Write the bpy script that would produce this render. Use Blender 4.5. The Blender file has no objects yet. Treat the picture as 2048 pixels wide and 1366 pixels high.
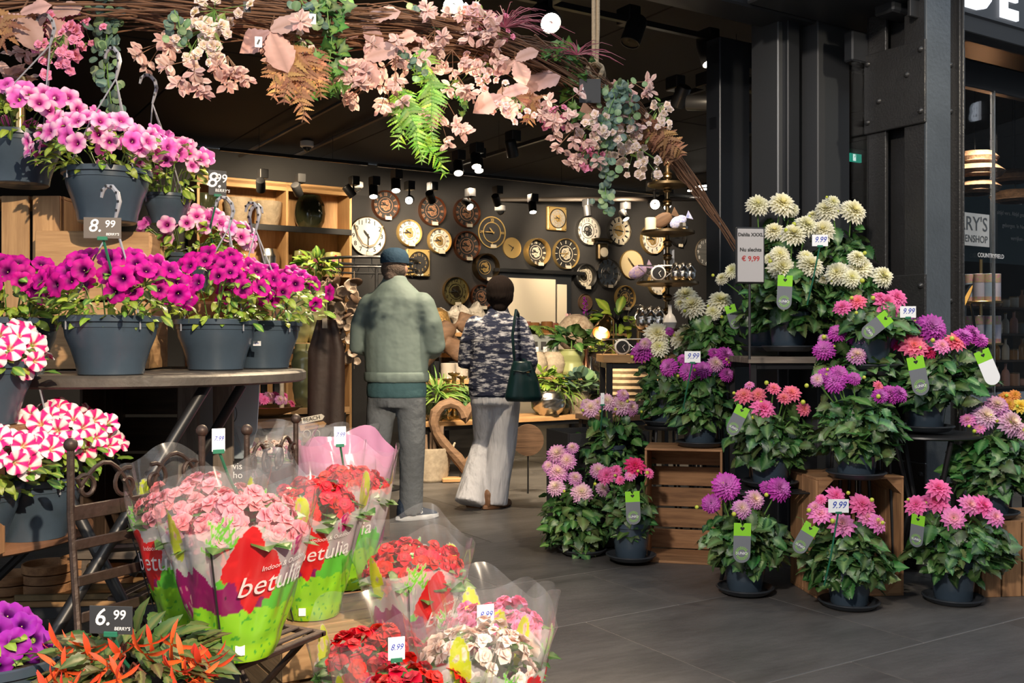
import bpy, math, random
from mathutils import Vector, Matrix, noise
R = random.Random(7)
PI = math.pi
SC = bpy.context.scene
COL = SC.collection
# ---------------------------------------------------------------- camera, world, exposure
F, H, CX, CY = 1991.0, 1.16, 1024.0, 683.0
cam = bpy.data.cameras.new('camera'); cam.sensor_width = 36; cam.lens = 35.0; cam.clip_start = .05
co = bpy.data.objects.new('camera', cam); co.location = (0, 0, H); co.rotation_euler = (PI/2, 0, 0)
COL.objects.link(co); SC.camera = co
vs = SC.view_settings
vs.view_transform = 'Standard'; vs.look = 'None'; vs.exposure = 0.0; vs.gamma = 1.0; vs.use_curve_mapping = False
W = bpy.data.worlds.new('sky'); SC.world = W; W.use_nodes = True
wn = W.node_tree.nodes
wn['Background'].inputs[0].default_value = (.78, .88, 1.0, 1); wn['Background'].inputs[1].default_value = 1.15
ANG = math.radians(32.0)
U = Vector((math.cos(ANG), math.sin(ANG), 0)); V = Vector((-math.sin(ANG), math.cos(ANG), 0))
DW = 11.63          # back wall distance along V
CEIL = 3.42
def at(px, py, d): return Vector(((px-CX)/F*d, d, H-(py-CY)/F*d))
def pl(px, py, v):
    d = v/(V.x*(px-CX)/F+V.y); return at(px, py, d)
def uv(u, v, z=0): return U*u+V*v+Vector((0, 0, z))
def fl(px, py, z=0): return at(px, py, F*(H-z)/(py-CY))
def spot(name, p, tgt, power, size=60, blend=.4, col=(1, .82, .6), rad=.04):
    l = bpy.data.lights.new(name, 'SPOT'); l.energy = power; l.spot_size = math.radians(size); l.spot_blend = blend
    l.color = col; l.shadow_soft_size = rad
    o = bpy.data.objects.new(name, l); o.location = p
    o.rotation_euler = (Vector(tgt)-Vector(p)).to_track_quat('-Z', 'Y').to_euler(); COL.objects.link(o); return o
# spots in place of low sun on the left stall, plus an added right-stall key
spot('stall_key_light', (2.6, -3.2, 4.2), (-1.0, 3.0, 1.0), 3500, 30, .35, (1, .8, .58), .05)
spot('stall_key_light', (-2.2, -2.6, 4.6), (1.95, 4.9, .8), 1650, 34, .6, (1, .88, .76), .25)
spot('stall_key_light', (1.2, -2.4, 4.0), (-.45, 2.6, .5), 420, 30, .6, (1, .92, .84), .2)
# ---------------------------------------------------------------- mesh builder
class MB:
    def __init__(s): s.v = []; s.f = []; s.mi = []; s.c = []; s.cur = 0; s.cc = (1, 1, 1, 1)
    def add(s, vv, ff, X=None, cols=None):
        b = len(s.v)
        if X is not None: vv = [X @ Vector(p) for p in vv]
        s.v += [tuple(p) for p in vv]
        s.c += cols if cols else [s.cc]*len(vv)
        s.f += [tuple(i+b for i in q) for q in ff]; s.mi += [s.cur]*len(ff)
        return s
    def box(s, c, d, X=None, b=0):
        hx, hy, hz = d[0]/2, d[1]/2, d[2]/2; c = Vector(c)
        if b <= 0:
            vv = [c+Vector((x*hx, y*hy, z*hz)) for x in (-1, 1) for y in (-1, 1) for z in (-1, 1)]
            ff = [(0, 1, 3, 2), (4, 6, 7, 5), (0, 4, 5, 1), (2, 3, 7, 6), (0, 2, 6, 4), (1, 5, 7, 3)]
            return s.add(vv, ff, X)
        b = min(b, hx*.9, hy*.9, hz*.9)
        vv = []; idx = {}
        for x in (-1, 1):
            for y in (-1, 1):
                for z in (-1, 1):
                    for k in range(3):
                        e = [hx-b, hy-b, hz-b]; e[k] = (hx, hy, hz)[k]
                        idx[(x, y, z, k)] = len(vv); vv.append(c+Vector((x*e[0], y*e[1], z*e[2])))
        ff = []
        for k in range(3):
            for sg in (-1, 1):
                q = []
                for a, bb in ((-1, -1), (1, -1), (1, 1), (-1, 1)):
                    t = [0, 0, 0]; t[k] = sg; t[(k+1) % 3] = a; t[(k+2) % 3] = bb; q.append(idx[(*t, k)])
                ff.append(q if sg > 0 else q[::-1])
        for k in range(3):
            for a in (-1, 1):
                for bb in (-1, 1):
                    i, j = (k+1) % 3, (k+2) % 3
                    def g(w, kk):
                        t = [0, 0, 0]; t[k] = w; t[i] = a; t[j] = bb; return idx[(*t, kk)]
                    q = [g(-1, i), g(1, i), g(1, j), g(-1, j)]
                    ff.append(q if a*bb > 0 else q[::-1])
        for x in (-1, 1):
            for y in (-1, 1):
                for z in (-1, 1):
                    q = [idx[(x, y, z, k)] for k in range(3)]; ff.append(q if x*y*z > 0 else q[::-1])
        return s.add(vv, ff, X)
    def lathe(s, prof, n=24, X=None, mod=None, cols=None, cap=True):
        if mod and not cols:
            q = [prof[0]]
            for (ra, za), (rb, zb) in zip(prof, prof[1:]): q += [(ra+(rb-ra)*i/6, za+(zb-za)*i/6) for i in range(1, 7)]
            prof = q
        vv = []; cc = []
        for k, (r, z) in enumerate(prof):
            for i in range(n):
                a = 2*PI*i/n; m = mod(a, z) if mod else 1
                vv.append(Vector((r*m*math.cos(a), r*m*math.sin(a), z)))
                if cols: cc.append(cols[k])
        ff = []
        for k in range(len(prof)-1):
            for i in range(n):
                j = (i+1) % n; ff.append((k*n+i, k*n+j, (k+1)*n+j, (k+1)*n+i))
        if cap and prof[0][0] > 1e-5: ff.append(tuple(range(n))[::-1])
        if cap and prof[-1][0] > 1e-5: ff.append(tuple((len(prof)-1)*n+i for i in range(n)))
        return s.add(vv, ff, X, cc or None)
    def tube(s, pts, r, n=6, X=None, closed=False):
        pts = [Vector(p) for p in pts]; L = len(pts); rr = r if isinstance(r, (list, tuple)) else [r]*L
        vv = []; up = None
        for i, p in enumerate(pts):
            a = pts[(i-1) % L] if (i or closed) else p; b = pts[(i+1) % L] if (i < L-1 or closed) else p
            t = (b-a); t = t.normalized() if t.length > 1e-9 else Vector((0, 0, 1))
            if up is None: up = t.orthogonal().normalized()
            up = (up-t*up.dot(t)); up = up.normalized() if up.length > 1e-6 else t.orthogonal().normalized()
            w = t.cross(up)
            for k in range(n):
                a2 = 2*PI*k/n; vv.append(p+(up*math.cos(a2)+w*math.sin(a2))*rr[i])
        ff = []
        for i in range(L if closed else L-1):
            i2 = (i+1) % L
            for k in range(n):
                k2 = (k+1) % n; ff.append((i*n+k, i*n+k2, i2*n+k2, i2*n+k))
        if not closed: ff += [tuple(range(n))[::-1], tuple((L-1)*n+k for k in range(n))]
        return s.add(vv, ff, X)
    def ball(s, c, r, n=10, X=None):
        r = r if isinstance(r, (tuple, list)) else (r, r, r); m = max(4, n//2+1)
        pr = [(math.sin(PI*k/m), -math.cos(PI*k/m)) for k in range(m+1)]
        T = Matrix.Translation(c) @ Matrix.Diagonal((*r, 1))
        return s.lathe([(max(a, 1e-6), b) for a, b in pr], n, (X @ T) if X else T)
    def prism(s, out, y0, y1, X=None):   # outline in XZ extruded along Y
        n = len(out); vv = [Vector((x, y0, z)) for x, z in out]+[Vector((x, y1, z)) for x, z in out]
        ff = [tuple(range(n)), tuple(range(2*n-1, n-1, -1))]+[(i, i+n, (i+1) % n+n, (i+1) % n) for i in range(n)]
        return s.add(vv, ff, X)
    def ring(s, r0, r1, y0, y1, n=32, X=None, sx=1):  # flat annulus in XZ
        vv = []
        for r, y in ((r0, y0), (r1, y0), (r1, y1), (r0, y1)):
            vv += [Vector((sx*r*math.cos(2*PI*i/n), y, r*math.sin(2*PI*i/n))) for i in range(n)]
        ff = []
        for k in range(4):
            for i in range(n):
                j = (i+1) % n; k2 = (k+1) % 4; ff.append((k*n+i, k*n+j, k2*n+j, k2*n+i))
        return s.add(vv, ff, X)
    def mesh(s, name, mats, smooth=40):
        me = bpy.data.meshes.new(name); me.from_pydata(s.v, [], s.f)
        for m in (mats if isinstance(mats, (list, tuple)) else [mats]): me.materials.append(m)
        if any(s.mi): me.polygons.foreach_set('material_index', s.mi)
        ca = me.color_attributes.new('Col', 'FLOAT_COLOR', 'POINT')
        flat = []
        for c in s.c: flat += c if len(c) == 4 else (*c, 1)
        ca.data.foreach_set('color', flat)
        if smooth:
            me.polygons.foreach_set('use_smooth', [True]*len(s.f))
            if smooth < 180: me.set_sharp_from_angle(angle=math.radians(smooth))
        me.update(); return me
PEND = []      # objects are linked in one go at the end
def ob(name, me, parent=None, X=None, kind=None, label=None):
    o = bpy.data.objects.new(name, me); PEND.append(o)
    if parent: o.parent = parent
    if X is not None: o.matrix_basis = X if isinstance(X, Matrix) else Matrix.Translation(X)
    if kind: o['kind'] = kind
    if label: o['label'] = label
    return o
def thing(name, label, cat, loc=(0, 0, 0), rz=0, group=None, X=None):
    o = bpy.data.objects.new(name, None); PEND.append(o); o.empty_display_size = .05
    o.matrix_basis = X if X is not None else Matrix.Translation(loc) @ Matrix.Rotation(rz, 4, 'Z')
    o['label'] = label; o['category'] = cat
    if group: o['group'] = group
    return o
def struct(name, me, X=None, parent=None):
    o = ob(name, me, parent, X)
    if not parent: o['kind'] = 'structure'
    return o
def T(*p): return Matrix.Translation(p[0] if len(p) == 1 else p)
def RZ(a): return Matrix.Rotation(a, 4, 'Z')
def RX(a): return Matrix.Rotation(a, 4, 'X')
def RY(a): return Matrix.Rotation(a, 4, 'Y')
def SCL(a, b=None, c=None): return Matrix.Diagonal((a, b if b else a, c if c else a, 1))
def frame(p, x, n, s=1):
    x = Vector(x).normalized(); n = Vector(n); n = n-x*n.dot(x)
    n = n.normalized() if n.length > 1e-5 else x.orthogonal().normalized(); y = n.cross(x)
    M = Matrix(((x.x, y.x, n.x, p[0]), (x.y, y.y, n.y, p[1]), (x.z, y.z, n.z, p[2]), (0, 0, 0, 1)))
    return M @ SCL(s)
def zframe(p, n, s=1, spin=0):
    n = Vector(n).normalized(); x = n.orthogonal().normalized()
    return frame(p, x, n, s) @ RZ(spin)
# ---------------------------------------------------------------- materials
MATS = {}
def mat(name, col=(.5, .5, .5), rough=.5, metal=0, attr=False, noi=None, bump=None, transl=0, rand=0, emit=0, spec=.5, alpha=1, coat=0, stretch=None, col2=None, hue=0):
    if name in MATS: return MATS[name]
    m = bpy.data.materials.new(name); m.use_nodes = True; nt = m.node_tree; N = nt.nodes; L = nt.links
    p = N['Principled BSDF']; out = N['Material Output']
    p.inputs['Roughness'].default_value = rough; p.inputs['Metallic'].default_value = metal
    p.inputs['Specular IOR Level'].default_value = spec; p.inputs['Coat Weight'].default_value = coat
    src = None
    if attr:
        a = N.new('ShaderNodeAttribute'); a.attribute_name = 'Col'; src = a.outputs['Color']
    else:
        r = N.new('ShaderNodeRGB'); r.outputs[0].default_value = (*col, 1); src = r.outputs[0]
    tc = None
    if noi or bump:
        tc = N.new('ShaderNodeTexCoord'); mp = N.new('ShaderNodeMapping')
        oi = N.new('ShaderNodeObjectInfo')
        L.new(tc.outputs['Object'], mp.inputs[0]); mp.inputs['Scale'].default_value = stretch or (1, 1, 1)
        mul = N.new('ShaderNodeVectorMath'); mul.operation = 'SCALE'; mul.inputs[0].default_value = (7, 13, 5); L.new(oi.outputs['Random'], mul.inputs['Scale'])
        L.new(mul.outputs[0], mp.inputs['Location'])
    if noi:
        n = N.new('ShaderNodeTexNoise'); n.inputs['Scale'].default_value = noi[0]; n.inputs['Detail'].default_value = 6; n.inputs['Roughness'].default_value = .65
        L.new(mp.outputs[0], n.inputs[0])
        mr = N.new('ShaderNodeMapRange'); mr.inputs[1].default_value = .3; mr.inputs[2].default_value = .7
        L.new(n.outputs[0], mr.inputs[0])
        mx = N.new('ShaderNodeMix'); mx.data_type = 'RGBA'; L.new(mr.outputs[0], mx.inputs[0]); L.new(src, mx.inputs[6])
        if col2: mx.inputs[7].default_value = (*col2, 1)
        else:
            k = N.new('ShaderNodeMix'); k.data_type = 'RGBA'; k.blend_type = 'MULTIPLY'; k.inputs[0].default_value = 1
            L.new(src, k.inputs[6]); k.inputs[7].default_value = (1-noi[1],)*3+(1,); L.new(k.outputs[2], mx.inputs[7])
        src = mx.outputs[2]
    if rand or hue:
        oi2 = N.new('ShaderNodeObjectInfo'); hs = N.new('ShaderNodeHueSaturation'); L.new(src, hs.inputs['Color'])
        mr2 = N.new('ShaderNodeMapRange'); mr2.inputs[3].default_value = 1-rand; mr2.inputs[4].default_value = 1+rand
        L.new(oi2.outputs['Random'], mr2.inputs[0]); L.new(mr2.outputs[0], hs.inputs['Value'])
        if hue:
            mm = N.new('ShaderNodeMath'); mm.operation = 'FRACT'; m0 = N.new('ShaderNodeMath'); m0.operation = 'MULTIPLY'; m0.inputs[1].default_value = 7.31
            L.new(oi2.outputs['Random'], m0.inputs[0]); L.new(m0.outputs[0], mm.inputs[0])
            mr3 = N.new('ShaderNodeMapRange'); mr3.inputs[3].default_value = .5-hue; mr3.inputs[4].default_value = .5+hue
            L.new(mm.outputs[0], mr3.inputs[0]); L.new(mr3.outputs[0], hs.inputs['Hue'])
        src = hs.outputs[0]
    L.new(src, p.inputs['Base Color'])
    if bump:
        nb = N.new('ShaderNodeTexNoise'); nb.inputs['Scale'].default_value = bump[0]; nb.inputs['Detail'].default_value = 4; L.new(mp.outputs[0], nb.inputs[0])
        bp = N.new('ShaderNodeBump'); bp.inputs['Strength'].default_value = bump[1]; bp.inputs['Distance'].default_value = bump[2] if len(bump) > 2 else .01
        L.new(nb.outputs[0], bp.inputs['Height']); L.new(bp.outputs[0], p.inputs['Normal'])
    if emit:
        p.inputs['Emission Color'].default_value = (*col, 1); p.inputs['Emission Strength'].default_value = emit
    if transl:
        t = N.new('ShaderNodeBsdfTranslucent'); L.new(src, t.inputs[0]); ms = N.new('ShaderNodeMixShader'); ms.inputs[0].default_value = transl
        L.new(p.outputs[0], ms.inputs[1]); L.new(t.outputs[0], ms.inputs[2]); L.new(ms.outputs[0], out.inputs[0])
    MATS[name] = m; return m
def wood(name, c1, c2, rough=.7):
    if name in MATS: return MATS[name]
    return mat(name, c1, rough, noi=(3.0, .5), col2=c2, stretch=(1.2, 14, 14), bump=(5, .35, .004), rand=.12, spec=.3)
def glassy(name, tint=(1, 1, 1), refl=.08, rough=.02, body=0, bodycol=(1, 1, 1), vcol=False):
    if name in MATS: return MATS[name]
    m = bpy.data.materials.new(name); m.use_nodes = True; nt = m.node_tree; N = nt.nodes; L = nt.links
    N.remove(N['Principled BSDF']); out = N['Material Output']
    t = N.new('ShaderNodeBsdfTransparent'); t.inputs[0].default_value = (*tint, 1)
    g = N.new('ShaderNodeBsdfGlossy'); g.inputs['Roughness'].default_value = rough
    fr = N.new('ShaderNodeMath'); fr.operation = 'POWER'; fr.inputs[1].default_value = 5.0; lw = N.new('ShaderNodeLayerWeight'); lw.inputs[0].default_value = .5; L.new(lw.outputs['Facing'], fr.inputs[0])
    ad = N.new('ShaderNodeMath'); ad.operation = 'ADD'; ad.inputs[1].default_value = refl; ad.use_clamp = True; L.new(fr.outputs[0], ad.inputs[0])
    base = t.outputs[0]
    if vcol or body:
        d = N.new('ShaderNodeBsdfPrincipled'); d.inputs['Roughness'].default_value = .35; d.inputs['Base Color'].default_value = (*bodycol, 1)
        m1 = N.new('ShaderNodeMixShader'); m1.inputs[0].default_value = body
        if vcol:
            a = N.new('ShaderNodeAttribute'); a.attribute_name = 'Col'; L.new(a.outputs['Color'], d.inputs['Base Color']); L.new(a.outputs['Alpha'], m1.inputs[0])
            tl = N.new('ShaderNodeBsdfTranslucent'); L.new(a.outputs['Color'], tl.inputs[0]); m3 = N.new('ShaderNodeMixShader'); m3.inputs[0].default_value = .3
            L.new(d.outputs[0], m3.inputs[1]); L.new(tl.outputs[0], m3.inputs[2]); bs = m3.outputs[0]
        else: bs = d.outputs[0]
        L.new(t.outputs[0], m1.inputs[1]); L.new(bs, m1.inputs[2]); base = m1.outputs[0]
    m2 = N.new('ShaderNodeMixShader'); L.new(ad.outputs[0], m2.inputs[0]); L.new(base, m2.inputs[1]); L.new(g.outputs[0], m2.inputs[2])
    L.new(m2.outputs[0], out.inputs[0]); MATS[name] = m; return m
m_dark = mat('dark_wall_paint', (.035, .034, .036), .75, noi=(1.2, .3), bump=(60, .1))
m_ceil = mat('dark_ceiling_paint', (.018, .015, .014), .8, noi=(1, .3))
m_black = mat('black_metal', (.012, .012, .013), .4, spec=.5)
m_blackm = mat('matte_black_plastic', (.015, .015, .016), .55)
m_steel = mat('painted_steel', (.032, .031, .031), .3, bump=(90, .6, .004), noi=(3, .3))
m_frame = mat('anodised_frame', (.022, .024, .028), .35)
m_iron = mat('brown_iron', (.07, .045, .035), .5, metal=.4, noi=(20, .5), bump=(60, .2))
m_tile = mat('slate_tile', (.11, .103, .098), .42, noi=(2.2, .45), bump=(14, .22, .01), stretch=(1, 3, 1), rand=.12)
m_grout = mat('pale_grout', (.3, .26, .22), .9)
m_conc = mat('shop_floor', (.06, .055, .05), .4, noi=(2, .4), bump=(12, .2))
w_crate = wood('crate_wood', (.42, .225, .105), (.19, .095, .047))
w_pale = wood('pale_crate_wood', (.5, .31, .15), (.3, .17, .08))
w_grey = wood('weathered_wood', (.2, .165, .13), (.1, .08, .065))
w_oak = wood('oak_board', (.5, .3, .14), (.36, .2, .085), .5)
w_dark = wood('dark_wood', (.09, .055, .035), (.04, .025, .017))
w_drift = wood('driftwood', (.13, .075, .045), (.06, .034, .02))
m_pot = mat('anthracite_plastic', (.05, .075, .105), .27, noi=(5, .25), spec=.5)
m_potd = mat('dark_plastic', (.03, .035, .042), .4)
m_soil = mat('soil', (.03, .02, .014), .95, bump=(50, .6))
m_leafd = mat('dahlia_leaf', attr=True, rough=.3, transl=.12, rand=.6, hue=.03, bump=(30, .25, .003))
m_leafp = mat('petunia_leaf', attr=True, rough=.45, transl=.25, rand=.3, hue=.025)
m_petal = mat('petal', attr=True, rough=.6, transl=.22, rand=.12, hue=.008, spec=.25)
m_stem = mat('green_stem', (.12, .25, .05), .5)
m_bud = mat('flower_bud', (.5, .55, .06), .5)
m_white = mat('white_card', (.85, .86, .88), .5)
m_ink = mat('blue_ink', (.01, .04, .4), .5)
m_green = mat('green_plastic', (.02, .16, .09), .4)
m_slate = mat('slate_card', (.035, .037, .04), .5)
m_slatel = mat('brown_slate_card', (.12, .1, .085), .5)
m_chalk = mat('chalk_white', (.9, .9, .9), .6)
m_rod = mat('grey_hanger_plastic', (.27, .28, .32), .4)
m_brass = mat('brass', (.6, .4, .17), .28, metal=1)
m_copper = mat('copper', (.55, .25, .15), .3, metal=1)
m_silver = mat('silver_metal', (.6, .58, .55), .25, metal=1)
m_bronze = mat('aged_bronze', (.22, .16, .09), .38, metal=1, noi=(12, .4))
m_coppl = mat('bright_copper', (.75, .42, .26), .35, metal=.8)
m_gold = mat('gold_leaf', (.75, .52, .2), .4, metal=.7)
m_cream = mat('cream_dial', (.75, .68, .55), .6, noi=(6, .2))
m_dialw = mat('white_dial', (.78, .75, .7), .6, noi=(5, .15))
m_dialb = mat('black_dial', (.02, .02, .022), .5)
m_blackink = mat('black_print', (.015, .015, .015), .6)
m_glass = glassy('clear_glass', (.93, .96, .98), .03)
m_pane = glassy('window_pane', (.9, .93, .95), .05)
m_film = glassy('printed_film', refl=.05, rough=.14, vcol=True)
m_clear = glassy('clear_film', refl=.07, rough=.1, body=.1, bodycol=(.9, .92, .95))
m_emw = mat('lamp_lens', (1, .9, .75), .5, emit=22)
m_ems = mat('lit_sign_letter', (.88, .92, 1), .5, emit=1.6)
m_ceram = mat('white_ceramic', (.75, .73, .7), .35)
m_greeng = mat('green_glaze', (.16, .2, .06), .15, noi=(4, .4), coat=.5)
m_darkgl = mat('dark_green_glaze', (.035, .04, .02), .12, noi=(3, .4), coat=.6)
m_stone = mat('rough_stone', (.3, .24, .17), .85, noi=(9, .4), bump=(25, .6, .02))
m_wick = mat('pale_wicker', (.48, .4, .3), .8, noi=(30, .4))
m_terr = mat('brown_wicker', (.2, .1, .05), .7, noi=(25, .5))
m_cand = mat('candle_wax', (.75, .68, .5), .5)
m_rope = mat('jute_rope', (.36, .27, .17), .9, bump=(120, .6))
m_shell = mat('shell', (.4, .3, .22), .45, noi=(14, .3), rand=.2)
TXT = {}
def text(s, size, m, ext=.0008, shear=0, ax='CENTER', bold=0):
    k = (s, size, m.name, shear, ax, ext, bold)
    if k not in TXT:
        c = bpy.data.curves.new('lettering', 'FONT'); c.body = s; c.size = size; c.extrude = ext; c.shear = shear
        c.align_x = ax; c.align_y = 'CENTER'; c.offset = bold; c.resolution_u = 3
        o = bpy.data.objects.new('tmp', c); COL.objects.link(o)
        dg = bpy.context.evaluated_depsgraph_get(); me = bpy.data.meshes.new_from_object(o.evaluated_get(dg))
        bpy.data.objects.remove(o); bpy.data.curves.remove(c)
        me.transform(RX(PI/2)); me.materials.clear(); me.materials.append(m); TXT[k] = me
    return TXT[k]
# ---------------------------------------------------------------- the setting
XS = RZ(ANG)      # shop frame: local x = U, local y = V
def slab(name, c, d, m, parent=None, b=0):
    return struct(name, MB().box((0, 0, 0), d, b=b).mesh(name, m), XS @ T(*c), parent)
slab('floor', (7, 4.5, -.0225), (30, 16.5, .04), m_grout)
fo = bpy.data.objects['floor']
rows = [.71, 1.56, 2.41, 3.33, 4.04, 4.94, 5.8, 6.66, 7.52, 8.38]
tcache = {}
for i in range(len(rows)-1):
    v0, v1 = rows[i], rows[i+1]; hgt = v1-v0-.005
    if i not in tcache: tcache[i] = MB().box((0, 0, -.005), (.935, hgt, .01), b=.0015).mesh('tile', m_tile)
    off = 2.44 if i % 2 == 0 else 2.95
    for k in range(-4, 9):
        u0 = off+.94*k
        ob('tile', tcache[i], fo, T(u0+.47-7, (v0+v1)/2-4.5, .0225))
slab('floor_inner', (7, 10.1, -.005), (30, 3.43, .01), m_conc)
slab('floor_outer', (7, -1.8, -.005), (30, 5.0, .01), m_tile)
slab('wall_back', (8, DW+.1, 1.7), (32, .2, 3.4), m_dark)
slab('wall_left', (-3.2, 7.7, 1.7), (.2, 8, 3.4), m_dark)
slab('wall_right', (21, 7.7, 1.7), (.2, 8, 3.4), m_dark)
slab('ceiling', (8.9, 7.8, CEIL+.09), (26, 8.2, .1), m_ceil)
ce = bpy.data.objects['ceiling']
pm = MB().box((0, 0, 0), (1.19, 3.98, .03), b=.006).mesh('ceiling_panel', m_ceil)
for i in range(20):
    for j in range(2): ob('ceiling_panel', pm, ce, T(-12.2+i*1.2, -2+j*4, -.065))
# fascia above the opening and over the windows
slab('trim_1', (8, 3.82, 3.2), (26, .22, .62), m_frame, b=.01)
slab('trim_2', (11.2, 3.42, 3.33), (15, .5, .9), m_frame, b=.01)
ut = pl(1702, 683, 3.5).dot(U)
slab('trim_3', (ut+7.5, 3.3, 2.86), (15, .12, .06), m_frame, b=.01)
slab('trim_4', (ut+7.5, 3.52, 2.72), (15, .06, .16), m_frame, b=.008)
slab('wall_opposite', (12, -6.5, 3.5), (40, .3, 7), mat('far_hall_wall', (.03, .028, .027), .8, noi=(1, .4)))
# back door with pale sliding panel
dm = MB().box((0, 0, 0), (1.2, .06, 2.14), b=.005).mesh('door_1', m_frame)
dp = pl(1068, 700, DW); du, dz = dp.dot(U), 0
d1 = struct('door_1', dm, XS @ T(du, DW-.03, 1.07))
m_beige = mat('beige_door_panel', (.8, .69, .53), .7)
ob('door_panel', MB().box((0, 0, 0), (.8, .04, 2.02), b=.004).mesh('door_panel', m_beige), d1, T(-.1, -.05, -.05))
ob('door_panel', MB().box((0, 0, 0), (.16, .03, 1.95), b=.004).mesh('door_panel', m_beige), d1, T(.42, -.045, -.08))
ob('door_rail', MB().box((0, 0, 0), (1.5, .05, .05), b=.004).mesh('door_rail', m_black), d1, T(.05, -.06, 1.06))
# door posts of the shop front
def post(px0, px1, v, dep, z0, z1, m, n):
    a = pl(px0, 683, v).dot(U); b = pl(px1, 683, v).dot(U)
    return slab(n, ((a+b)/2, v+dep/2, (z0+z1)/2), (b-a, dep, z1-z0), m, b=.006)
post(1440, 1500, 4.3, .12, 0, 2.95, m_frame, 'trim_5')
post(1556, 1572, 3.8, .2, 0, 2.95, mat('brushed_frame', (.12, .125, .13), .35, metal=.6), 'trim_6')
post(1576, 1600, 3.76, .2, 0, 2.95, m_frame, 'trim_7')
post(1606, 1632, 3.85, .1, 0, 2.95, m_frame, 'trim_8')
post(1636, 1700, 3.7, .2, 0, 2.95, mat('grey_frame', (.05, .052, .056), .35), 'trim_9')
a = pl(1440, 683, 4.3).dot(U); slab('trim_10', (a+.55, 4.36, 2.86), (1.1, .1, .12), m_frame)
slab('trim_11', (a+.4, 4.36, 2.45), (.8, .06, .07), m_frame)
# window beside the entrance
def window(n, u0, u1, v):
    o = struct(n, MB().box((0, 0, 0), (u1-u0, .05, .08), b=.004).mesh(n, m_frame), XS @ T((u0+u1)/2, v, .04))
    ob('pane', MB().box((0, 0, 0), (u1-u0-.02, .012, 2.62)).mesh('pane', m_pane, 0), o, T(0, 0, 1.35))
    ob('pane_edge', MB().box((0, 0, 0), (.01, .016, 2.62)).mesh('pane_edge', m_silver), o, T((u1-u0)/2-.01, 0, 1.35))
ub = pl(1990, 683, 3.5).dot(U)
window('window_1', pl(1702, 683, 3.5).dot(U), ub-.004, 3.5); window('window_2', ub+.004, ub+2.2, 3.5); window('window_3', ub+2.22, ub+5, 3.5)
# riveted steel column
cu, cv = Vector((2.08, 5.0, 0)).dot(U), Vector((2.08, 5.0, 0)).dot(V)
colm = struct('column_steel', MB().box((0, 0, 0), (.05, .05, .1)).mesh('column_core', m_steel), XS @ T(cu+.15, cv+.18, .05))
def cp(name, c, d, m=m_steel): return ob(name, MB().box((0, 0, 0), d, b=.004).mesh(name, m), colm, T(c[0]-.15, c[1]-.18, c[2]-.05))
cp('channel_web', (.012, .065, 1.9), (.024, .13, 3.8)); cp('channel_web', (.012, .3, 1.9), (.024, .12, 3.8))
cp('channel_web', (.29, .065, 1.9), (.024, .13, 3.8)); cp('channel_web', (.29, .3, 1.9), (.024, .12, 3.8))
cp('channel_flange', (.1, .006, 1.9), (.2, .016, 3.8), mat('lit_front_steel', (.085, .1, .115), .4, bump=(50, .5, .004), noi=(2, .35)))  # light on the front face put into the colour as paler, bluer steel
cp('channel_flange', (.15, .35, 1.9), (.3, .016, 3.8)); cp('channel_inner', (.24, .04, 1.9), (.1, .02, 3.8))
cp('edge_angle', (.3, .01, 1.9), (.014, .04, 3.8)); cp('channel_inner', (.1, .18, 1.9), (.02, .2, 3.8))
rv = MB().lathe([(.016, 0), (.0155, .005), (.011, .011), (.004, .014), (0, .0145)], 12).mesh('rivet', m_steel)
for zc, hh in ((2.47, .42), (1.25, .5), (.3, .5)):
    cp('batten_plate', (-.008, .18, zc), (.016, .37, hh)); cp('batten_plate', (.31, .18, zc), (.016, .37, hh))
    for (y, z) in ((.02, .16), (.02, -.15), (.1, .05), (.27, -.05), (.34, .16), (.34, -.15)):
        ob('rivet', rv, colm, T(-.016-.15, y-.18, zc+z*hh/.42-.05) @ RY(-PI/2))
    for z in (.12, -.12):
        ob('rivet', rv, colm, T(.24-.15, .03-.18, zc+z-.05) @ RX(PI/2))
# lit shop sign above the window
sg = thing('shop_sign', 'white lit capital letters on the dark fascia above the window', 'sign', X=XS @ T(pl(1925, 20, 3.16).dot(U), 3.16, at(0, 0, 5.35).z-.1))
k = 0
for ch in 'DE':
    ob('letter', text(ch, .33, m_ems, .008, bold=.012), sg, T(.14+k*.27, 0, .13)); k += 1
ob('sign_board', MB().box((0, 0, 0), (3, .02, .6), b=.004).mesh('sign_board', m_blackm), sg, T(1.1, .03, .2))
# second lit sign across the passage, seen mirrored in the panes
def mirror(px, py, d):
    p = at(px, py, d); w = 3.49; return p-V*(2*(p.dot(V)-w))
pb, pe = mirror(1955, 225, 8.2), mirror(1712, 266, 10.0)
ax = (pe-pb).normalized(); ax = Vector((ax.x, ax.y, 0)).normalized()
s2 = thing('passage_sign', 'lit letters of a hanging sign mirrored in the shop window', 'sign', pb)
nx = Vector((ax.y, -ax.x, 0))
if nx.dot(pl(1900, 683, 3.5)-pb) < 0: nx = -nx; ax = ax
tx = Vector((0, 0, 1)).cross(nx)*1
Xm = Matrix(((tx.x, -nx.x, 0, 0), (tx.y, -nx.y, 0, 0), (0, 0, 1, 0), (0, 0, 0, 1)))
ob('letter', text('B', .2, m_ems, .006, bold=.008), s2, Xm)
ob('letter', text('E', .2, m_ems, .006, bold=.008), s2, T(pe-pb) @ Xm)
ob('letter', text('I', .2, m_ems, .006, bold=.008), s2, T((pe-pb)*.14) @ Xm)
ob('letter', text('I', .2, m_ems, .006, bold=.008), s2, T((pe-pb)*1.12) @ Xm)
ob('sign_board', MB().box((0, 0, 0), (2.9, .03, .5)).mesh('sign_board', m_blackm), s2, T((pe-pb)*.5-nx*.03) @ Xm)
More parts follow.
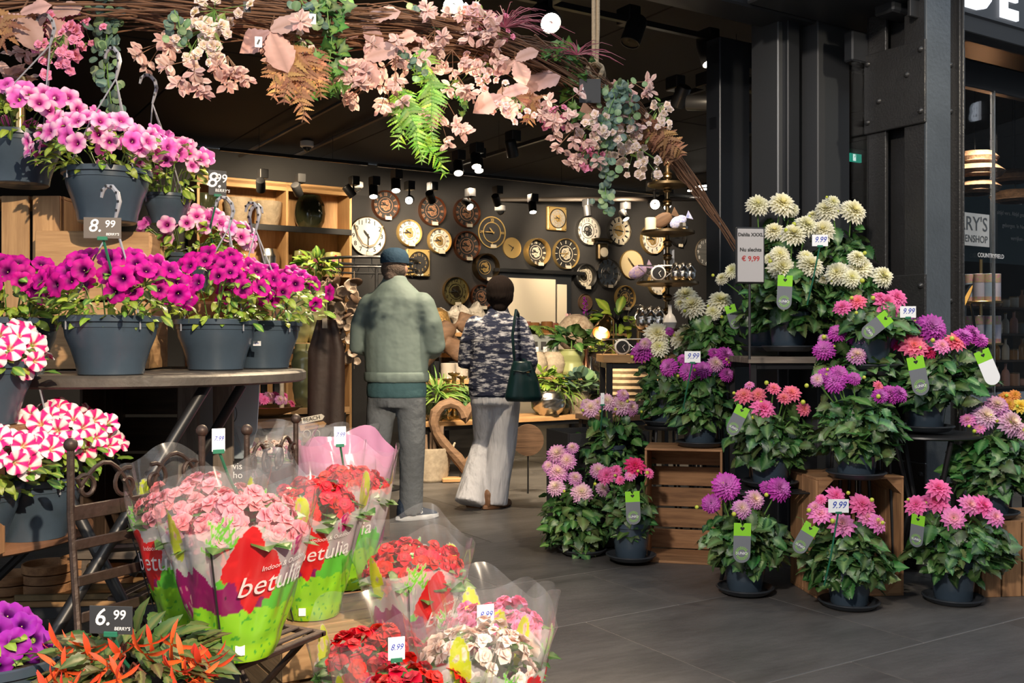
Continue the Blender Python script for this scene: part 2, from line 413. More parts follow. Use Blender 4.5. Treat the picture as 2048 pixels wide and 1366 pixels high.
# ---------------------------------------------------------------- ceiling pipes, tracks, lamps
def pipe(name, label, cat, p, q, r, m, n=6):
    o = ob(name, MB().tube([p, q], r, n).mesh(name, m)); o['label'] = label; o['category'] = cat; return o
m_pipe = mat('ceiling_pipe', (.07, .055, .045), .5)
a1 = at(430, 338, 12.6); pipe('ceiling_pipe', 'long thin ceiling pipe at far left running towards wooden cabinet', 'pipe', a1, a1-V*7, .02, m_pipe)
a1 = at(560, 326, 12.4); pipe('ceiling_pipe', 'long ceiling pipe beside the white dome camera', 'pipe', a1, a1-V*6, .025, m_pipe)
a1 = at(900, 400, 13.6); pipe('ceiling_conduit', 'ribbed metal conduit under ceiling above the clock wall', 'pipe', a1, a1-V*2+U*3.0, .03, m_pipe)
def track(label, p, q):
    t = thing('light_track', label, 'light track', p); L = Vector(q)-Vector(p)
    ob('rail', MB().box((L.length/2, 0, 0), (L.length, .036, .034)).mesh('rail', m_black), t, frame((0, 0, 0), L, (0, 0, 1)))
    n = max(2, int(L.length/1.6))
    for i in range(n):
        q0 = L*((i+.5)/n); ob('suspension_wire', MB().tube([q0, q0+Vector((0, 0, CEIL-p[2]-q0.z-.02))], .003, 4).mesh('suspension_wire', m_black), t)
    return t
zt = 3.08
t1 = at(1084, 0, 5.62); t1.z = zt; track('black light track across the upper right above the rope', t1-U*3, t1+U*3.2)
t2 = at(1440, 161, 7.4); t2.z = zt; track('black light track running into shop behind the twig arch', t2-V*1.0, t2+V*4)
vb = DW-1.1
b0, b1 = pl(440, 352, vb-.35), pl(735, 388, vb-.35); b1.z = b0.z = 3.12; track('black light track in front of the oak wall cabinet', b0, b1)
b2 = pl(1420, 431, vb-.35); b2.z = 3.12; b1b = b1+U*.12; track('black light track along the clock wall', b1b, b2)
def lamp(px, py, d, aim, lit, label, s=1):
    p = at(px, py, d); a = (Vector(aim)).normalized()
    t = thing('track_spotlight', label, 'spotlight', p)
    X = zframe((0, 0, 0), a, s)
    ob('lamp_head', MB().lathe([(.03, -.14), (.045, -.138), (.05, -.13), (.05, .004), (.044, .006), (.043, -.004)], 18).mesh('lamp_head', m_black), t, X)
    ob('lens', MB().lathe([(.0, .001), (.042, .001)][::-1], 18).mesh('lens', m_emw if lit else m_black), t, X)
    zz = min(.16, zt+.05-p.z) if p.z < zt else .1
    ob('gear_box', MB().box((0, 0, 0), (.09, .13, .1), b=.006).mesh('gear_box', m_black), t, T(.0, .07, zz+.02) @ RZ(ANG))
    ob('bracket', MB().tube([(0, .0, 0), (0, .05, zz)], .012, 6).mesh('bracket', m_black), t)
    return t
dn = Vector((0, 0, -1))
lamp(522, 380, 10.6, (-.2, 1, -.8), 0, 'unlit black track spotlight, leftmost in front of oak cabinet')
lamp(598, 388, 10.9, (.2, 1, -.8), 0, 'unlit black track spotlight above the dark green vase')
lamp(706, 392, 11.2, (.6, .3, -.8), 0, 'unlit black track spotlight at the right end of oak cabinet')
lamp(747, 393, 11.0, (.1, -.5, -1), 1, 'lit track spotlight above the big white numeral clock')
lamp(792, 381, 10.5, (.1, -.5, -1), 1, 'lit track spotlight just left of the bright bare flare')
lamp(818, 401, 11.4, (0, -1, -.25), 2, 'glaring track spotlight pointed straight at the viewer')
lamp(864, 402, 11.6, (.2, 1, -.7), 0, 'unlit track spotlight in front of middle copper clock')
lamp(940, 414, 11.9, (.5, -.6, -.6), 1, 'lit track spotlight over the copper clock by gold ring clock')
lamp(995, 408, 12.2, (.3, 1, -.8), 0, 'unlit track spotlight beside small white camera')
lamp(1066, 424, 12.3, (.1, -.4, -1), 1, 'lit track spotlight left of the gold square clock')
lamp(1176, 432, 13.0, (.1, -.1, -1), 0, 'unlit track spotlight behind hanging eucalyptus')
lamp(1252, 438, 13.2, (.5, -.5, -1), 1, 'lit track spotlight over the dashed cream clock')
lamp(1310, 409, 9.0, (.02, -1, -.2), 2, 'brilliant track spotlight glaring between the tiered plates')
lamp(1335, 412, 10.0, (.4, -.6, -.6), 1, 'small lit track spotlight right of the brilliant one')
lamp(917, 346, 9.6, (.1, -.6, -1), 1, 'lit track spotlight beside fern tip, lower of the cluster')
lamp(953, 333, 9.2, (.1, -.5, -1), 1, 'lit track spotlight in the cluster, largest and highest')
lamp(958, 341, 9.9, (.1, -.5, -1), 1, 'lit track spotlight half behind the largest of cluster')
lamp(1026, 312, 8.6, (.2, .5, -1), 0, 'unlit boxy track spotlight in mid ceiling left of pink blossom')
lamp(1101, 46, 5.2, (.25, -.75, -.55), 1, 'large lit track spotlight above red grass at top centre', 1.25)
lamp(1260, 85, 5.9, (-.35, -.25, -1), 0, 'unlit track spotlight right of the hanging rope', 1.2)
lamp(1420, 126, 6.3, (.2, -.3, -1), 1, 'lit track spotlight near the top of the grey door post', 1.1)
lamp(1416, 206, 7.0, (.95, -.4, -.1), 1, 'lit track spotlight turned sideways left of the grey door post', 1.1)
lamp(1354, 210, 7.4, (-.3, .6, -.8), 0, 'unlit track spotlight near the twig arch shoulder', 1.1)
lamp(1530, 174, 6.6, (.9, -.4, -.2), 1, 'lit track spotlight seen between the two door posts', 1.1)
lamp(907, 10, 4.6, (.1, -.6, -.9), 1, 'lit track spotlight partly hidden by blossom at top edge', 1.1)
for (px, py, d, lb) in ((1395, 380, 13.5, 'thin bright linear ceiling light, left of the twig end'), (1412, 372, 12.6, 'thin bright linear ceiling light, right of twig end')):
    t = thing('linear_light', lb, 'ceiling light', at(px, py, d)); ob('diffuser', MB().box((0, 0, 0), (.28, .04, .02), b=.004).mesh('diffuser', m_emw), t, RZ(ANG-1.2))
    ob('housing', MB().box((0, 0, .025), (.3, .05, .03), b=.004).mesh('housing', m_black), t, RZ(ANG-1.2))
def cam_dome(px, py, d, label):
    t = thing('security_camera', label, 'camera', at(px, py, d))
    ob('base', MB().lathe([(.06, .06), (.075, .055), (.075, 0), (.06, -.012)][::-1], 20).mesh('base', m_white), t)
    ob('dome', MB().ball((0, 0, -.012), .05, 14).mesh('dome', mat('smoked_dome', (.03, .03, .03), .1)), t)
cam_dome(614, 293, 11.2, 'white dome security camera on dark ceiling at left')
cam_dome(1001, 421, 12.6, 'small white security camera above the gold ring clock')
cam_dome(714, 374, 11.9, 'white ceiling device beside the right end of oak cabinet')
# working light of the shop spotlights (aimed at the wall and displays)
for px in (760, 850, 940, 1060, 1160, 1250, 1340):
    q = pl(px, 420, DW-1.3); q.z = 3.0; spot('shop_spot_beam', q, pl(px+10, 520, DW), 150, 85, .7, (1, .8, .55), .05)
for px in (470, 590): q = pl(px, 400, DW-1.5); q.z = 3.05; spot('shop_spot_beam', q, pl(px+20, 470, DW-.2), 130, 95, .7, (1, .78, .5), .05)
for (px, d, ty) in ((900, 6.9, 760), (1080, 6.9, 720), (1200, 6.6, 660), (1330, 6.0, 560), (640, 6.9, 760), (980, 6.2, 950)):
    q = at(px, 200, d-.2); q.z = 3.0; spot('shop_spot_beam', q, at(px, ty, d+1.6), 330, 75, .6, (1, .8, .56), .05)
spot('shop_spot_beam', pl(1060, 430, DW-1.5), pl(1064, 600, DW), 110, 50, .6, (1, .84, .62), .05)  # extra spot added to brighten the beige door
spot('shop_spot_beam', at(770, 40, 4.55), at(775, 150, 3.75), 330, 85, .6, (1, .78, .5), .03)
spot('shop_spot_beam', at(1180, 110, 5.4), at(1200, 250, 4.3), 80, 80, .6, (1, .8, .55), .03)
spot('shop_spot_beam', at(20, 20, 4.2), at(20, 50, 3.2), 12, 80, .6, (1, .72, .42), .03)
spot('shop_spot_beam', (2.7, 3.3, 3.0), at(1640, 600, 5.2), 120, 80, .7, (1, .86, .66), .08)
# ---------------------------------------------------------------- plant pieces (shared meshes)
def lerp(a, b, t): return tuple(a[i]+(b[i]-a[i])*t for i in range(3))
def leaf_mesh(name, m, prof, base, rib, droop=.25, fold=.18, serr=0, n=10, wave=0, seed=0):
    b = MB(); vv = []; cc = []; rr = random.Random(seed)
    for i in range(n+1):
        t = i/n; w = prof(t)
        if serr and 0 < i < n: w *= 1+(serr if i % 2 else -serr)
        x = t*math.cos(droop*t); z = -droop*t*t*.9; wz = wave*math.sin(t*9+seed)
        sh = .8+.3*rr.random(); ce_ = lerp(base, rib, .15)
        vv += [Vector((x-.03*(i % 2), w, z+fold*w+wz*w)), Vector((x, w*.5, z+fold*w*.7)), Vector((x, 0, z)), Vector((x, -w*.5, z+fold*w*.7)), Vector((x-.03*(i % 2), -w, z+fold*w-wz*w))]
        cc += [lerp((0, 0, 0), base, sh), lerp(base, rib, .1), rib, lerp(base, rib, .1), lerp((0, 0, 0), base, sh)]
    ff = []
    for i in range(n):
        for k in range(4): ff.append((i*5+k+1, i*5+k, i*5+5+k, i*5+6+k))
    b.add(vv, ff, None, [(*c, 1) for c in cc]); return b.mesh(name, m, 180)
ov = lambda w: (lambda t: w*math.sin(PI*min(1, t**.72))**.85*(1 if t < 1 else 0)+.004)
DL = [leaf_mesh('leaf', m_leafd, ov(.33), c, (.13, .24, .08), dr, .12, .12, 14, .12, s) for s, (c, dr) in enumerate((((.028, .1, .02), .35), ((.022, .075, .026), .6), ((.042, .13, .026), .2), ((.085, .12, .04), .5)))]
DP = [leaf_mesh('leaf', m_leafp, lambda t: .24*math.sin(PI*min(1, t**1.1))**.75+.004, c, (.34, .46, .08), dr, .08, 0, 9, .15, s) for s, (c, dr) in enumerate((((.15, .27, .025), .3), ((.26, .37, .035), .7), ((.07, .17, .025), .5)))]
GL = [leaf_mesh('leaf', m_leafp, ov(.14), c, (.2, .3, .08), .5, .2, 0, 7, 0, s) for s, c in enumerate(((.1, .2, .04), (.18, .28, .05)))]
def petal_add(b, L, w, el, az, r0, z0, c0, c1, curl=.3, n=4, tip=.5):
    ca, sa = math.cos(az), math.sin(az); vv = []; cc = []
    for i in range(n+1):
        t = i/n; e = el-curl*t; rr = r0+L*t*math.cos(e); z = z0+L*t*math.sin(e)
        ww = w*(.45+.9*math.sin(PI*min(1, t*.8+.1)))*(1 if t < .8 else tip)
        if i == n: ww = w*.12
        for s in (-1, 0, 1):
            zz = z+abs(s)*ww*.35
            vv.append(Vector((rr*ca-s*ww*sa, rr*sa+s*ww*ca, zz))); cc.append((*lerp(c0, c1, t**1.3), 1))
    ff = []
    for i in range(n):
        for k in range(2): ff.append((i*3+k, i*3+3+k, i*3+4+k, i*3+k+1))
    b.add(vv, ff, None, cc)
def dahlia_mesh(c0, c1, cen, full, seed):
    b = MB(); r = random.Random(seed)
    # full: ball shaped; else open disc.  radius ~1
    rings = [(20, .98, -.05, .1), (20, .93, .16, .1), (18, .86, .36, .1), (16, .76, .58, .095), (14, .62, .82, .085), (11, .48, 1.06, .075), (7, .34, 1.32, .06)] if full else [(13, .95, .05, .12), (12, .8, .28, .11), (10, .6, .55, .1), (8, .38, .9, .085), (6, .22, 1.2, .06)]
    for k, (n, L, el, w) in enumerate(rings):
        for i in range(n):
            t = k/(len(rings)-1); ll = L*r.uniform(.9, 1.07)
            petal_add(b, ll, w*1.15, el+r.uniform(-.1, .1), 2*PI*(i+.5*(k % 2))/n+r.uniform(-.06, .06), .06, .05*k, lerp(c0, cen, t*.8), lerp(lerp(c1, (0, 0, 0), r.uniform(0, .32)), cen, max(0, t-.35)*.7), .22)
    b.cc = (.16, .3, .06, 1); b.lathe([(.0001, -.22), (.12, -.2), (.24, -.06), (.2, .02), (.05, .06)], 8)
    return b.mesh('flower', m_petal, 180)
DC = {'w': ((.93, .9, .6), (.95, .92, .78), (.85, .8, .35), 1), 'm': ((.5, .04, .42), (.62, .06, .52), (.78, .35, .7), 1),
      'l': ((.9, .75, .72), (.68, .2, .62), (.95, .8, .5), 1), 'k': ((.9, .16, .42), (.92, .2, .5), (.8, .12, .3), 0),
      'c': ((.9, .12, .28), (.92, .22, .36), (.9, .3, .2), 0), 'p': ((.9, .4, .65), (.88, .2, .6), (.9, .5, .4), 0),
      'r': ((.75, .03, .12), (.8, .04, .22), (.7, .03, .1), 0), 'o': ((.8, .3, .04), (.85, .35, .1), (.8, .5, .05), 0), 'y': ((.9, .65, .05), (.92, .7, .15), (.85, .55, .02), 0),
      'x': ((.93, .85, .8), (.82, .4, .72), (.95, .85, .5), 1)}
DM = {k: [dahlia_mesh(*c, s) for s in (1, 2)] for k, c in DC.items()}
budm = MB().ball((0, 0, 0), 1, 8).mesh('bud', m_bud)
potm = MB().lathe([(.001, 0), (.075, 0), (.08, .01), (.1, .16), (.108, .162), (.108, .185), (.1, .186), (.096, .16), (.001, .15)], 32).mesh('pot', m_pot)
saum = MB().lathe([(.001, 0), (.1, 0), (.112, .006), (.128, .024), (.132, .024), (.132, .028), (.125, .03), (.105, .01), (.001, .008)], 36).mesh('saucer', m_potd)
def dirv(r, zlo=-.3, zhi=1):
    z = r.uniform(zlo, zhi); a = r.uniform(0, 2*PI); s = math.sqrt(max(0, 1-z*z)); return Vector((s*math.cos(a), s*math.sin(a), z))
def dahlia(label, px, py, d, fol, flowers, n=110, pot=True, saucer=True, ps=1.0, lsz=.095, seed=None):
    """px,py: base of the pot; fol: foliage box x0,y0,x1,y1 in photo pixels; flowers: (px, py, r, colour)"""
    base = at(px, py, d); r = random.Random(hash((px, py)) if seed is None else seed)
    t = thing('potted_dahlia', label, 'dahlia', base, group='potted dahlias on display')
    k = 1/F*d
    if saucer: ob('saucer', saum, t, SCL(ps)); 
    z0 = .012*ps if saucer else 0
    if pot: ob('pot', potm, t, T(0, 0, z0) @ SCL(ps)); ob('soil', soilm, t, T(0, 0, z0+.162*ps) @ SCL(.097*ps, .097*ps, 1))
    x0, y0, x1, y1 = fol; y0 = min(y0, sum(f[1] for f in flowers)/len(flowers)+14); n = min(295, int(n*2.1))
    c = at((x0+x1)/2, (y0+y1)/2, d)-base; rx, rz = (x1-x0)/2*k*1.08, (y1-y0)/2*k; ry = min(rx, .24)*.9
    tops = []
    for (fx, fy, fr, col) in flowers:
        rel = ((fy-y0)*k)/(2*rz+.001); q = at(fx, fy, d); hx = (q.x-base.x-c.x)/max(rx, .05)
        off = -ry*(.25+.75*min(1, max(0, rel+.3)))*max(.3, 1-.5*abs(hx))+r.uniform(-.02, .04)
        p = at(fx, fy, d+off)-base; rad = fr/F*(d+off)*(1.25 if col == 'w' else 1.15)
        nrm = Vector((hx*.45+r.uniform(-.25, .25), -.75+r.uniform(-.25, .15), .55+r.uniform(-.2, .25)))
        ob('flower', r.choice(DM[col]), t, zframe(p, nrm, rad, r.uniform(0, 6)))
        s0 = Vector((r.uniform(-.03, .03), r.uniform(-.03, .03), .12*ps)); p2 = p-nrm.normalized()*rad*.2
        mid = s0.lerp(p2, .6)+Vector((0, .01, .03)); tops.append(p)
        ob('stem', MB().tube([s0, s0.lerp(mid, .5)+Vector((0, 0, .015)), mid, p2], .0032, 5).mesh('stem', m_stem), t)
    for i in range(min(6, len(flowers))):
        q = tops[i]+Vector((r.uniform(-.07, .07), r.uniform(-.04, .0), r.uniform(-.05, .03)))
        ob('bud', budm, t, T(q) @ SCL(r.uniform(.007, .012)))
    for i in range(n):
        u = dirv(r, -.75, .95); u.y = u.y if r.random() < .35 else -abs(u.y)
        s = r.uniform(.62, 1.0) if i % 3 else r.uniform(.2, .65)
        p = c+Vector((u.x*rx*s, u.y*ry*s, u.z*rz*s))
        if p.z < .03: p.z = .03+r.uniform(0, .06)
        out = Vector((u.x, u.y*.9, .15-.55*r.random()-.4*max(0, -u.z)))
        L = lsz*r.choice((r.uniform(.45, .8), r.uniform(.7, 1.2))); out += Vector((r.uniform(-.6, .6), r.uniform(-.4, .4), r.uniform(-.4, .5))); out.normalize()
        ob('leaf', r.choice(DL), t, frame(p-out*L*.6, out, Vector((u.x*.5, u.y*.6-.1, .8))+Vector((r.uniform(-.7, .7), r.uniform(-.7, .5), r.uniform(-.3, .2))), L))
    for i in range(9):
        a = i*2*PI/9; q = c+Vector((math.cos(a)*rx*.75, math.sin(a)*ry*.75, -rz*.2+r.uniform(-.2, .5)*rz)); s0 = Vector((0, 0, .13*ps))
        ob('stem', MB().tube([s0, s0.lerp(q, .6)+Vector((0, 0, .04)), q], .003, 5).mesh('stem', m_stem), t)
    return t
soilm = MB().lathe([(1, 0), (.0001, .02)], 16).mesh('soil', m_soil)
# petunia flower: 5-lobed trumpet
def nz0(a, b, c): return noise.noise(Vector((a, b, c)))
def pet_mesh(kind, seed):
    r = random.Random(seed); b = MB(); n = 30; vv = []; cc = []; RR = [0.02, .1, .2, .3, .45, .62, .8, .93, 1.0]
    ph = r.uniform(0, 6)
    for k, q in enumerate(RR):
        for i in range(n):
            a = 2*PI*i/n; lob = abs(math.cos(2.5*a)); edge = .84+.16*lob**.6
            rr = q*(edge if q > .4 else 1)
            z = -1.0*(1-q/.3)**1.0*.8 if q < .3 else .02+.10*math.sin((q-.3)/.7*PI*.8)+(q-.3)*.12*math.sin(5*a+ph)+(q-.3)*.08*math.sin(9*a+ph*2)
            vein = abs(math.cos(2.5*a+PI/2))**6 if kind != 's' else 0
            if kind == 'm': c = lerp((.05, .0, .06), (.53, .003, .27), min(1, max(0, (q-.2)/.48))); c = lerp(c, (.2, .0, .13), .55*(1-lob)**2)
            elif kind == 'v': c = lerp((.06, .0, .1), (.3, .015, .36), min(1, max(0, (q-.2)/.45)))
            elif kind == 'p':
                c = lerp((.22, .0, .13), (.68, .1, .42), min(1, max(0, (q-.12)/.28))); c = lerp(c, (.86, .56, .72), min(1, max(0, (q-.38)/.4))*(.45+.55*lob)); c = lerp(c, (.6, .05, .4), .5*(1-lob)**3)
            elif kind == 'd': c = lerp((.2, .0, .13), (.7, .1, .48), min(1, max(0, (q-.12)/.3))); c = lerp(c, (.8, .3, .62), min(1, max(0, (q-.5)/.5))*lob)
            else:
                st = math.cos(5*a); c = (.92, .84, .82) if st > .3+.5*nz0(math.cos(a)*2+seed*5, math.sin(a)*2, q) else (.8, .015, .2); c = lerp((.7, .6, .2), c, min(1, q/.3))
            vv.append(Vector((rr*math.cos(a), rr*math.sin(a), z))); cc.append((*c, 1))
    ff = [(k*n+i, k*n+(i+1) % n, (k+1)*n+(i+1) % n, (k+1)*n+i) for k in range(len(RR)-1) for i in range(n)]
    b.add(vv, ff, None, cc); b.cc = (.75, .7, .3, 1); b.ball((0, 0, -.2), .05, 6)
    return b.mesh('flower', m_petal, 180)
PM = {k: [pet_mesh(k, s) for s in (1, 2, 3)] for k in 'mvpds'}
hpot = MB().lathe([(.001, 0), (.085, 0), (.09, .004), (.094, .03), (.108, .075), (.122, .11), (.126, .135), (.129, .136), (.13, .15), (.138, .152), (.138, .168), (.131, .17), (.126, .15), (.001, .145)], 44).mesh('pot', m_pot)
hsoil = MB().lathe([(.128, .15), (.0001, .17)], 20).mesh('soil', m_soil)
def hookpts():
    P = [(0, 0, 0), (.008, 0, .03), (.014, 0, .055), (.008, 0, .08), (-.008, 0, .098), (-.025, 0, .1), (-.038, 0, .088), (-.043, 0, .068)]
    return P
hookm = MB().tube(hookpts(), [.004, .006, .007, .007, .007, .006, .006, .004], 6).mesh('hook', m_rod)
ratm = MB()
for i in range(6):
    x, _, z = hookpts()[i+1]; ratm.box((x, -.0075, z), (.005, .004, .006))
ratm = ratm.mesh('hook_notch', m_blackm)
def petunia(label, px, py, d, mound, kinds, nf=46, nl=190, hook=None, mirror_=1, fsz=.0315, ps=1.0, pot=True, trail=.25, hs=1.0, cat='petunia', grp='potted petunias on the left stall'):
    base = at(px, py, d); r = random.Random(hash((px, py, 3))); k = d/F
    t = thing('petunia_basket', label, cat, base, group=grp)
    if pot:
        ob('pot', hpot, t, SCL(ps)); ob('soil', hsoil, t, SCL(ps))
    x0, y0, x1, y1 = mound; c = at((x0+x1)/2, (y0+y1)/2, d)-base; rx, rz = (x1-x0)/2*k, (y1-y0)/2*k; ry = min(rx, .25)
    pos = []
    tries = 0
    while len(pos) < nf and tries < 4000:
        tries += 1
        u = dirv(r, -.3, 1); u.y = u.y if r.random() < .25 else -abs(u.y)
        sj = r.uniform(.82, 1.06); p = c+Vector((u.x*rx*sj, u.y*ry*sj, u.z*rz*.92*sj))
        if u.z < .05 and r.random() < .6: continue
        if all((p-q).length > fsz*1.2 for q in pos):
            pos.append(p); nn = Vector((u.x*.8, u.y*.9-.35, u.z*.55+.1))+Vector((r.uniform(-.35, .35), r.uniform(-.3, .2), r.uniform(-.3, .3)))
            ob('flower', r.choice(PM[r.choice(kinds)]), t, zframe(p, nn, fsz*r.uniform(.85, 1.15), r.uniform(0, 6)))
    for i in range(nl):
        u = dirv(r, -.95, .8); u.y = u.y if r.random() < .25 else -abs(u.y)
        s = r.uniform(.55, .97); p = c+Vector((u.x*rx*s, u.y*ry*s, u.z*rz*s-.02))
        if p.z < .15*ps and (p.x**2+p.y**2) < (.15*ps)**2: p.z = .155*ps+r.uniform(0, .05)
        out = Vector((u.x, u.y, r.uniform(-.5, .7))); L = r.uniform(.025, .055)
        ob('leaf', r.choice(DP), t, frame(p, out, Vector((r.uniform(-.5, .5), -.4+r.uniform(-.4, .4), .8)), L))
    for i in range(14):
        u = dirv(r, .0, .8); q = c+Vector((u.x*rx*.8, u.y*ry*.8, u.z*rz*.7)); s0 = Vector((u.x*.05, u.y*.05, .15*ps))
        ob('stem', MB().tube([s0, s0.lerp(q, .5)+Vector((0, 0, .02)), q], .0022, 4).mesh('stem', m_stem), t)
    if hook:
        hp = at(hook[0], hook[1], d-.02)-base; X = T(hp) @ RZ(r.uniform(-.4, .4)) @ SCL(mirror_*hs, hs, hs)
        X = X @ T(0, 0, -.1)
        root = X @ Vector((0, 0, 0))
        ho = ob('hook', hookm, t, X); ob('hook_notch', ratm, ho)
        for a in (-2.2, -.6, 1.4):
            e = Vector((.137*math.cos(a), .137*math.sin(a), .15))*ps
            mid = root.lerp(e, .45)+(Vector((e.x, e.y, 0))-Vector((root.x, root.y, 0)))*.06
            ob('hanger_rod', MB().tube([root, mid, e, e+Vector((0, 0, -.02))], .0024, 5).mesh('hanger_rod', m_rod), t)
    return t
# small begonia floret
def flo_mesh(c0, c1, seed):
    b = MB(); r = random.Random(seed)
    for k, (n, s, el) in enumerate(((4, 1.0, .25), (4, .75, .7), (3, .45, 1.1))):
        for i in range(n): petal_add(b, s*r.uniform(.9, 1.1), .42*s, el+r.uniform(-.15, .15), 2*PI*(i+.5*k)/n+r.uniform(-.1, .1), .02, .08*k, lerp(c0, (1, 1, 1), .05*k), lerp(c1, (0, 0, 0), r.uniform(0, .12)), .5, 4, .8)
    return b.mesh('floret', m_petal, 180)
FM = {'r': [flo_mesh((.45, .0, .01), (.72, .008, .02), s) for s in (1, 2)], 'p': [flo_mesh((.75, .12, .2), (.88, .42, .45), s) for s in (1, 2)],
      'h': [flo_mesh((.8, .1, .28), (.9, .28, .46), s) for s in (1, 2)], 'w': [flo_mesh((.85, .6, .5), (.88, .8, .74), s) for s in (1, 2)]}
# printed flower sleeve
def nz(a, b, c=0): return noise.noise(Vector((a, b, c)))
def sleeve_col(a, h, bag):
    if bag == 'pink': return (.86, .4, .66, .82)
    a2 = ((a+PI/2) % PI)-PI/2
    n1 = nz(a*2.2, h*5, 1)*.06+nz(a*7, h*14, 4)*.025
    c = (.85, .87, .9, .06)
    if h < .74+n1*.4: c = (.9, .9, .92, .42)
    if h < .44+n1*2.6+.1*math.sin(a2*2): c = (.12, .55, .05, 1)
    if .27 < h+n1*2.6+.05*math.sin(a2*4+1) < .52+.05*math.sin(a2*7) and -1.2 < a2+n1*3 < .7: c = (.27, .012, .12, 1)
    if h < .29+n1: c = (.3, .72, .03, 1) if h > .1 else (.36, .74, .02, 1)
    if h < .3 and nz(a*9, h*30, 9) > .42: c = (.08, .45, .04, 1)
    # butterfly
    for (ba, bh, s) in ((1.12, .66, 1), (-.95, .3, 1.3)):
        da, dh = (a2-ba)/(.17*s), (h-bh)/(.1*s)
        if (da-.3)**2+(dh-.3)**2 < .55 and abs(da+dh*.4) > .1: c = (.42, .01, .16, 1) if nz(a*14, h*24, 2) < .25 else (.8, .3, .4, .8)
    # yellow oval wing
    da, dh = (a2+.8)/.16, (h-.72)/.15
    if da*da+dh*dh < 1: c = (.55, .65, .03, .9) if nz(a*9, h*16, 7) < .2 else (.8, .8, .5, .4)
    # fern strokes
    for (fa, fh, sl) in ((-.18, .62, .12), (.12, .64, -.1)):
        for i in range(4):
            x, y = a2-fa-sl*i*.6, h-fh-i*.035
            if abs(abs(x)-.05) < .055 and abs(y-.5*(abs(x)-.02)) < .012: c = (.18, .6, .06, .95)
        if abs(a2-fa-sl*(h-fh)*3) < .012 and 0 < h-fh < .14: c = (.18, .6, .06, .95)
    # poppy
    q = math.hypot((a2-.45)/.44, (h-.51)/.19)
    if q+nz(a*4, h*9, 5)*.38+nz(a*16, h*36, 5)*.07 < 1: c = lerp((.62, .005, .012), (.7, .03, .03), nz(a*5, h*9, 6)*.5+.5)+(1,)
    if abs(math.hypot((a2-.35)/.02, (h-.42)/.008)) < 1 or abs(math.hypot((a2-.0)/.02, (h-.38)/.008)) < 1: c = (.02, .01, .01, 1)
    return c
SL = {}
def sleeve_mesh(bag, r0, r1, ht, seed):
    key = (bag, r0, r1, ht, seed)
    if key in SL: return SL[key]
    NA, NH = (272, 112) if bag != 'pink' else (60, 24); vv = []; cc = []
    for j in range(NH+1):
        h = j/NH
        for i in range(NA):
            a = 2*PI*i/NA-PI; top = 1+.1*math.cos(2*a+seed)+.05*math.sin(5*a+seed)
            rr = (r0+(r1-r0)*h**.9)*(1+(.03*math.sin(7*a+h*6+seed)+.05*h*h*math.cos(2*a+seed+1)+.02*math.sin(13*a-h*9))*min(1, h*3+.2))
            if h < .25: rr *= 1+.05*math.sin(h*40+3*nz(a, h*3, seed))*(.25-h)*2
            vv.append(Vector((rr*math.sin(a), -rr*math.cos(a), ht*h*(1+(top-1)*h)))); cc.append(sleeve_col(a, h, bag))
    ff = [(j*NA+i, j*NA+(i+1) % NA, (j+1)*NA+(i+1) % NA, (j+1)*NA+i) for j in range(NH) for i in range(NA)]
    me = MB().add(vv, ff, None, cc).mesh('sleeve', m_film, 180); SL[key] = me; return me
def wrap_text(s, size, a0, h0, r0, r1, ht, m, shear=.25, rot=0):
    me = text(s, size, m, .0002, shear).copy()
    for v in me.vertices:
        x, z = v.co.x*math.cos(rot)-v.co.z*math.sin(rot), v.co.x*math.sin(rot)+v.co.z*math.cos(rot)
        h = h0+z/ht; rr = (r0+(r1-r0)*h**.9)*1.045+.002; a = a0+x/rr
        v.co = (rr*math.sin(a), -rr*math.cos(a), h*ht)
    return me
bleaf = [leaf_mesh('leaf', m_leafp, ov(.42), (.07, .17, .035), (.2, .32, .1), .3, .1, .08, 8, .1, s) for s in (1, 2)]
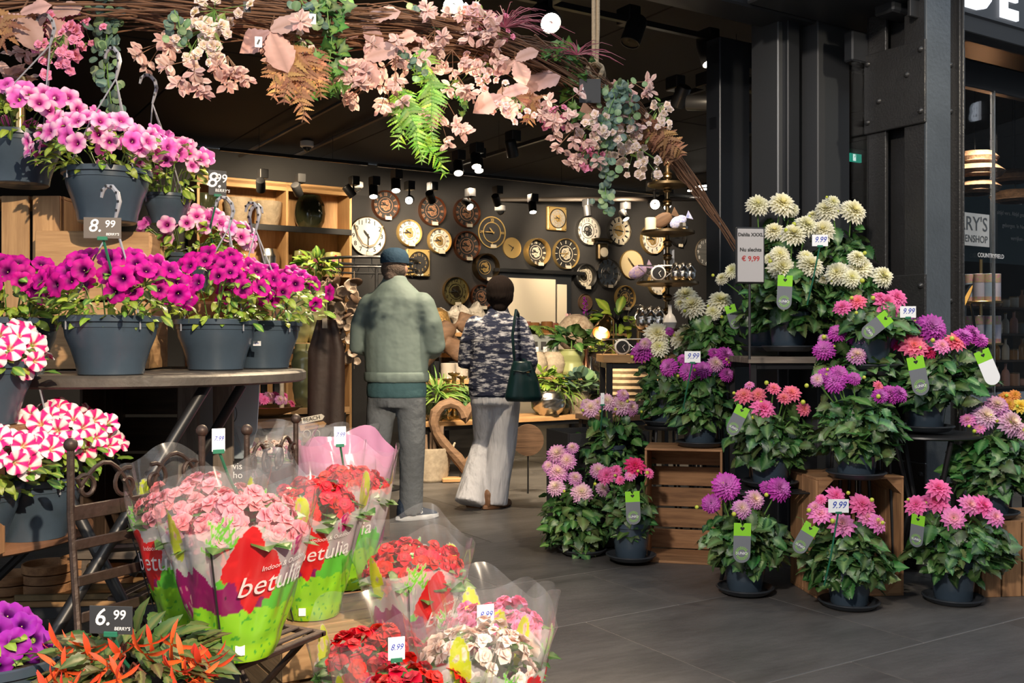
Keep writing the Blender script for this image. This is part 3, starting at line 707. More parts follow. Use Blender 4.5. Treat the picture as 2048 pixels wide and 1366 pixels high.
def begonia(label, px, py, d, col, rz=0, r0=.078, r1=.18, ht=.38, nf=58, bag='std', seed=0, name='wrapped_begonia', fs=.0235, fill=.79):
    base = at(px, py, d); r = random.Random(int(px*7+py)); t = thing(name, label, 'begonia', base, rz, group='begonias in printed sleeves')
    ob('sleeve', sleeve_mesh(bag, r0, r1, ht, seed), t)
    seam = [(0, -((r0+(r1-r0)*h**.9)*1.05+.002), ht*h) for h in (0, .1, .2, .3, .4, .5, .6, .68)]
    if bag != 'pink':
        ob('seam', MB().tube([Vector(p) for p in seam], .0022, 4).mesh('seam', m_blackink), t, RZ(-.14))
        ob('lettering', wrap_text('betulia', .062, .78, .47, r0, r1, ht, m_chalk, .3, .12), t)
        ob('lettering', wrap_text('Indoor & Outdoor', .016, .95, .57, r0, r1, ht, m_chalk, .2, .12), t)
        ob('sticker', MB().box((0, 0, 0), (.02, .001, .022)).mesh('sticker', m_white), t, T(.045*math.sin(.5), -r0*1.13, .03) @ RZ(.4))
    ob('pot', MB().lathe([(.001, .004), (r0*.8, .004), (r0*.95, .12), (r0*.8, .12), (.001, .11)], 20).mesh('pot', m_potd), t)
    R1 = r1*.72; pos = []; tries = 0
    while len(pos) < nf and tries < 3000:
        tries += 1
        u = dirv(r, .05, 1); sj = r.uniform(.8, 1.08); p = Vector((u.x*R1*sj, u.y*R1*sj, ht*fill*.86+u.z*.085*sj+r.uniform(-.012, .016)))
        if all((p-q).length > fs*1.12 for q in pos):
            pos.append(p); nn = u+Vector((r.uniform(-.5, .5), r.uniform(-.7, .2), r.uniform(-.2, .3)))
            ob('floret', r.choice(FM[col]), t, zframe(p, nn, fs*r.uniform(.8, 1.2), r.uniform(0, 6)))
    for i in range(34):
        u = dirv(r, -.2, 1); p = Vector((u.x*R1*.85, u.y*R1*.85, ht*fill*.78+u.z*.075))
        ob('leaf', r.choice(bleaf), t, frame(p, (u.x, u.y, .2), (r.uniform(-.4, .4), r.uniform(-.4, .4), 1), r.uniform(.05, .075)))
    for i in range(8):
        a = i*.785; ob('stem', MB().tube([(0, 0, .11), (.05*math.cos(a), .05*math.sin(a), .2), (R1*.7*math.cos(a), R1*.7*math.sin(a), ht*fill*.86)], .003, 4).mesh('stem', m_stem), t)
    return t
# ---------------------------------------------------------------- crates, tables, chairs
def board(parent, c, d, m, name='slat', X=None, b=.002):
    k = max(range(3), key=lambda i: d[i])
    Rm = Matrix.Identity(4) if k == 0 else (RZ(PI/2) if k == 1 else RY(-PI/2))
    dd = (Rm.inverted().to_3x3() @ Vector(d)); dd = (abs(dd.x), abs(dd.y), abs(dd.z))
    key = ('board', tuple(round(q, 4) for q in dd), m.name)
    if key not in SL: SL[key] = MB().box((0, 0, 0), dd, b=b).mesh(name, m)
    return ob(name, SL[key], parent, (X if X else Matrix.Identity(4)) @ T(*c) @ Rm)
def crate(label, loc, rz, w, h, dep, m, back='h', tri=True, n=5):
    """open towards local -y, standing on its end; origin at centre of the bottom"""
    t = thing('wooden_crate', label, 'crate', loc, rz); th = .012; r = random.Random(int(loc[0]*999))
    for z in (th/2, h-th/2):
        for i in range(2):
            board(t, (0, -dep/4+dep/2*i, z), (w, dep/2-.006, th), m, 'board')
    for s in (-1, 1):
        for i in range(2): board(t, (s*(w/2-th/2), -dep/4+dep/2*i, h/2), (th, dep/2-.008, h-2*th), m, 'board')
    for i in range(n):
        if back == 'h': q = (h-.02)/n; board(t, (0, dep/2+.005, .01+q*(i+.5)), (w, .01, q-.012), m)
        else: q = (w-.0)/n; board(t, (-w/2+q*(i+.5), dep/2+.005, h/2), (q-.012, .01, h), m)
    if tri:
        for sx in (-1, 1):
            for sz in (-1, 1):
                g = .07; x, z = sx*(w/2-th), (h-th if sz > 0 else th)
                o = [(x, z), (x-sx*g, z), (x, z-sz*g)]
                if sx*sz < 0: o = o[::-1]
                ob('corner_block', MB().prism(o, -dep/2+.002, dep/2).mesh('corner_block', m), t)
    return t
def boxcrate(label, loc, rz, w, dep, h, m, nh=3, vertical=False):
    """crate lying down; slatted sides, slatted top"""
    t = thing('wooden_crate', label, 'crate', loc, rz)
    for sy in (-1, 1):
        if vertical:
            n = max(2, round(w/.11)); q = w/n
            for i in range(n): board(t, (-w/2+q*(i+.5), sy*(dep/2-.006), h/2), (q-.008, .012, h), m)
        else:
            q = h/nh
            for i in range(nh): board(t, (0, sy*(dep/2-.006), q*(i+.5)), (w, .012, q-.01), m)
    for sx in (-1, 1):
        q = h/nh
        for i in range(nh): board(t, (sx*(w/2-.006), 0, q*(i+.5)), (.012, dep-.03, q-.01), m)
        for sy in (-1, 1): board(t, (sx*(w/2-.035), sy*(dep/2-.035), h/2), (.04, .04, h-.02), m, 'corner_post')
    n = max(2, round(dep/.1)); q = dep/n
    for i in range(n): board(t, (0, -dep/2+q*(i+.5), h-.006), (w, q-.01, .012), m, 'top_slat')
    return t
def tubeob(name, pts, r, m, parent, n=8): return ob(name, MB().tube(pts, r, n).mesh(name, m), parent)
def round_table(label, c, rad, m, legs=True, th=.035, name='bistro_table'):
    z = c[2]; t = thing(name, label, 'table', (c[0], c[1], 0))
    ob('table_top', MB().lathe([(.001, z-th), (rad-.01, z-th), (rad, z-th+.006), (rad, z-.006), (rad-.008, z), (.001, z)], 64).mesh('table_top', m), t)
    return t
# ---- left stall
tA = round_table('dark round bar table carrying the magenta petunias', (-1.26, 3.28, 1.064), .57, mat('worn_dark_top', (.1, .085, .07), .55, noi=(7, .5), bump=(30, .3)))
def leg(t, p, q, r=.017, m=m_black, n=10):
    o = Vector(t.location); return tubeob('leg', [p-o, q-o], r, m, t, n)
leg(tA, at(413, 770, 2.95), at(50, 1362, 2.5)); leg(tA, at(484, 770, 3.4), at(262, 1150, 3.25)); leg(tA, at(120, 960, 2.75), at(296, 1300, 2.75)); leg(tA, at(215, 900, 3.4), at(400, 1190, 3.55))
tubeob('stretcher', [at(195, 1098, 2.72)-Vector(tA.location), at(330, 1090, 3.3)-Vector(tA.location)], .012, m_black, tA)
ob('bolt', MB().ball((0, 0, 0), .012, 10).mesh('bolt', m_brass), tA, at(182, 1134, 2.66)-Vector(tA.location))
Bc = Vector((-1.66, 2.84, .62)); tB = round_table('low round table with rusty brown wooden top at far left', Bc, .43, mat('rusty_top', (.24, .11, .05), .6, noi=(5, .6), col2=(.09, .05, .035), bump=(20, .3)), th=.022)
for a in (0.3, 1.9, 3.4, 5.0): tubeob('leg', [(.3*math.cos(a), .3*math.sin(a), .6), (-.3*math.cos(a), -.3*math.sin(a), 0)], .013, m_black, tB)
zA = 1.064
c1 = crate('upright pale plank crate at the far left behind the petunias', (-1.72, 3.5, zA), PI, .42, .585, .3, w_pale, 'v', False, 4)
c1.location.z = zA
c2 = boxcrate('pale wooden box under the big pink petunia pot', (-1.4, 3.42, zA), .12, .36, .28, .46, w_pale, 2, False)
c3 = boxcrate('dark wooden box behind the light pink petunias', (-1.03, 3.72, zA), 0, .3, .26, .24, w_crate, 2)
# petunias on the bar table and crates
petunia('magenta petunias in grey pot at the front of the bar table', 222, 750, 2.86, (95, 505, 375, 655), 'm', 44, 202, (230, 372), 1)
petunia('magenta petunias in grey pot, second from the right end of table', 432, 740, 3.34, (330, 500, 560, 660), 'm', 46, 189, (458, 395), 1)
petunia('magenta petunias in grey pot with white sticker at right end of table', 526, 737, 3.56, (440, 535, 665, 655), 'm', 32, 148, (512, 405), 1)
stk = thing('price_sticker', 'small white price sticker on the rightmost petunia pot', 'sticker', at(514, 687, 3.38)); ob('paper', MB().box((0, 0, 0), (.03, .001, .016), b=.0003).mesh('paper', m_white), stk, RZ(-.3)); ob('lettering', text('8.99', .009, m_ink, .0002), stk, RZ(-.3) @ T(0, -.0008, 0))
petunia('dark magenta petunias at far left edge of the bar table', 20, 752, 2.9, (-100, 510, 140, 660), 'm', 38, 162)
petunia('light pink petunias in largest grey pot on the pale box', 215, 447, 3.2, (70, 236, 340, 360), 'pppd', 48, 202, (232, 95), 1)
petunia('pink petunias in grey pot on the plank crate at far left', 40, 372, 3.3, (-90, 178, 190, 290), 'pdd', 46, 175, (100, 30), 1)
petunia('pink petunias in small grey pot right of the largest pot', 335, 450, 3.5, (265, 268, 420, 390), 'pdp', 28, 121, (305, 150), 1, ps=.62)
petunia('pale pink petunias in grey pot below the second price sign', 372, 585, 3.66, (262, 420, 505, 525), 'pppd', 34, 148, (505, 410), -1, ps=.82)
petunia('red and white striped petunias in blue grey pot on rusty table', 64, 1075, 2.76, (0, 805, 235, 965), 's', 52, 202, (66, 650), 1)
petunia('red and white striped petunias cut off by left edge on rusty table', -70, 1105, 2.55, (-160, 850, 120, 985), 's', 44, 108)
pt = petunia('red and white striped petunias higher up at the left edge', -40, 850, 2.62, (-130, 640, 85, 800), 's', 40, 81)
bx = thing('wooden_stand', 'narrow wooden stand at left edge under striped petunias', 'stand', (pt.location.x, pt.location.y, .62))
for sx in (-1, 1):
    for sy in (-1, 1): board(bx, (sx*.09, sy*.09, (pt.location.z-.65)/2), (.03, .03, pt.location.z-.65), w_crate, 'leg')
board(bx, (0, 0, pt.location.z-.635), (.24, .24, .03), w_crate, 'top')
petunia('purple petunias at the lower left corner of the picture', -10, 1480, 1.95, (-110, 1215, 75, 1370), 'v', 26, 81)
st = boxcrate('low wooden crate at lower left carrying purple petunias and orange begonia', (-.85, 1.95, 0), 0, .75, .4, .36, w_crate, 3)
# orange trailing begonia
def bonfire(label, px, py, d, box):
    base = at(px, py, d); r = random.Random(5); t = thing('orange_begonia', label, 'begonia', base); k = d/F
    ob('pot', hpot, t); ob('soil', hsoil, t)
    x0, y0, x1, y1 = box; c = at((x0+x1)/2, (y0+y1)/2, d)-base; rx, rz = (x1-x0)/2*k, (y1-y0)/2*k
    for i in range(210):
        u = dirv(r, -.3, 1); s = r.uniform(.4, 1); p = c+Vector((u.x*rx*s, u.y*.16*s, u.z*rz*s))
        out = Vector((u.x, u.y-.2, r.uniform(-.5, .6))); ob('leaf', r.choice(GLB), t, frame(p, out, (r.uniform(-.5, .5), r.uniform(-.8, 0), .8), r.uniform(.04, .085)))
    for i in range(34):
        u = dirv(r, -.2, .9); u.y = -abs(u.y); p = c+Vector((u.x*rx, u.y*.18, u.z*rz*.9))
        ob('flower', r.choice(ORB), t, frame(p, (r.uniform(-.6, .8), -.4, r.uniform(-1, .2)), (0, -.5, 1), r.uniform(.02, .035)))
    for i in range(12):
        u = dirv(r, .1, .9); q = c+Vector((u.x*rx*.8, u.y*.13, u.z*rz*.8)); tubeob('stem', [(0, 0, .15), Vector((0, 0, .15)).lerp(q, .5)+Vector((0, 0, .03)), q], .0028, mat('red_stem', (.3, .08, .05), .5), t, 5)
GLB = [leaf_mesh('leaf', m_leafp, ov(.2), c, (.18, .2, .06), .3, .25, .1, 10, 0, s) for s, c in enumerate(((.06, .13, .03), (.1, .17, .04), (.1, .08, .03)))]
ORB = []
for s in range(2):
    b = MB()
    for i in range(4): petal_add(b, 1.7, .13, .2-.1*i, i*1.57+.3*s, .05, 0, (.8, .12, .02), (.85, .1, .05), .4, 4, .6)
    me = b.mesh('flower', m_petal, 180); me.transform(RY(PI/2)); ORB.append(me)
bonfire('orange begonia with narrow bronze leaves beside the 6.99 sign', 245, 1520, 1.95, (95, 1255, 430, 1420))
# ---------------------------------------------------------------- iron chairs
def scroll(c, r, turns, a0, sgn=1, n=18):
    return [Vector((c[0]+sgn*r*(1-.75*i/n)*math.cos(a0+turns*2*PI*i/n), 0, c[1]+r*(1-.75*i/n)*math.sin(a0+turns*2*PI*i/n))) for i in range(n+1)]
def iron_chair(label, c, face, s=1.0, seat=True):
    """c = centre between the back posts on the floor; face = direction the sitter looks"""
    f = Vector(face).normalized(); rz = math.atan2(f.y, f.x)-PI/2
    t = thing('iron_chair', label, 'chair', c, rz)  # local +y forward, x along the back
    w = .2*s; zt_ = .915*s; zb = .77*s
    for sx in (-1, 1):
        tubeob('back_post', [(sx*w, -.0, zt_), (sx*w, .0, zb), (sx*w, .03, .45*s), (sx*w, .38, .01)], .0085, m_iron, t)
        ob('finial', MB().ball((0, 0, 0), .016, 12).mesh('finial', m_iron), t, T(sx*w, 0, zt_+.012))
        tubeob('leg', [(sx*w*.9, .36, .44*s), (sx*w*.9, -.06, .01)], .0085, m_iron, t)
    board(t, (0, 0, zb), (2*w, .006, .035), m_iron, 'top_rail')
    for k, z in enumerate((.7, .62, .54)): board(t, (0, .012*(k+1), z*s), (2*w, .006, .024), m_iron, 'back_slat')
    for sx in (-1, 1):
        P = [Vector((sx*.03, 0, zb+.018))]+[Vector((sx*(.03+.165*i/8), 0, zb+.02+.1*math.sin(PI*(.95-i/8*.9))*(1-.25*i/8))) for i in range(1, 9)]
        q = scroll((sx*.16, zb+.055), .035, 1.1, 0, sx)
        tubeob('scroll', P[:8]+q[2:], .0055, m_iron, t, 6); tubeob('scroll', [p for p in scroll((sx*.045, zb+.05), .04, 1.2, 1.2, -sx)], .0055, m_iron, t, 6)
    if seat:
        for sx in (-1, 1): board(t, (sx*w, .2, .45*s), (.02, .4, .012), m_iron, 'seat_frame')
        for y in (0.01, .39): board(t, (0, y, .45*s), (2*w, .02, .012), m_iron, 'seat_frame')
        for i in range(8): board(t, (0, .055+i*.044, .457*s), (2*w-.01, .022, .005), m_iron, 'seat_slat')
    return t
pa, pb_ = Vector((-.985, 2.27, 0)), Vector((-.822, 2.58, 0)); bd = (pb_-pa)
iron_chair('brown iron scroll back chair carrying the pink begonia', (pa+pb_)/2, (bd.y, -bd.x, 0))
iron_chair('brown iron scroll back chair behind the pink begonia', at(546, 905, 2.92)*Vector((1, 1, 0)), (-.97, .12, 0), .99)
# ---------------------------------------------------------------- begonias in sleeves
begonia('large pink begonia in printed sleeve standing on iron chair', 478, 1304, 2.19, 'p', .05, seed=0, nf=66)
begonia('pink begonia in printed sleeve half hidden behind largest one', 395, 1250, 2.42, 'p', -1.2, seed=2)
b2 = boxcrate('lying crate of warm planks under the red begonia', (-.46, 3.02, 0), .55, .62, .4, .348, w_pale, 3)
begonia('red begonia with lime sleeve on the plank crate', 624, 1228, 2.95, 'r', -.35, seed=1, ht=.44)
begonia('red begonia in pink backed sleeve behind the lime one', 690, 1170, 3.22, 'r', -.6, seed=3, ht=.42)
pal = boxcrate('low slatted pallet under the front begonias', (-.17, 2.55, 0), .15, .74, .62, .1, w_crate, 1)
begonia('red begonia with poppy print and white lettering, right of crate', 828, 1342, 2.86, 'r', .15, seed=0, ht=.40)
begonia('bright pink begonia in clear topped sleeve nearest the aisle', 990, 1486, 2.62, 'h', -1.9, seed=1, ht=.40)
begonia('creamy white begonia in sleeve at bottom edge', 960, 1560, 2.38, 'w', -2.6, seed=2, ht=.40)
begonia('red begonia in silver edged sleeve at lower left of group', 755, 1566, 2.42, 'r', 2.0, seed=3, ht=.40)
begonia('red begonia cut off by the bottom edge of picture', 830, 1640, 2.2, 'r', 2.7, seed=1, ht=.36)
pk = begonia('kalanchoe with pale buds in pink paper wrap', 690, 1100, 3.75, 'w', 0, bag='pink', ht=.4, r1=.2, nf=20, name='wrapped_kalanchoe', fs=.012); pk['category'] = 'kalanchoe'
mk = boxcrate('crate behind the red begonias holding pink wrapped kalanchoe', Vector((pk.location.x, pk.location.y, 0)), .5, .25, .25, pk.location.z, w_crate, 3)
# clear wrapped small plants behind
def clearwrap(label, px, py, d, col, seed):
    base = at(px, py, d); r = random.Random(seed); t = thing('wrapped_plant', label, 'plant', base)
    NA = 40; vv = []
    for j in range(9):
        for i in range(NA):
            a = 2*PI*i/NA; h = j/8; rr = (.05+.1*h)*(1+.12*h*math.sin(5*a+seed)); vv.append(Vector((rr*math.cos(a), rr*math.sin(a), h*.24*(1+.1*h*math.cos(3*a+seed)))))
    ob('film', MB().add(vv, [(j*NA+i, j*NA+(i+1) % NA, (j+1)*NA+(i+1) % NA, (j+1)*NA+i) for j in range(8) for i in range(NA)]).mesh('film', m_clear, 180), t)
    ob('pot', MB().lathe([(.001, 0), (.045, 0), (.055, .09), (.001, .085)], 18).mesh('pot', m_potd), t)
    for i in range(34):
        u = dirv(r, .1, 1); ob('floret', r.choice(FM[col]), t, zframe((u.x*.09, u.y*.09, .13+u.z*.06), u+Vector((0, -.4, .2)), .013, r.random()*6))
    for i in range(22):
        u = dirv(r, -.4, .6); ob('leaf', r.choice(bleaf), t, frame((u.x*.05, u.y*.05, .12+u.z*.03), (u.x, u.y, .2), (0, 0, 1), .045))
for i, (px, py, d, c) in enumerate(((490, 978, 3.9, 'h'), (545, 985, 3.7, 'w'), (585, 972, 4.2, 'h'), (640, 968, 4.4, 'w'), (700, 962, 4.7, 'w'))):
    clearwrap(['pink potted plant in clear film by the letter print pot', 'cream potted plant in clear film behind the chair back', 'pink potted plant in clear film, middle of the wrapped row', 'cream potted plant in clear film below the beach sign', 'cream potted plant in clear film beside the pink paper'][i], px, py, d, c, i)
sh = boxcrate('dark crate table holding clear wrapped plants', at(560, 990, 4.1)*Vector((1, 1, 0)), .5, .8, .42, at(590, 985, 4.2).z, w_dark, 3)
lp = thing('letter_pot', 'black square pot printed with white lower case letters', 'pot', at(479, 975, 3.6))
ob('body', MB().box((0, 0, .05), (.085, .085, .1), b=.004).mesh('body', m_blackm), lp)
for k, s in enumerate(('wis', 'tho', 'orn')): ob('lettering', text(s, .034, m_chalk, .0004), lp, T(0, -.0432, .082-.032*k))
# ---------------------------------------------------------------- price signs
def price(label, px, py, d, w, h, kind, val, foot, tilt=0, stick=None):
    p = at(px, py, d); t = thing('price_sign', label, 'price sign', p, group='price signs'); k = d/F; w *= k; h *= k
    m = {'w': m_white, 's': m_slate, 'b': m_slatel}[kind]; X = RZ(tilt)
    c = ob('card', MB().box((0, 0, 0), (w, .002, h), b=.0006).mesh('card', m), t, X)
    if kind == 'w': ob('lettering', text(val, min(h*.72, w*.5), m_ink, .0003, .35), c, T(0, -.0016, h*.06) @ SCL(.85, 1, 1))
    else:
        ob('lettering', text(val[0]+'.', h*.85, m_chalk, .0003, .2, bold=.0004), c, T(-w*.2, -.0016, h*.08)); ob('lettering', text(val[2:], h*.48, m_chalk, .0003, .1, bold=.0003), c, T(w*.2, -.0016, h*.18))
        ob('lettering', text("BERRY'S", h*.17, m_chalk, .0003, .1), c, T(w*.27, -.0016, -h*.3))
    L = (foot[1]-py)*k
    ob('clip', MB().box((0, 0, 0), (.026, .008, .01), b=.001).mesh('clip', m_green), t, X @ T(0, 0, -h/2))
    tubeob('stick', [(0, .004, -h/2), ((foot[0]-px)*k, .05, -L), ((foot[0]-px)*k*1.3, .12, -L*1.6)], .0038, m_green if stick is None else stick, t, 6)
price('brown 8.99 price card above the front magenta petunias', 205, 456, 2.66, 72, 42, 'b', '8.99', (208, 540), .15)
price('black 8.99 price card on long green stick by the oak cabinet', 435, 366, 3.45, 36, 50, 's', '8.99', (412, 450), .6)
price('black 6.99 price card in front of the orange begonia', 222, 1240, 1.84, 90, 56, 's', '6.99', (227, 1340), -.1)
price('small white price card on green stick in large pink begonia', 437, 880, 2.3, 26, 46, 'w', '7.99', (445, 960), .5)
price('small white price card on green stick above red begonias', 680, 872, 3.15, 24, 38, 'w', '7.99', (683, 945), .35)
price('white price card on black stick in bright pink begonia', 971, 1232, 2.45, 36, 46, 'w', '8.99', (982, 1290), .35, m_blackm)
price('white price card on green stick in lower red begonia', 793, 1297, 2.2, 34, 46, 'w', '8.99', (803, 1366), .3)
for (px, py, d, lb, fy) in ((1385, 714, 5.0, 'white 9.99 price card in the magenta dahlia on left crate', 780), (1640, 481, 4.6, 'white 9.99 price card amid cream dahlias', 560), (1816, 624, 4.6, 'white 9.99 price card beside the steel column', 680), (1677, 1012, 4.12, 'white 9.99 price card in pink dahlia before right crate', 1120)):
    price(lb, px, py, d, 32 if py < 900 else 41, 23 if py < 900 else 27, 'w', '9.99', (px-8, fy))
price('narrow white card edge in lilac dahlia above black bin', 1205, 798, 5.3, 8, 24, 'w', '9', (1205, 840), .4)
ss = thing('display_sign', 'black framed sign reading Dahlia XXXL with red price', 'sign', at(1500, 511, 4.5)); k = 4.5/F
ob('frame', MB().box((0, 0, 0), (60*k, .012, 113*k), b=.005).mesh('frame', m_blackm), ss, RZ(.12)); fr_ = ob('panel', MB().box((0, -.0065, 0), (54*k, .003, 106*k), b=.001).mesh('panel', mat('grey_paper', (.42, .4, .4), .5)), ss, RZ(.12))
m_red = mat('red_print', (.4, .03, .03), .5); m_dk = mat('dark_print', (.03, .03, .03), .5)
for s, z, sz, m in (('Dahlia XXXL', 41, 8.6, m_dk), ('Nu slechts', 11, 9.4, m_dk), ('€ 9,99', -7, 12.5, m_red)): ob('lettering', text(s, sz*k*1.12, m, .0003, bold=.0006), fr_, T(0, -.0085, z*k))
tubeob('pole', [(0, .008, -56*k), (0, .01, -.47*1.0)], .006, m_blackm, ss)
# hang tags on the plants
m_lime = mat('lime_print', (.25, .62, .03), .5); m_tag = mat('grey_tag', (.16, .17, .19), .5)
def tag(label, px, py, d, s, tilt=0, yaw=0, blank=False):
    t = thing('plant_tag', label, 'plant tag', at(px, py, d), group='grey and lime plant tags'); w, h = .072*s, .166*s
    X = RZ(yaw) @ RY(tilt)
    o = [(w/2, h*.18), (-w/2, h*.18), (-w/2, -h/2+w/2)]+[(-w/2*math.cos(a), -h/2+w/2-w/2*math.sin(a)) for a in [PI*i/12 for i in range(1, 12)]]+[(w/2, -h/2+w/2)]
    ob('grey_half', MB().prism(o, -.0006, .0006).mesh('grey_half', m_white if blank else m_tag), t, X)
    tubeob('tie', [(0, -.001, h*.4), (0, .03, h*.55), (.01, .16, h*.45)], .0012, m_stem, t, 4)
    ob('lime_half', MB().prism([(w/2, h/2), (w*.12, h/2), (0, h*.4), (-w*.12, h/2), (-w/2, h/2), (-w/2, h*.18), (w/2, h*.18)], -.0006, .0006).mesh('lime_half', m_lime), t, X)
    hole = [(w*.13*(16*math.sin(q)**3)/16, h*.36+w*.13*(13*math.cos(q)-5*math.cos(2*q)-2*math.cos(3*q)-math.cos(4*q))/16) for q in [2*PI*i/20 for i in range(20)]][::-1]
    ob('heart_hole', MB().prism(hole, -.001, .001).mesh('heart_hole', m_blackm), t, X)
    if not blank:
        ob('lettering', text('SUNIQ', .016*s, m_chalk, .0002), t, X @ T(0, -.0009, -h*.26))
        lg = MB()
        for i in range(22):
            a = 2*PI*i/22
            if abs(math.sin(a)) > .25:
                for q in (.36, .27): lg.box((w*q*math.cos(a+q), -.0009, -h*.26+w*q*math.sin(a+q)), (.0035*s, .0004, .0035*s))
        ob('logo', lg.mesh('logo', m_lime), t, X, kind='stuff')
tag('hanging plant tag below the lowest left cream dahlia', 1569, 585, 4.55, .95, .05)
tag('hanging plant tag tilted at right of cream dahlias by twig end', 1466, 634, 5.0, .75, -.3)
tag('hanging plant tag tilted beside coral dahlia behind left crate', 1474, 841, 4.45, .85, .45, -.5)
tag('hanging plant tag in dahlia left of the left crate', 1266, 1016, 4.95, 1.0, -.05)
tag('largest upright plant tag on purple dahlia at floor', 1484, 1086, 4.28, 1.03, .03)
tag('dark tilted plant tag left of pink dahlia before right crate', 1609, 1077, 4.2, .85, .5, -.5)
tag('plant tag half hidden left of the rightmost floor dahlia', 1834, 1062, 4.3, .85, .1, -.9)
tag('plant tag on pink dahlia standing on the black table', 1837, 752, 4.4, 1.05, -.2)
tag('white backed plant tag at right in magenta dahlia', 1976, 735, 4.5, 1.0, -.4, 0, True)
tag('plant tag lying flat under the upper pink dahlia', 1752, 652, 4.45, .9, .9, 0)
# ---------------------------------------------------------------- right stall
cl_ = fl(1375, 1132); crate('upright open crate with horizontal back boards, left of stall', (cl_.x+.02, cl_.y+.2, 0), -.22, .40, .60, .32, w_crate, 'h', False, 5)
cr_ = fl(1718, 1198); crate('upright open crate with corner blocks behind pink dahlia', (cr_.x, cr_.y+.18, 0), .12, .42, .545, .3, w_crate, 'v', True, 5)
cx_ = fl(2030, 1190); boxcrate('lying crate with upright planks at right edge', (cx_.x+.05, cx_.y+.15, 0), .12, .5, .34, .345, w_crate, 2, True)
bench = thing('plank_bench', 'grey plank bench with black steel legs under cream dahlias', 'bench', at(1610, 683, 5.05)*Vector((1, 1, 0)), 0)
for i in range(3): board(bench, (0, -.18+.18*i, 1.07), (.7, .17, .03), w_grey, 'plank')
for sx in (-1, 1):
    for sy in (-1, 1): board(bench, (sx*.32, sy*.23, .527), (.03, .03, 1.055), m_black, 'leg')
for sy in (-1, 1): board(bench, (0, sy*.23, 1.04), (.64, .02, .03), m_black, 'rail')
kt = at(1850, 866, 4.72); btb = thing('bistro_table', 'round black metal table beside the steel column', 'table', (kt.x, kt.y, 0))
ob('table_top', MB().lathe([(.001, kt.z-.014), (.25, kt.z-.014), (.258, kt.z-.008), (.256, kt.z), (.001, kt.z)], 48).mesh('table_top', m_black), btb)
for a in (.5, 1.7, 3.6, 4.9): tubeob('leg', [(.2*math.cos(a), .2*math.sin(a), kt.z-.02), (.1*math.cos(a), .1*math.sin(a), .4), (.24*math.cos(a), .24*math.sin(a), 0)], .013, m_black, btb)
sb = at(1540, 974, 4.72); stn = thing('slatted_stand', 'low black slatted metal stand between the two crates', 'stand', (sb.x, sb.y, 0), .1)
for i in range(8): board(stn, (0, -.16+i*.045, sb.z-.006), (.42, .03, .008), m_black, 'slat')
for sx in (-1, 1):
    for sy in (-1, 1): tubeob('leg', [(sx*.19, sy*.15, sb.z-.01), (sx*.19, -sy*.15, 0)], .01, m_black, stn)
bn = at(1125, 920, 5.75); bin_ = thing('black_bin', 'square black planter box behind lilac dahlias', 'planter', (bn.x+.2, bn.y, 0), .3)
for s in (-1, 1):
    board(bin_, (s*.24, 0, .33), (.015, .36, .64), m_blackm, 'side_panel'); board(bin_, (0, s*.18, .33), (.48, .015, .64), m_blackm, 'front_panel')
board(bin_, (0, 0, .36), (.46, .34, .02), m_blackm, 'inner_shelf')
Dh = dahlia
Dh('cream dahlia in pot behind the display sign, tallest at left', 1530, 703, 5.27, (1480, 420, 1620, 680), [(1515, 411, 20, 'w'), (1563, 410, 23, 'w'), (1582, 420, 14, 'w'), (1465, 542, 14, 'w'), (1444, 558, 12, 'w'), (1548, 464, 18, 'w')], 120, seed=1)
Dh('cream dahlia on the grey bench, largest flowers in front', 1576, 703, 5.0, (1470, 540, 1700, 690), [(1562, 536, 24, 'w'), (1559, 511, 18, 'w'), (1620, 533, 23, 'w'), (1611, 515, 14, 'w'), (1586, 471, 22, 'w'), (1611, 452, 20, 'w'), (1538, 518, 10, 'w'), (1645, 560, 10, 'w')], 150, lsz=.1, seed=2)
Dh('cream dahlia at rear right against the dark door post', 1680, 700, 5.1, (1610, 440, 1752, 660), [(1645, 462, 21, 'w'), (1654, 421, 21, 'w'), (1665, 405, 13, 'w'), (1705, 424, 23, 'w'), (1626, 432, 11, 'w')], 130, lsz=.1, seed=3)
Dh('cream dahlia right of the 9.99 card close to steel column', 1715, 704, 4.9, (1640, 560, 1780, 670), [(1674, 547, 21, 'w'), (1720, 536, 22, 'w'), (1702, 557, 18, 'w'), (1764, 554, 20, 'w'), (1714, 517, 16, 'w')], 80, seed=4)
Dh('cream dahlia left of the display sign pole', 1418, 760, 5.6, (1350, 625, 1490, 740), [(1372, 593, 20, 'w'), (1385, 613, 22, 'w'), (1440, 604, 21, 'w'), (1426, 625, 15, 'w'), (1362, 608, 12, 'w')], 90, seed=5)
Dh('cream and lilac dahlia with long drooping leaves', 1330, 850, 5.75, (1265, 700, 1420, 860), [(1314, 670, 23, 'w'), (1317, 694, 18, 'w'), (1363, 681, 20, 'w'), (1402, 690, 18, 'w'), (1374, 663, 15, 'w'), (1284, 705, 22, 'm'), (1338, 663, 9, 'm'), (1290, 688, 12, 'l')], 130, seed=6)
Dh('magenta dahlia on top of the left open crate', 1400, 892, 5.3, (1325, 745, 1475, 880), [(1338, 735, 18, 'm'), (1376, 743, 17, 'm'), (1405, 740, 18, 'm'), (1431, 728, 16, 'l'), (1450, 712, 19, 'm'), (1365, 718, 10, 'm'), (1453, 749, 14, 'm'), (1428, 707, 11, 'm')], 130, seed=7)
Dh('white and lilac dahlia above the black planter box', 1215, 958, 5.6, (1145, 835, 1300, 1000), [(1180, 817, 18, 'x'), (1196, 806, 10, 'x'), (1213, 804, 17, 'x'), (1242, 811, 20, 'x'), (1262, 816, 15, 'l'), (1246, 790, 12, 'l'), (1172, 806, 9, 'x')], 140, seed=8)
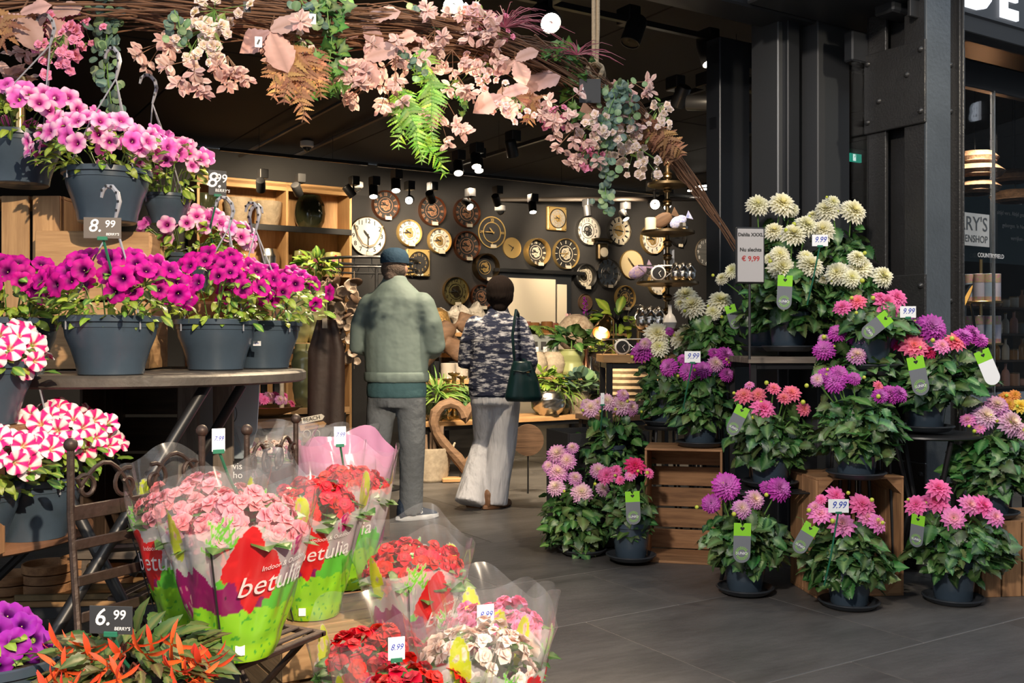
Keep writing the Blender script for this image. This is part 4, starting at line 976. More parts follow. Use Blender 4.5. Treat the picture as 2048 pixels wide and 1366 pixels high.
Dh('lilac dahlia at floor, leftmost of the right stall', 1165, 1106, 5.42, (1070, 995, 1220, 1120), [(1115, 909, 20, 'l'), (1115, 946, 20, 'l'), (1134, 922, 17, 'l'), (1112, 975, 17, 'x'), (1163, 986, 21, 'x'), (1145, 896, 12, 'l'), (1150, 957, 14, 'l'), (1097, 933, 12, 'l'), (1196, 942, 16, 'l'), (1205, 978, 14, 'x')], 140, seed=9)
Dh('pink dahlia at floor between lilac dahlia and left crate', 1262, 1118, 5.2, (1205, 965, 1310, 1090), [(1213, 951, 18, 'k'), (1270, 931, 20, 'r'), (1260, 952, 11, 'p'), (1233, 941, 12, 'k'), (1298, 946, 11, 'k'), (1240, 960, 10, 'k')], 110, seed=10)
Dh('coral pink dahlia on the black slatted stand', 1540, 972, 4.72, (1450, 830, 1625, 950), [(1488, 791, 19, 'c'), (1516, 790, 15, 'c'), (1527, 817, 24, 'k'), (1547, 777, 14, 'c'), (1499, 770, 10, 'p'), (1583, 786, 18, 'c'), (1568, 796, 14, 'c'), (1608, 818, 15, 'c')], 130, seed=11)
Dh('purple dahlia at floor in front of left crate', 1490, 1184, 4.58, (1400, 1025, 1580, 1160), [(1452, 972, 27, 'm'), (1422, 1007, 18, 'm'), (1483, 1018, 18, 'l'), (1508, 1000, 20, 'l'), (1558, 978, 23, 'm'), (1533, 976, 14, 'm'), (1440, 980, 12, 'l')], 140, seed=12)
Dh('pink dahlia at floor in front of the right crate', 1698, 1212, 4.36, (1595, 1060, 1785, 1190), [(1640, 1028, 22, 'p'), (1684, 1049, 25, 'p'), (1672, 992, 20, 'k'), (1724, 1010, 25, 'k'), (1736, 1037, 21, 'p'), (1755, 1047, 20, 'p'), (1631, 1015, 16, 'p'), (1642, 999, 11, 'k')], 150, lsz=.1, seed=13)
Dh('pink dahlia at floor, rightmost of the front row', 1906, 1203, 4.44, (1815, 1045, 2020, 1165), [(1877, 977, 24, 'k'), (1832, 1010, 22, 'k'), (1872, 1003, 24, 'k'), (1907, 1037, 23, 'p'), (1939, 1010, 22, 'p'), (1966, 1012, 25, 'k'), (1990, 1034, 19, 'p'), (1850, 1000, 12, 'k')], 150, lsz=.1, seed=14)
Dh('magenta dahlia on top of the right open crate', 1712, 955, 4.47, (1620, 785, 1810, 935), [(1669, 763, 22, 'm'), (1652, 751, 16, 'm'), (1678, 748, 18, 'm'), (1708, 757, 13, 'm'), (1634, 760, 12, 'l'), (1760, 792, 15, 'm'), (1780, 789, 19, 'm'), (1797, 788, 17, 'm'), (1757, 772, 11, 'c')], 150, lsz=.1, seed=15)
Dh('lilac and magenta dahlia in the middle of right stall', 1700, 830, 4.75, (1625, 685, 1800, 800), [(1648, 700, 20, 'm'), (1714, 712, 18, 'l'), (1732, 678, 18, 'l'), (1674, 666, 17, 'm'), (1705, 672, 15, 'm'), (1775, 680, 17, 'm'), (1648, 679, 11, 'l'), (1690, 660, 10, 'l')], 120, seed=16)
Dh('hot pink dahlia below the cream ones by steel column', 1740, 740, 4.7, (1670, 615, 1835, 690), [(1774, 609, 28, 'k'), (1794, 595, 20, 'k'), (1715, 603, 18, 'c'), (1684, 615, 18, 'k'), (1760, 595, 15, 'k')], 90, seed=17)
Dh('pink and magenta dahlia on the round black table', 1850, 862, 4.7, (1775, 700, 1985, 840), [(1827, 692, 26, 'c'), (1834, 668, 22, 'c'), (1863, 655, 27, 'm'), (1834, 652, 18, 'm'), (1884, 692, 17, 'p'), (1909, 684, 22, 'c'), (1858, 704, 14, 'r'), (1926, 674, 18, 'm'), (1943, 666, 16, 'm'), (1960, 681, 15, 'm'), (1797, 690, 13, 'r')], 150, lsz=.1, seed=18)
Dh('white and pink dahlia on the crate at right edge', 1978, 1032, 4.62, (1890, 870, 2070, 1010), [(1969, 834, 23, 'x'), (1993, 812, 21, 'l'), (2018, 846, 26, 'x'), (1935, 840, 15, 'p'), (2046, 864, 18, 'x'), (1960, 855, 12, 'p')], 140, lsz=.1, seed=19)
Dh('orange and yellow dahlia at right edge behind pink ones', 2035, 930, 5.2, (1985, 800, 2090, 900), [(2012, 794, 14, 'o'), (2018, 809, 13, 'o'), (2041, 812, 17, 'y'), (2030, 790, 12, 'o')], 60, seed=20)
# supports hidden behind plants
for (px, py, d, lb) in ((1545, 704, 5.6, 'a'), (1680, 700, 5.1, 'b'), (1715, 704, 4.9, 'c'), (1418, 760, 5.6, 'd'), (1330, 850, 5.75, 'e'), (1700, 830, 4.75, 'f'), (1740, 740, 4.7, 'g'), (2035, 930, 5.2, 'h')):
    p = at(px, py, d)
    if lb in 'abc': continue
    t = thing('plant_stool', {'b': 'dark stool under the rear right cream dahlia', 'c': 'dark stool under cream dahlia near column', 'd': 'dark stool under cream dahlia by sign pole', 'e': 'dark stool under drooping cream and lilac dahlia', 'f': 'dark stool under middle lilac dahlia', 'g': 'dark stool under the upper hot pink dahlia', 'h': 'dark stool under orange dahlia'}[lb], 'stool', (p.x, p.y, 0))
    ob('seat', MB().lathe([(.001, p.z-.022), (.12, p.z-.022), (.125, p.z-.015), (.125, p.z-.002), (.001, p.z-.001)], 24).mesh('seat', m_black), t)
    for a in (0.8, 2.4, 3.9, 5.5): tubeob('leg', [(.08*math.cos(a), .08*math.sin(a), p.z-.02), (.12*math.cos(a), .12*math.sin(a), 0)], .008, m_black, t, 6)
# ---------------------------------------------------------------- hanging twig arch and its artificial foliage
GV = 3.42
def gp(px, py, dv=0): return pl(px, py, GV+dv)
path = [gp(-120, 20, .3), gp(60, 5, .3), gp(250, 5, .2), gp(450, 22), gp(650, 45), gp(850, 62), gp(1000, 92), gp(1130, 142), gp(1230, 205), gp(1310, 270), gp(1370, 345), gp(1425, 425), gp(1478, 505)]
def sample(P, t):
    x = t*(len(P)-1); i = min(int(x), len(P)-2); f = x-i
    p0, p1, p2, p3 = P[max(0, i-1)], P[i], P[i+1], P[min(len(P)-1, i+2)]
    return .5*((2*p1)+(p2-p0)*f+(2*p0-5*p1+4*p2-p3)*f*f+(3*p1-p0-3*p2+p3)*f**3)
arch = thing('twig_arch', 'long arched bundle of brown twigs hung over the shop entrance', 'twig bundle', path[-1])
ao = Vector(arch.location); rr_ = random.Random(3)
m_twig = mat('brown_twig', (.2, .1, .055), .8, rand=.3, noi=(8, .5))
for i in range(210):
    a, rad = rr_.uniform(0, 2*PI), rr_.uniform(.01, .11); t0 = rr_.uniform(0, .6); t1_ = min(1, t0+rr_.uniform(.25, .5)); tw = rr_.uniform(-5, 5); pts = []
    for k in range(12):
        t = t0+(t1_-t0)*k/11; taper = 1-.75*max(0, (t-.62)/.38); q = a+tw*t; rd = rad*taper*(1+.25*math.sin(k*2.1+i))
        pts.append(sample(path, t)-ao+Vector((0, math.cos(q)*rd, math.sin(q)*rd*.8+rr_.uniform(-.004, .004))))
    r0_ = rr_.uniform(.0022, .005); ob('twig', MB().tube(pts, [r0_*(1-.5*k/11) for k in range(12)], 5).mesh('twig', m_twig), arch)
rp = thing('hanging_rope', 'knotted jute rope holding up the twig arch', 'rope', gp(1190, 150, -.02)); ro = Vector(rp.location)
for dx in (-4, 5): tubeob('strand', [gp(1191+dx, -190, .2)-ro, gp(1191+dx*.9, 60, -.02)-ro, gp(1190+dx*.6, 132, -.03)-ro], .009, m_rope, rp)
kn = [Vector((.034*math.sin(2*q)*(1+.2*math.cos(3*q)), .03*math.cos(3*q), .012+.034*math.cos(2*q)*(1+.25*math.sin(5*q)))) for q in [2*PI*i/60 for i in range(60)]]
ob('knot', MB().tube(kn, .0105, 7, None, True).mesh('knot', m_rope), rp)
bl = thing('black_tag', 'black rectangular card hanging beside the rope knot', 'card', gp(1180, 182, -.1)); ob('card', MB().box((0, 0, 0), (.09, .003, .1), b=.001).mesh('card', m_slate), bl, RZ(ANG-.5))
ob('barcode_label', MB().box((0, 0, 0), (.006, .0005, .03)).mesh('barcode_label', m_white), bl, RZ(ANG-.5) @ T(-.03, -.002, 0))
pinkA, pinkB = (.6, .4, .385), (.7, .53, .5)
m_pinkl = mat('pink_fabric_leaf', attr=True, rough=.7, transl=.3, rand=.18, hue=.012, spec=.2)
ob_ = lambda w: (lambda t: w*math.sin(PI*min(1, t**1.15))**.8+.006 if t < 1 else .004)
PK = [leaf_mesh('leaf', m_pinkl, ob_(.25), c, (.5, .3, .27), .35, .05, 0, 8, .15, s) for s, c in enumerate((pinkA, pinkB))]
BP = [leaf_mesh('leaf', m_pinkl, ob_(.34), c, (.48, .3, .27), .25, .06, .06, 14, .2, s) for s, c in enumerate((pinkA, (.72, .46, .42)))]
EU = []
for s, c in enumerate(((.1, .19, .15), (.16, .27, .12), (.07, .13, .12))):
    EU.append(leaf_mesh('leaf', m_leafp, lambda t: .5*math.sqrt(max(0, 1-(2*t-1)**2))+.01, c, lerp(c, (.4, .5, .3), .3), .15, .06, 0, 7, 0, s))
def ivy_mesh(c, s):
    P = [(0, 0), (.1, .28), (-.12, .5), (.3, .36), (.45, .42), (.55, .26), (1, 0), (.55, -.26), (.45, -.42), (.3, -.36), (-.12, -.5), (.1, -.28)]
    vv = [Vector((.3, 0, .02))]+[Vector((x, y, abs(y)*.2-.15*x*x)) for x, y in P]; n = len(P)
    return MB().add(vv, [(0, 1+(i+1) % n, 1+i) for i in range(n)], None, [(*lerp(c, (.3, .45, .1), .5), 1)]+[(*c, 1)]*n).mesh('leaf', m_leafp, 180)
IV = [ivy_mesh((.03, .14, .03), 0), ivy_mesh((.06, .2, .03), 1), ivy_mesh((.03, .1, .025), 2)]
FE = [leaf_mesh('leaf', m_leafp, lambda t: .13*(1-t)**.7+.004, c, lerp(c, (.3, .4, .1), .3), .3, .1, .3, 12, 0, s) for s, c in enumerate(((.16, .34, .03), (.1, .26, .03)))]
FB = [leaf_mesh('leaf', m_pinkl, lambda t: .17*(1-t)**.7, c, lerp(c, (.4, .25, .12), .4), .3, .1, .35, 12, 0, s) for s, c in enumerate(((.33, .17, .1), (.26, .12, .08), (.4, .23, .1)))]
def blo(c0, c1, s):
    b = MB(); r = random.Random(s)
    for k, (n, L, e) in enumerate(((5, 1, .35), (5, .75, .8), (4, .5, 1.2))):
        for i in range(n): petal_add(b, L*r.uniform(.9, 1.1), .36*L, e, 2*PI*(i+.5*k)/n, .02, .05*k, c0, c1, .3, 3, .8)
    return b.mesh('blossom', m_petal, 180)
BL = {'p': [blo((.9, .6, .3), (.74, .5, .7), s) for s in (1, 2)], 'h': [blo((.85, .35, .4), (.78, .28, .56), s) for s in (1, 2)], 'c': [blo((.85, .7, .35), (.8, .66, .76), s) for s in (1, 2)]}
SPG = 'artificial sprays on the twig arch'
def spray(kind, label, px, py, s=1, col='p', n=None, to=None, dv=None):
    r = random.Random(int(px*13+py*7)); dvv = (r.uniform(-.14, .02)+(.3 if px < 330 else 0)) if dv is None else dv
    p0 = gp(px, py, dvv); cat = {'pl': 'pink leaves', 'bp': 'pink leaves', 'bl': 'blossom', 'eu': 'eucalyptus', 'iv': 'ivy', 'fg': 'fern', 'fb': 'fern', 'gr': 'grass'}[kind]
    nm = {'pl': 'pink_leaf_spray', 'bp': 'large_pink_leaf', 'bl': 'blossom_spray', 'eu': 'eucalyptus_strand', 'iv': 'ivy_strand', 'fg': 'fern_frond', 'fb': 'brown_fern_frond', 'gr': 'red_grass_tuft'}[kind]
    t = thing(nm, label, cat, p0, group=SPG); mst = m_twig
    if kind == 'pl':
        for k in range(n or 6):
            dr = Vector((r.uniform(-1, 1), r.uniform(-.7, .2), r.uniform(-1.2, .3))).normalized(); c = dr*.07*s*r.uniform(.4, 1.3); e = c+dr*.06*s
            tubeob('stem', [(0, 0, 0), c, e], .0016, mst, t, 4)
            for i in range(8):
                a = i*2*PI/8+r.uniform(-.2, .2); w = dr.orthogonal().normalized(); w2 = dr.cross(w)
                o = (w*math.cos(a)+w2*math.sin(a))*.9+dr*r.uniform(.1, .7); ob('leaf', r.choice(PK), t, frame(c.lerp(e, r.uniform(.3, 1)), o, Vector((r.uniform(-.4, .4), -1, .35)), r.uniform(.036, .056)*s))
    elif kind == 'bp':
        for a in (-.9, .35, 1.8) if n is None else [r.uniform(-2.5, 2.5) for _ in range(n)]:
            o = Vector((math.sin(a), r.uniform(-.3, .1), -math.cos(a)+.25)); ob('leaf', r.choice(BP), t, frame((0, 0, 0), o, Vector((r.uniform(-.4, .4), -1, .5)), r.uniform(.11, .15)*s))
        tubeob('stem', [(0, .06, .07), (0, 0, 0)], .003, mst, t, 5)
    elif kind == 'bl':
        for i in range(int((n or 14)*1.7)):
            q = Vector((r.gauss(0, .05), r.gauss(-.02, .03), r.gauss(-.02, .045)))*s; tubeob('stem', [(0, .03, .05), q*.5+Vector((0, 0, .02)), q], .0012, m_stem, t, 4)
            ob('blossom', r.choice(BL[col]), t, zframe(q, (r.uniform(-.6, .6), -1, r.uniform(-.5, .6)), r.uniform(.016, .024)*s, r.random()*6))
        for i in range(4): ob('leaf', r.choice(GL), t, frame((r.uniform(-.05, .05), 0, r.uniform(-.05, .05)), (r.uniform(-1, 1), -.3, r.uniform(-1, 1)), (0, -1, .2), .045*s))
    elif kind in ('eu', 'iv', 'fg', 'fb'):
        e = gp(to[0], to[1], dvv)-p0; L = e.length
        side = Vector((0, -.1 if kind != 'fb' else -.05, .05))*L
        pts = [Vector((0, 0, 0)).lerp(e, k/8)+side*4*(k/8)*(1-k/8)+Vector((r.uniform(-.01, .01), 0, 0)) for k in range(9)]
        tubeob('stem', pts, .002, mst if kind == 'fb' else m_stem, t, 5)
        def on(q): x = q*8; i = min(7, int(x)); return pts[i].lerp(pts[i+1], x-i), (pts[i+1]-pts[i]).normalized()
        if kind in ('fg', 'fb'):
            N_ = n or int(L/.0135); Ms = FE if kind == 'fg' else FB
            for i in range(N_):
                q = i/N_; p, tg = on(q); w = Vector((0, 1, 0)).cross(tg).normalized()
                for sg_ in (-1, 1):
                    o = w*sg_+tg*.45+Vector((0, r.uniform(-.25, .15), 0)); ob('leaf', r.choice(Ms), t, frame(p, o, Vector((r.uniform(-.2, .2), -1, .2)), s*.062*(1-.75*abs(q-.25)**1.2*1.2)))
        else:
            N_ = n or int(L/.0065)
            for i in range(N_):
                p, tg = on(r.random()); p = p+Vector((r.gauss(0, .022), r.gauss(0, .015), 0))*s; o = Vector((r.uniform(-1, 1), r.uniform(-.6, .3), r.uniform(-1, .4)))
                ob('leaf', r.choice(EU if kind == 'eu' else IV), t, frame(p, o, Vector((r.uniform(-.6, .6), -1, r.uniform(-.2, .6))), (r.uniform(.024, .036) if kind == 'eu' else r.uniform(.035, .055))*s))
    else:
        for i in range(n or 60):
            a = r.uniform(-1.3, 1.3); L = r.uniform(.12, .3)*s; d0 = Vector((math.sin(a), r.uniform(-.4, .2), math.cos(a)*.8)); P = [d0*L*q+Vector((0, 0, -.5*L*q*q)) for q in (0, .35, .7, 1)]
            ob('blade', MB().tube(P, [.0022, .0022, .0016, .0005], 4).mesh('blade', mat('red_blade', (.2, .03, .06), .5, rand=.4)), t)
SP = spray
where = 'on the twig arch'
for i, (px, py, lb) in enumerate(((325, 85, 'pale pink leaf spray left of the first blossom cluster'), (392, 118, 'pale pink leaf spray under the first blossom cluster'), (455, 112, 'pale pink leaf spray beside the big trifoliate leaf'), (590, 70, 'pale pink leaf spray behind the brown fern tops'), (700, 125, 'glowing pink leaf spray right of dark ivy strand'), (735, 165, 'glowing pink leaf spray hanging low right of ivy'), (790, 120, 'glowing pink leaf spray in the brightest spot'), (775, 175, 'glowing pink leaf spray just above the long green fern'), (830, 95, 'pink leaf spray upper right of brightest spot'), (870, 60, 'pink leaf spray near top between eucalyptus and blossom'), (905, 100, 'pink leaf spray at centre right, upper of two'), (915, 150, 'pink leaf spray at centre right, middle of hanging tail'), (895, 205, 'pink leaf spray at centre right, lower hanging tail'), (885, 250, 'pink leaf spray at the lowest tip beside green fern'), (945, 35, 'pink leaf spray under blossom at top edge'), (960, 95, 'pink leaf spray on twigs left of red grass'), (1115, 215, 'pink leaf spray below the gold fern'), (1150, 255, 'pink leaf spray below the ivy right of centre'), (1180, 290, 'pink leaf spray lowest at right above hot pink blossom'), (1265, 165, 'pink leaf spray sticking up at right shoulder'), (1255, 215, 'pink leaf spray on right shoulder of arch'), (85, 65, 'pink leaf spray at the far left top'))):
    SP('pl', lb, px, py, .86, n=7 if i not in (11, 12, 13) else 5)
for (px, py, s, lb) in ((540, 62, 1.15, 'large trifoliate pink leaf left of centre top'), (733, 42, .95, 'large pink leaf above the bright spot'), (728, 118, 1.05, 'large backlit pink leaf beside the red ribbon'), (1047, 178, 1.1, 'large pink leaf at right above the gold fern'), (1005, 190, .9, 'large curled pink leaf hanging left of gold fern'), (1212, 205, 1.1, 'large pink leaf beside black card'), (40, 28, .95, 'large pink leaf at the top left corner'), (100, 30, .85, 'large pink leaf near the left hanger hooks'), (1030, 120, .8, 'large pink leaf lying on twigs left of ivy'), (790, 85, .8, 'large shaded pink leaf right of bright spot')):
    SP('bp', lb, px, py, s)
for (px, py, s, c, n, lb) in ((425, 45, 1, 'c', 18, 'white pink blossom cluster left of trifoliate leaf'), (400, 85, .9, 'c', 12, 'white pink blossom cluster hanging lower left'), (135, 55, 1.1, 'h', 16, 'pink blossom cluster at upper left'), (120, 95, .9, 'h', 10, 'pink blossom cluster behind the hanger hook'), (165, 70, .7, 'h', 8, 'small hot pink blossom cluster by eucalyptus'), (950, 30, 1, 'p', 14, 'pink blossom cluster at top centre'), (965, 135, .9, 'p', 14, 'pink blossom cluster on twigs above big leaf'), (985, 55, .7, 'h', 8, 'pink blossom cluster left of red grass'), (1200, 255, .9, 'c', 14, 'white pink blossom cluster below the black card'), (1245, 275, 1, 'c', 16, 'white pink blossom cluster on right shoulder'), (1270, 310, .9, 'c', 12, 'white pink blossom cluster lowest at right'), (1320, 225, .8, 'c', 9, 'white blossom sprig reaching right'), (1178, 305, .8, 'h', 12, 'hot pink blossom cluster left of eucalyptus tail'), (1098, 225, .8, 'h', 12, 'hot pink blossom cluster right of gold fern'), (1030, 215, .7, 'p', 9, 'pink blossom cluster left of gold fern'), (600, 105, .8, 'c', 10, 'blossom cluster behind brown fern')):
    SP('bl', lb, px, py, s, c, n)
for (px, py, tx, ty, s, lb) in ((222, -10, 226, 245, 1.1, 'long eucalyptus strand hanging at left'), (235, 20, 205, 170, 1, 'shorter eucalyptus strand beside the long left one'), (1215, 170, 1212, 425, 1, 'long eucalyptus strand hanging at right'), (1235, 165, 1195, 330, 1, 'eucalyptus strand in the right shoulder cluster'), (1255, 160, 1265, 250, 1, 'eucalyptus sprig on top of right shoulder'), (600, 0, 640, 50, 1, 'dark eucalyptus sprig above the brown fern'), (830, 10, 860, 60, 1, 'eucalyptus sprig at top centre'), (350, 20, 370, 90, 1, 'dark eucalyptus sprig left of blossom'), (810, 100, 830, 150, .9, 'eucalyptus sprig inside the bright spot')):
    SP('eu', lb, px, py, s, to=(tx, ty))
for (px, py, tx, ty, s, lb) in ((660, -10, 668, 185, 1.1, 'dark ivy strand hanging left of centre'), (660, 180, 580, 195, .8, 'pale green ivy tip pointing left'), (1130, 85, 1150, 235, 1.1, 'dark ivy strand left of the rope'), (1150, 120, 1085, 110, .9, 'ivy top spreading left of the rope'), (905, 165, 930, 225, .7, 'bright ivy tip right of the hanging pink tail')):
    SP('iv', lb, px, py, s, to=(tx, ty))
for (px, py, tx, ty, s, lb) in ((808, 180, 800, 300, 1.2, 'green fern frond, leftmost of the hanging ones'), (815, 200, 845, 330, 1.1, 'green fern frond hanging in the middle'), (860, 150, 862, 285, 1.2, 'green fern frond hanging at right'), (835, 260, 893, 355, 1.1, 'green fern frond curving to lowest tip'), (850, 100, 850, 190, 1, 'green fern frond above the others')):
    SP('fg', lb, px, py, s, to=(tx, ty))
for (px, py, tx, ty, s, lb) in ((565, 95, 545, 200, 1.2, 'brown fern frond, left one under trifoliate leaf'), (590, 95, 570, 210, 1.2, 'brown fern frond hanging in the middle left'), (610, 110, 607, 245, 1.2, 'brown fern frond with the longest tip'), (625, 100, 640, 200, 1.1, 'brown fern frond next to the ivy'), (12, 30, 8, 95, 1.3, 'orange brown fern frond at top left corner'), (60, 40, 62, 75, 1.2, 'orange brown fern frond near the left hooks'), (1065, 190, 1052, 250, 1.2, 'gold fern frond hanging below the big leaf'), (1290, 240, 1345, 330, 1.3, 'brown fern frond draped along the right twigs'), (1325, 265, 1368, 315, 1.2, 'brown fern frond end at right twigs'), (1290, 260, 1272, 310, 1, 'brown fern frond hanging at right shoulder')):
    SP('fb', lb, px, py, s, to=(tx, ty))
SP('gr', 'red ornamental grass tuft above the twigs right of centre', 1010, 55, 1, n=70); SP('gr', 'red ornamental grass tuft behind the ivy and rope', 1155, 110, .8, n=30)
for (px, py, s, lb) in ((494, 14, 1, 'dark product tag hanging from twigs at left'), (517, 84, 1, 'white barcode tag near the trifoliate leaf'), (625, 38, .9, 'white barcode tag by the dark eucalyptus')):
    t = thing('product_tag', lb, 'tag', gp(px, py, -.16)); ob('card', MB().box((0, 0, 0), (.024, .001, .036), b=.0004).mesh('card', m_slate if px == 494 else m_white), t, RZ(.2)); ob('label', MB().box((0, -.001, 0), (.006, .0005, .018)).mesh('label', m_white if px == 494 else m_slate), t, RZ(.2) @ RY(.4))
# ---------------------------------------------------------------- people
def ring_loft(b, rings):   # rings: (centre, rx, ry, axis_dir or None)
    n = 20; vv = []
    for i, (c, rx, ry, ax) in enumerate(rings):
        c = Vector(c)
        if ax is None: X_, Y_ = Vector((1, 0, 0)), Vector((0, 1, 0))
        else:
            z = Vector(ax).normalized(); X_ = Vector((1, 0, 0))-z*z.x; X_ = X_.normalized() if X_.length > .1 else Vector((0, 0, 1)); Y_ = z.cross(X_)
        vv += [c+X_*rx*math.cos(2*PI*k/n)+Y_*ry*math.sin(2*PI*k/n) for k in range(n)]
    L = len(rings); ff = [(i*n+k, i*n+(k+1) % n, (i+1)*n+(k+1) % n, (i+1)*n+k) for i in range(L-1) for k in range(n)]
    ff += [tuple(range(n))[::-1], tuple((L-1)*n+k for k in range(n))]; b.add(vv, ff)
def limb(b, pts, end=True):   # pts: (pos, r) or (pos, rx, ry)
    P = [Vector(p[0]) for p in pts]; R_ = []
    for i, p in enumerate(pts):
        a = P[max(0, i-1)]; c = P[min(len(P)-1, i+1)]; R_.append((P[i], p[1], p[2] if len(p) > 2 else p[1], c-a))
    ring_loft(b, R_)
    for i in ((0, -1) if end else (0,)): b.ball(P[i], (pts[i][1]*.95,)*3, 12)
def fuse(name, b, m, voxel, parent, smooth=4, X=None):
    me = b.mesh(name, m, 180); o = bpy.data.objects.new('tmp', me); COL.objects.link(o)
    md = o.modifiers.new('r', 'REMESH'); md.mode = 'VOXEL'; md.voxel_size = voxel; md.use_smooth_shade = True
    s = o.modifiers.new('s', 'SMOOTH'); s.iterations = smooth; s.factor = .5
    dg = bpy.context.evaluated_depsgraph_get(); m2 = bpy.data.meshes.new_from_object(o.evaluated_get(dg)); bpy.data.objects.remove(o)
    m2.name = name; m2.materials.clear(); m2.materials.append(m); m2.polygons.foreach_set('use_smooth', [True]*len(m2.polygons))
    return ob(name, m2, parent, X) if parent is not None else m2
def hand(b, w, d, s=1):   # wrist position, pointing direction
    d = Vector(d).normalized(); w = Vector(w); sd = d.cross(Vector((0, 0, 1))).normalized(); up = sd.cross(d)
    limb(b, [(w, .024*s, .02*s), (w+d*.05*s, .036*s, .016*s), (w+d*.095*s, .036*s, .014*s)])
    for i, (o, L) in enumerate(((-.028, .068), (-.01, .078), (.01, .073), (.028, .058))):
        p = w+d*.09*s+sd*o*s; limb(b, [(p, .009*s), (p+d*L*.5*s-up*.006*s, .0085*s), (p+d*L*.85*s-up*.03*s, .008*s), (p+d*L*.8*s-up*.05*s, .0065*s)])
    p = w+d*.03*s-sd*.03*s; limb(b, [(p, .011*s), (p+d*.03*s-sd*.022*s-up*.01*s, .01*s), (p+d*.06*s-sd*.026*s-up*.025*s, .008*s)])
def head(b, c, s=1):
    c = Vector(c)   # face towards +y
    b.ball(c+Vector((0, -.01, .03))*s, (.076*s, .095*s, .098*s), 20); limb(b, [(c+Vector((0, .03, -.02))*s, .062*s), (c+Vector((0, .045, -.085))*s, .04*s)])
    limb(b, [(c+Vector((0, .08, .03))*s, .01*s), (c+Vector((0, .107, -.012))*s, .013*s)]); b.ball(c+Vector((0, .082, -.05))*s, (.025*s, .012*s, .01*s), 10)
    for sx in (-1, 1): b.ball(c+Vector((sx*.08, -.005, .005))*s, (.01*s, .02*s, .032*s), 10)
    limb(b, [(c+Vector((0, -.02, -.04))*s, .052*s), (c+Vector((0, -.03, -.15))*s, .056*s)])
m_skin = mat('skin', (.5, .29, .21), .55, noi=(12, .12)); m_eye = mat('eye', (.04, .03, .03), .2)
def eyes(parent, c, s=1):
    for sx in (-1, 1): ob('eye', MB().ball((0, 0, 0), .011*s, 10).mesh('eye', m_eye), parent, Vector(c)+Vector((sx*.03, .078, .018))*s)
# man in sage jacket
mp_ = at(793, 683, 6.4); mx0 = (mp_.x, mp_.y, 0)
b = MB(); hc = Vector((-.03, .05, 1.62)); head(b, hc)
limb(b, [((0, .0, .95), .13, .1), ((0, 0, 1.2), .12, .09), ((0, 0, 1.42), .15, .09), ((-.02, .02, 1.5), .06)])
for sx, kn_, ft in ((-1, (-.12, -.02, .5), (-.16, -.24, .1)), (1, (.1, .02, .5), (.055, .11, .1))): limb(b, [((sx*.09, 0, .92), .07), (kn_, .05), (ft, .04)])
for sx in (-1, 1):
    limb(b, [((sx*.17, 0, 1.4), .05), ((sx*.25, .0, 1.14), .04), ((sx*.12, .24, 1.12), .032)]); hand(b, (sx*.12, .24, 1.12), (-sx*.6, .8, .05))
man = ob('person', fuse('person', b, m_skin, .0085, None, 3)); man.matrix_basis = T(*mx0) @ RZ(-.28); man['label'] = 'person in sage jacket, grey trousers and blue cap seen from behind'; man['category'] = 'person'
m_sage = mat('sage_fabric', (.22, .29, .265), .7, noi=(3, .1), bump=(2.6, .7, .06)); m_teal = mat('teal_knit', (.06, .14, .16), .85, bump=(8, .5, .03))
m_trs = mat('grey_denim', (.16, .18, .2), .85, bump=(6, .7, .05), noi=(60, .15))
b = MB(); ring_loft(b, [((0, 0, .9), .19, .135, None), ((0, 0, .94), .2, .14, None), ((0, 0, .97), .212, .15, None), ((0, 0, 1.15), .218, .15, None), ((0, 0, 1.34), .222, .145, None), ((0, 0, 1.43), .2, .125, None), ((-.01, .01, 1.5), .135, .1, None), ((-.02, .02, 1.56), .075, .08, None), ((-.022, .022, 1.585), .078, .082, None)])
for sx in (-1, 1): limb(b, [((sx*.175, 0, 1.4), .082), ((sx*.24, -.01, 1.26), .075), ((sx*.265, .0, 1.13), .068), ((sx*.2, .13, 1.1), .058), ((sx*.13, .225, 1.12), .046)])
fuse('jacket', b, m_sage, .013, man, 5)
b = MB(); ring_loft(b, [((0, 0, .8), .2, .14, None), ((0, 0, .86), .203, .143, None), ((0, 0, .93), .19, .13, None)]); fuse('jumper', b, m_teal, .013, man, 3)
b = MB(); b.ring(.0, .0, 0, 0, 3); b = MB(); ring_loft(b, [((0, 0, .9), .212, .15, None), ((0, 0, .915), .219, .156, None), ((0, 0, .955), .219, .156, None), ((0, 0, .97), .212, .15, None)]); fuse('waistband', b, m_sage, .012, man, 2)
b = MB(); ring_loft(b, [((0, 0, .93), .17, .12, None), ((0, 0, .82), .19, .13, None), ((0, 0, .74), .185, .13, None)])
limb(b, [((-.1, 0, .8), .098), ((-.12, -.02, .5), .082), ((-.15, -.16, .25), .078), ((-.165, -.235, .05), .075)], False); limb(b, [((.1, 0, .8), .098), ((.1, .02, .5), .085), ((.075, .07, .25), .078), ((.06, .1, .05), .077)], False)
fuse('trousers', b, m_trs, .013, man, 4)
m_navy = mat('navy_knit', (.015, .03, .06), .7, bump=(80, .5)); m_sole = mat('pale_sole', (.6, .62, .64), .6)
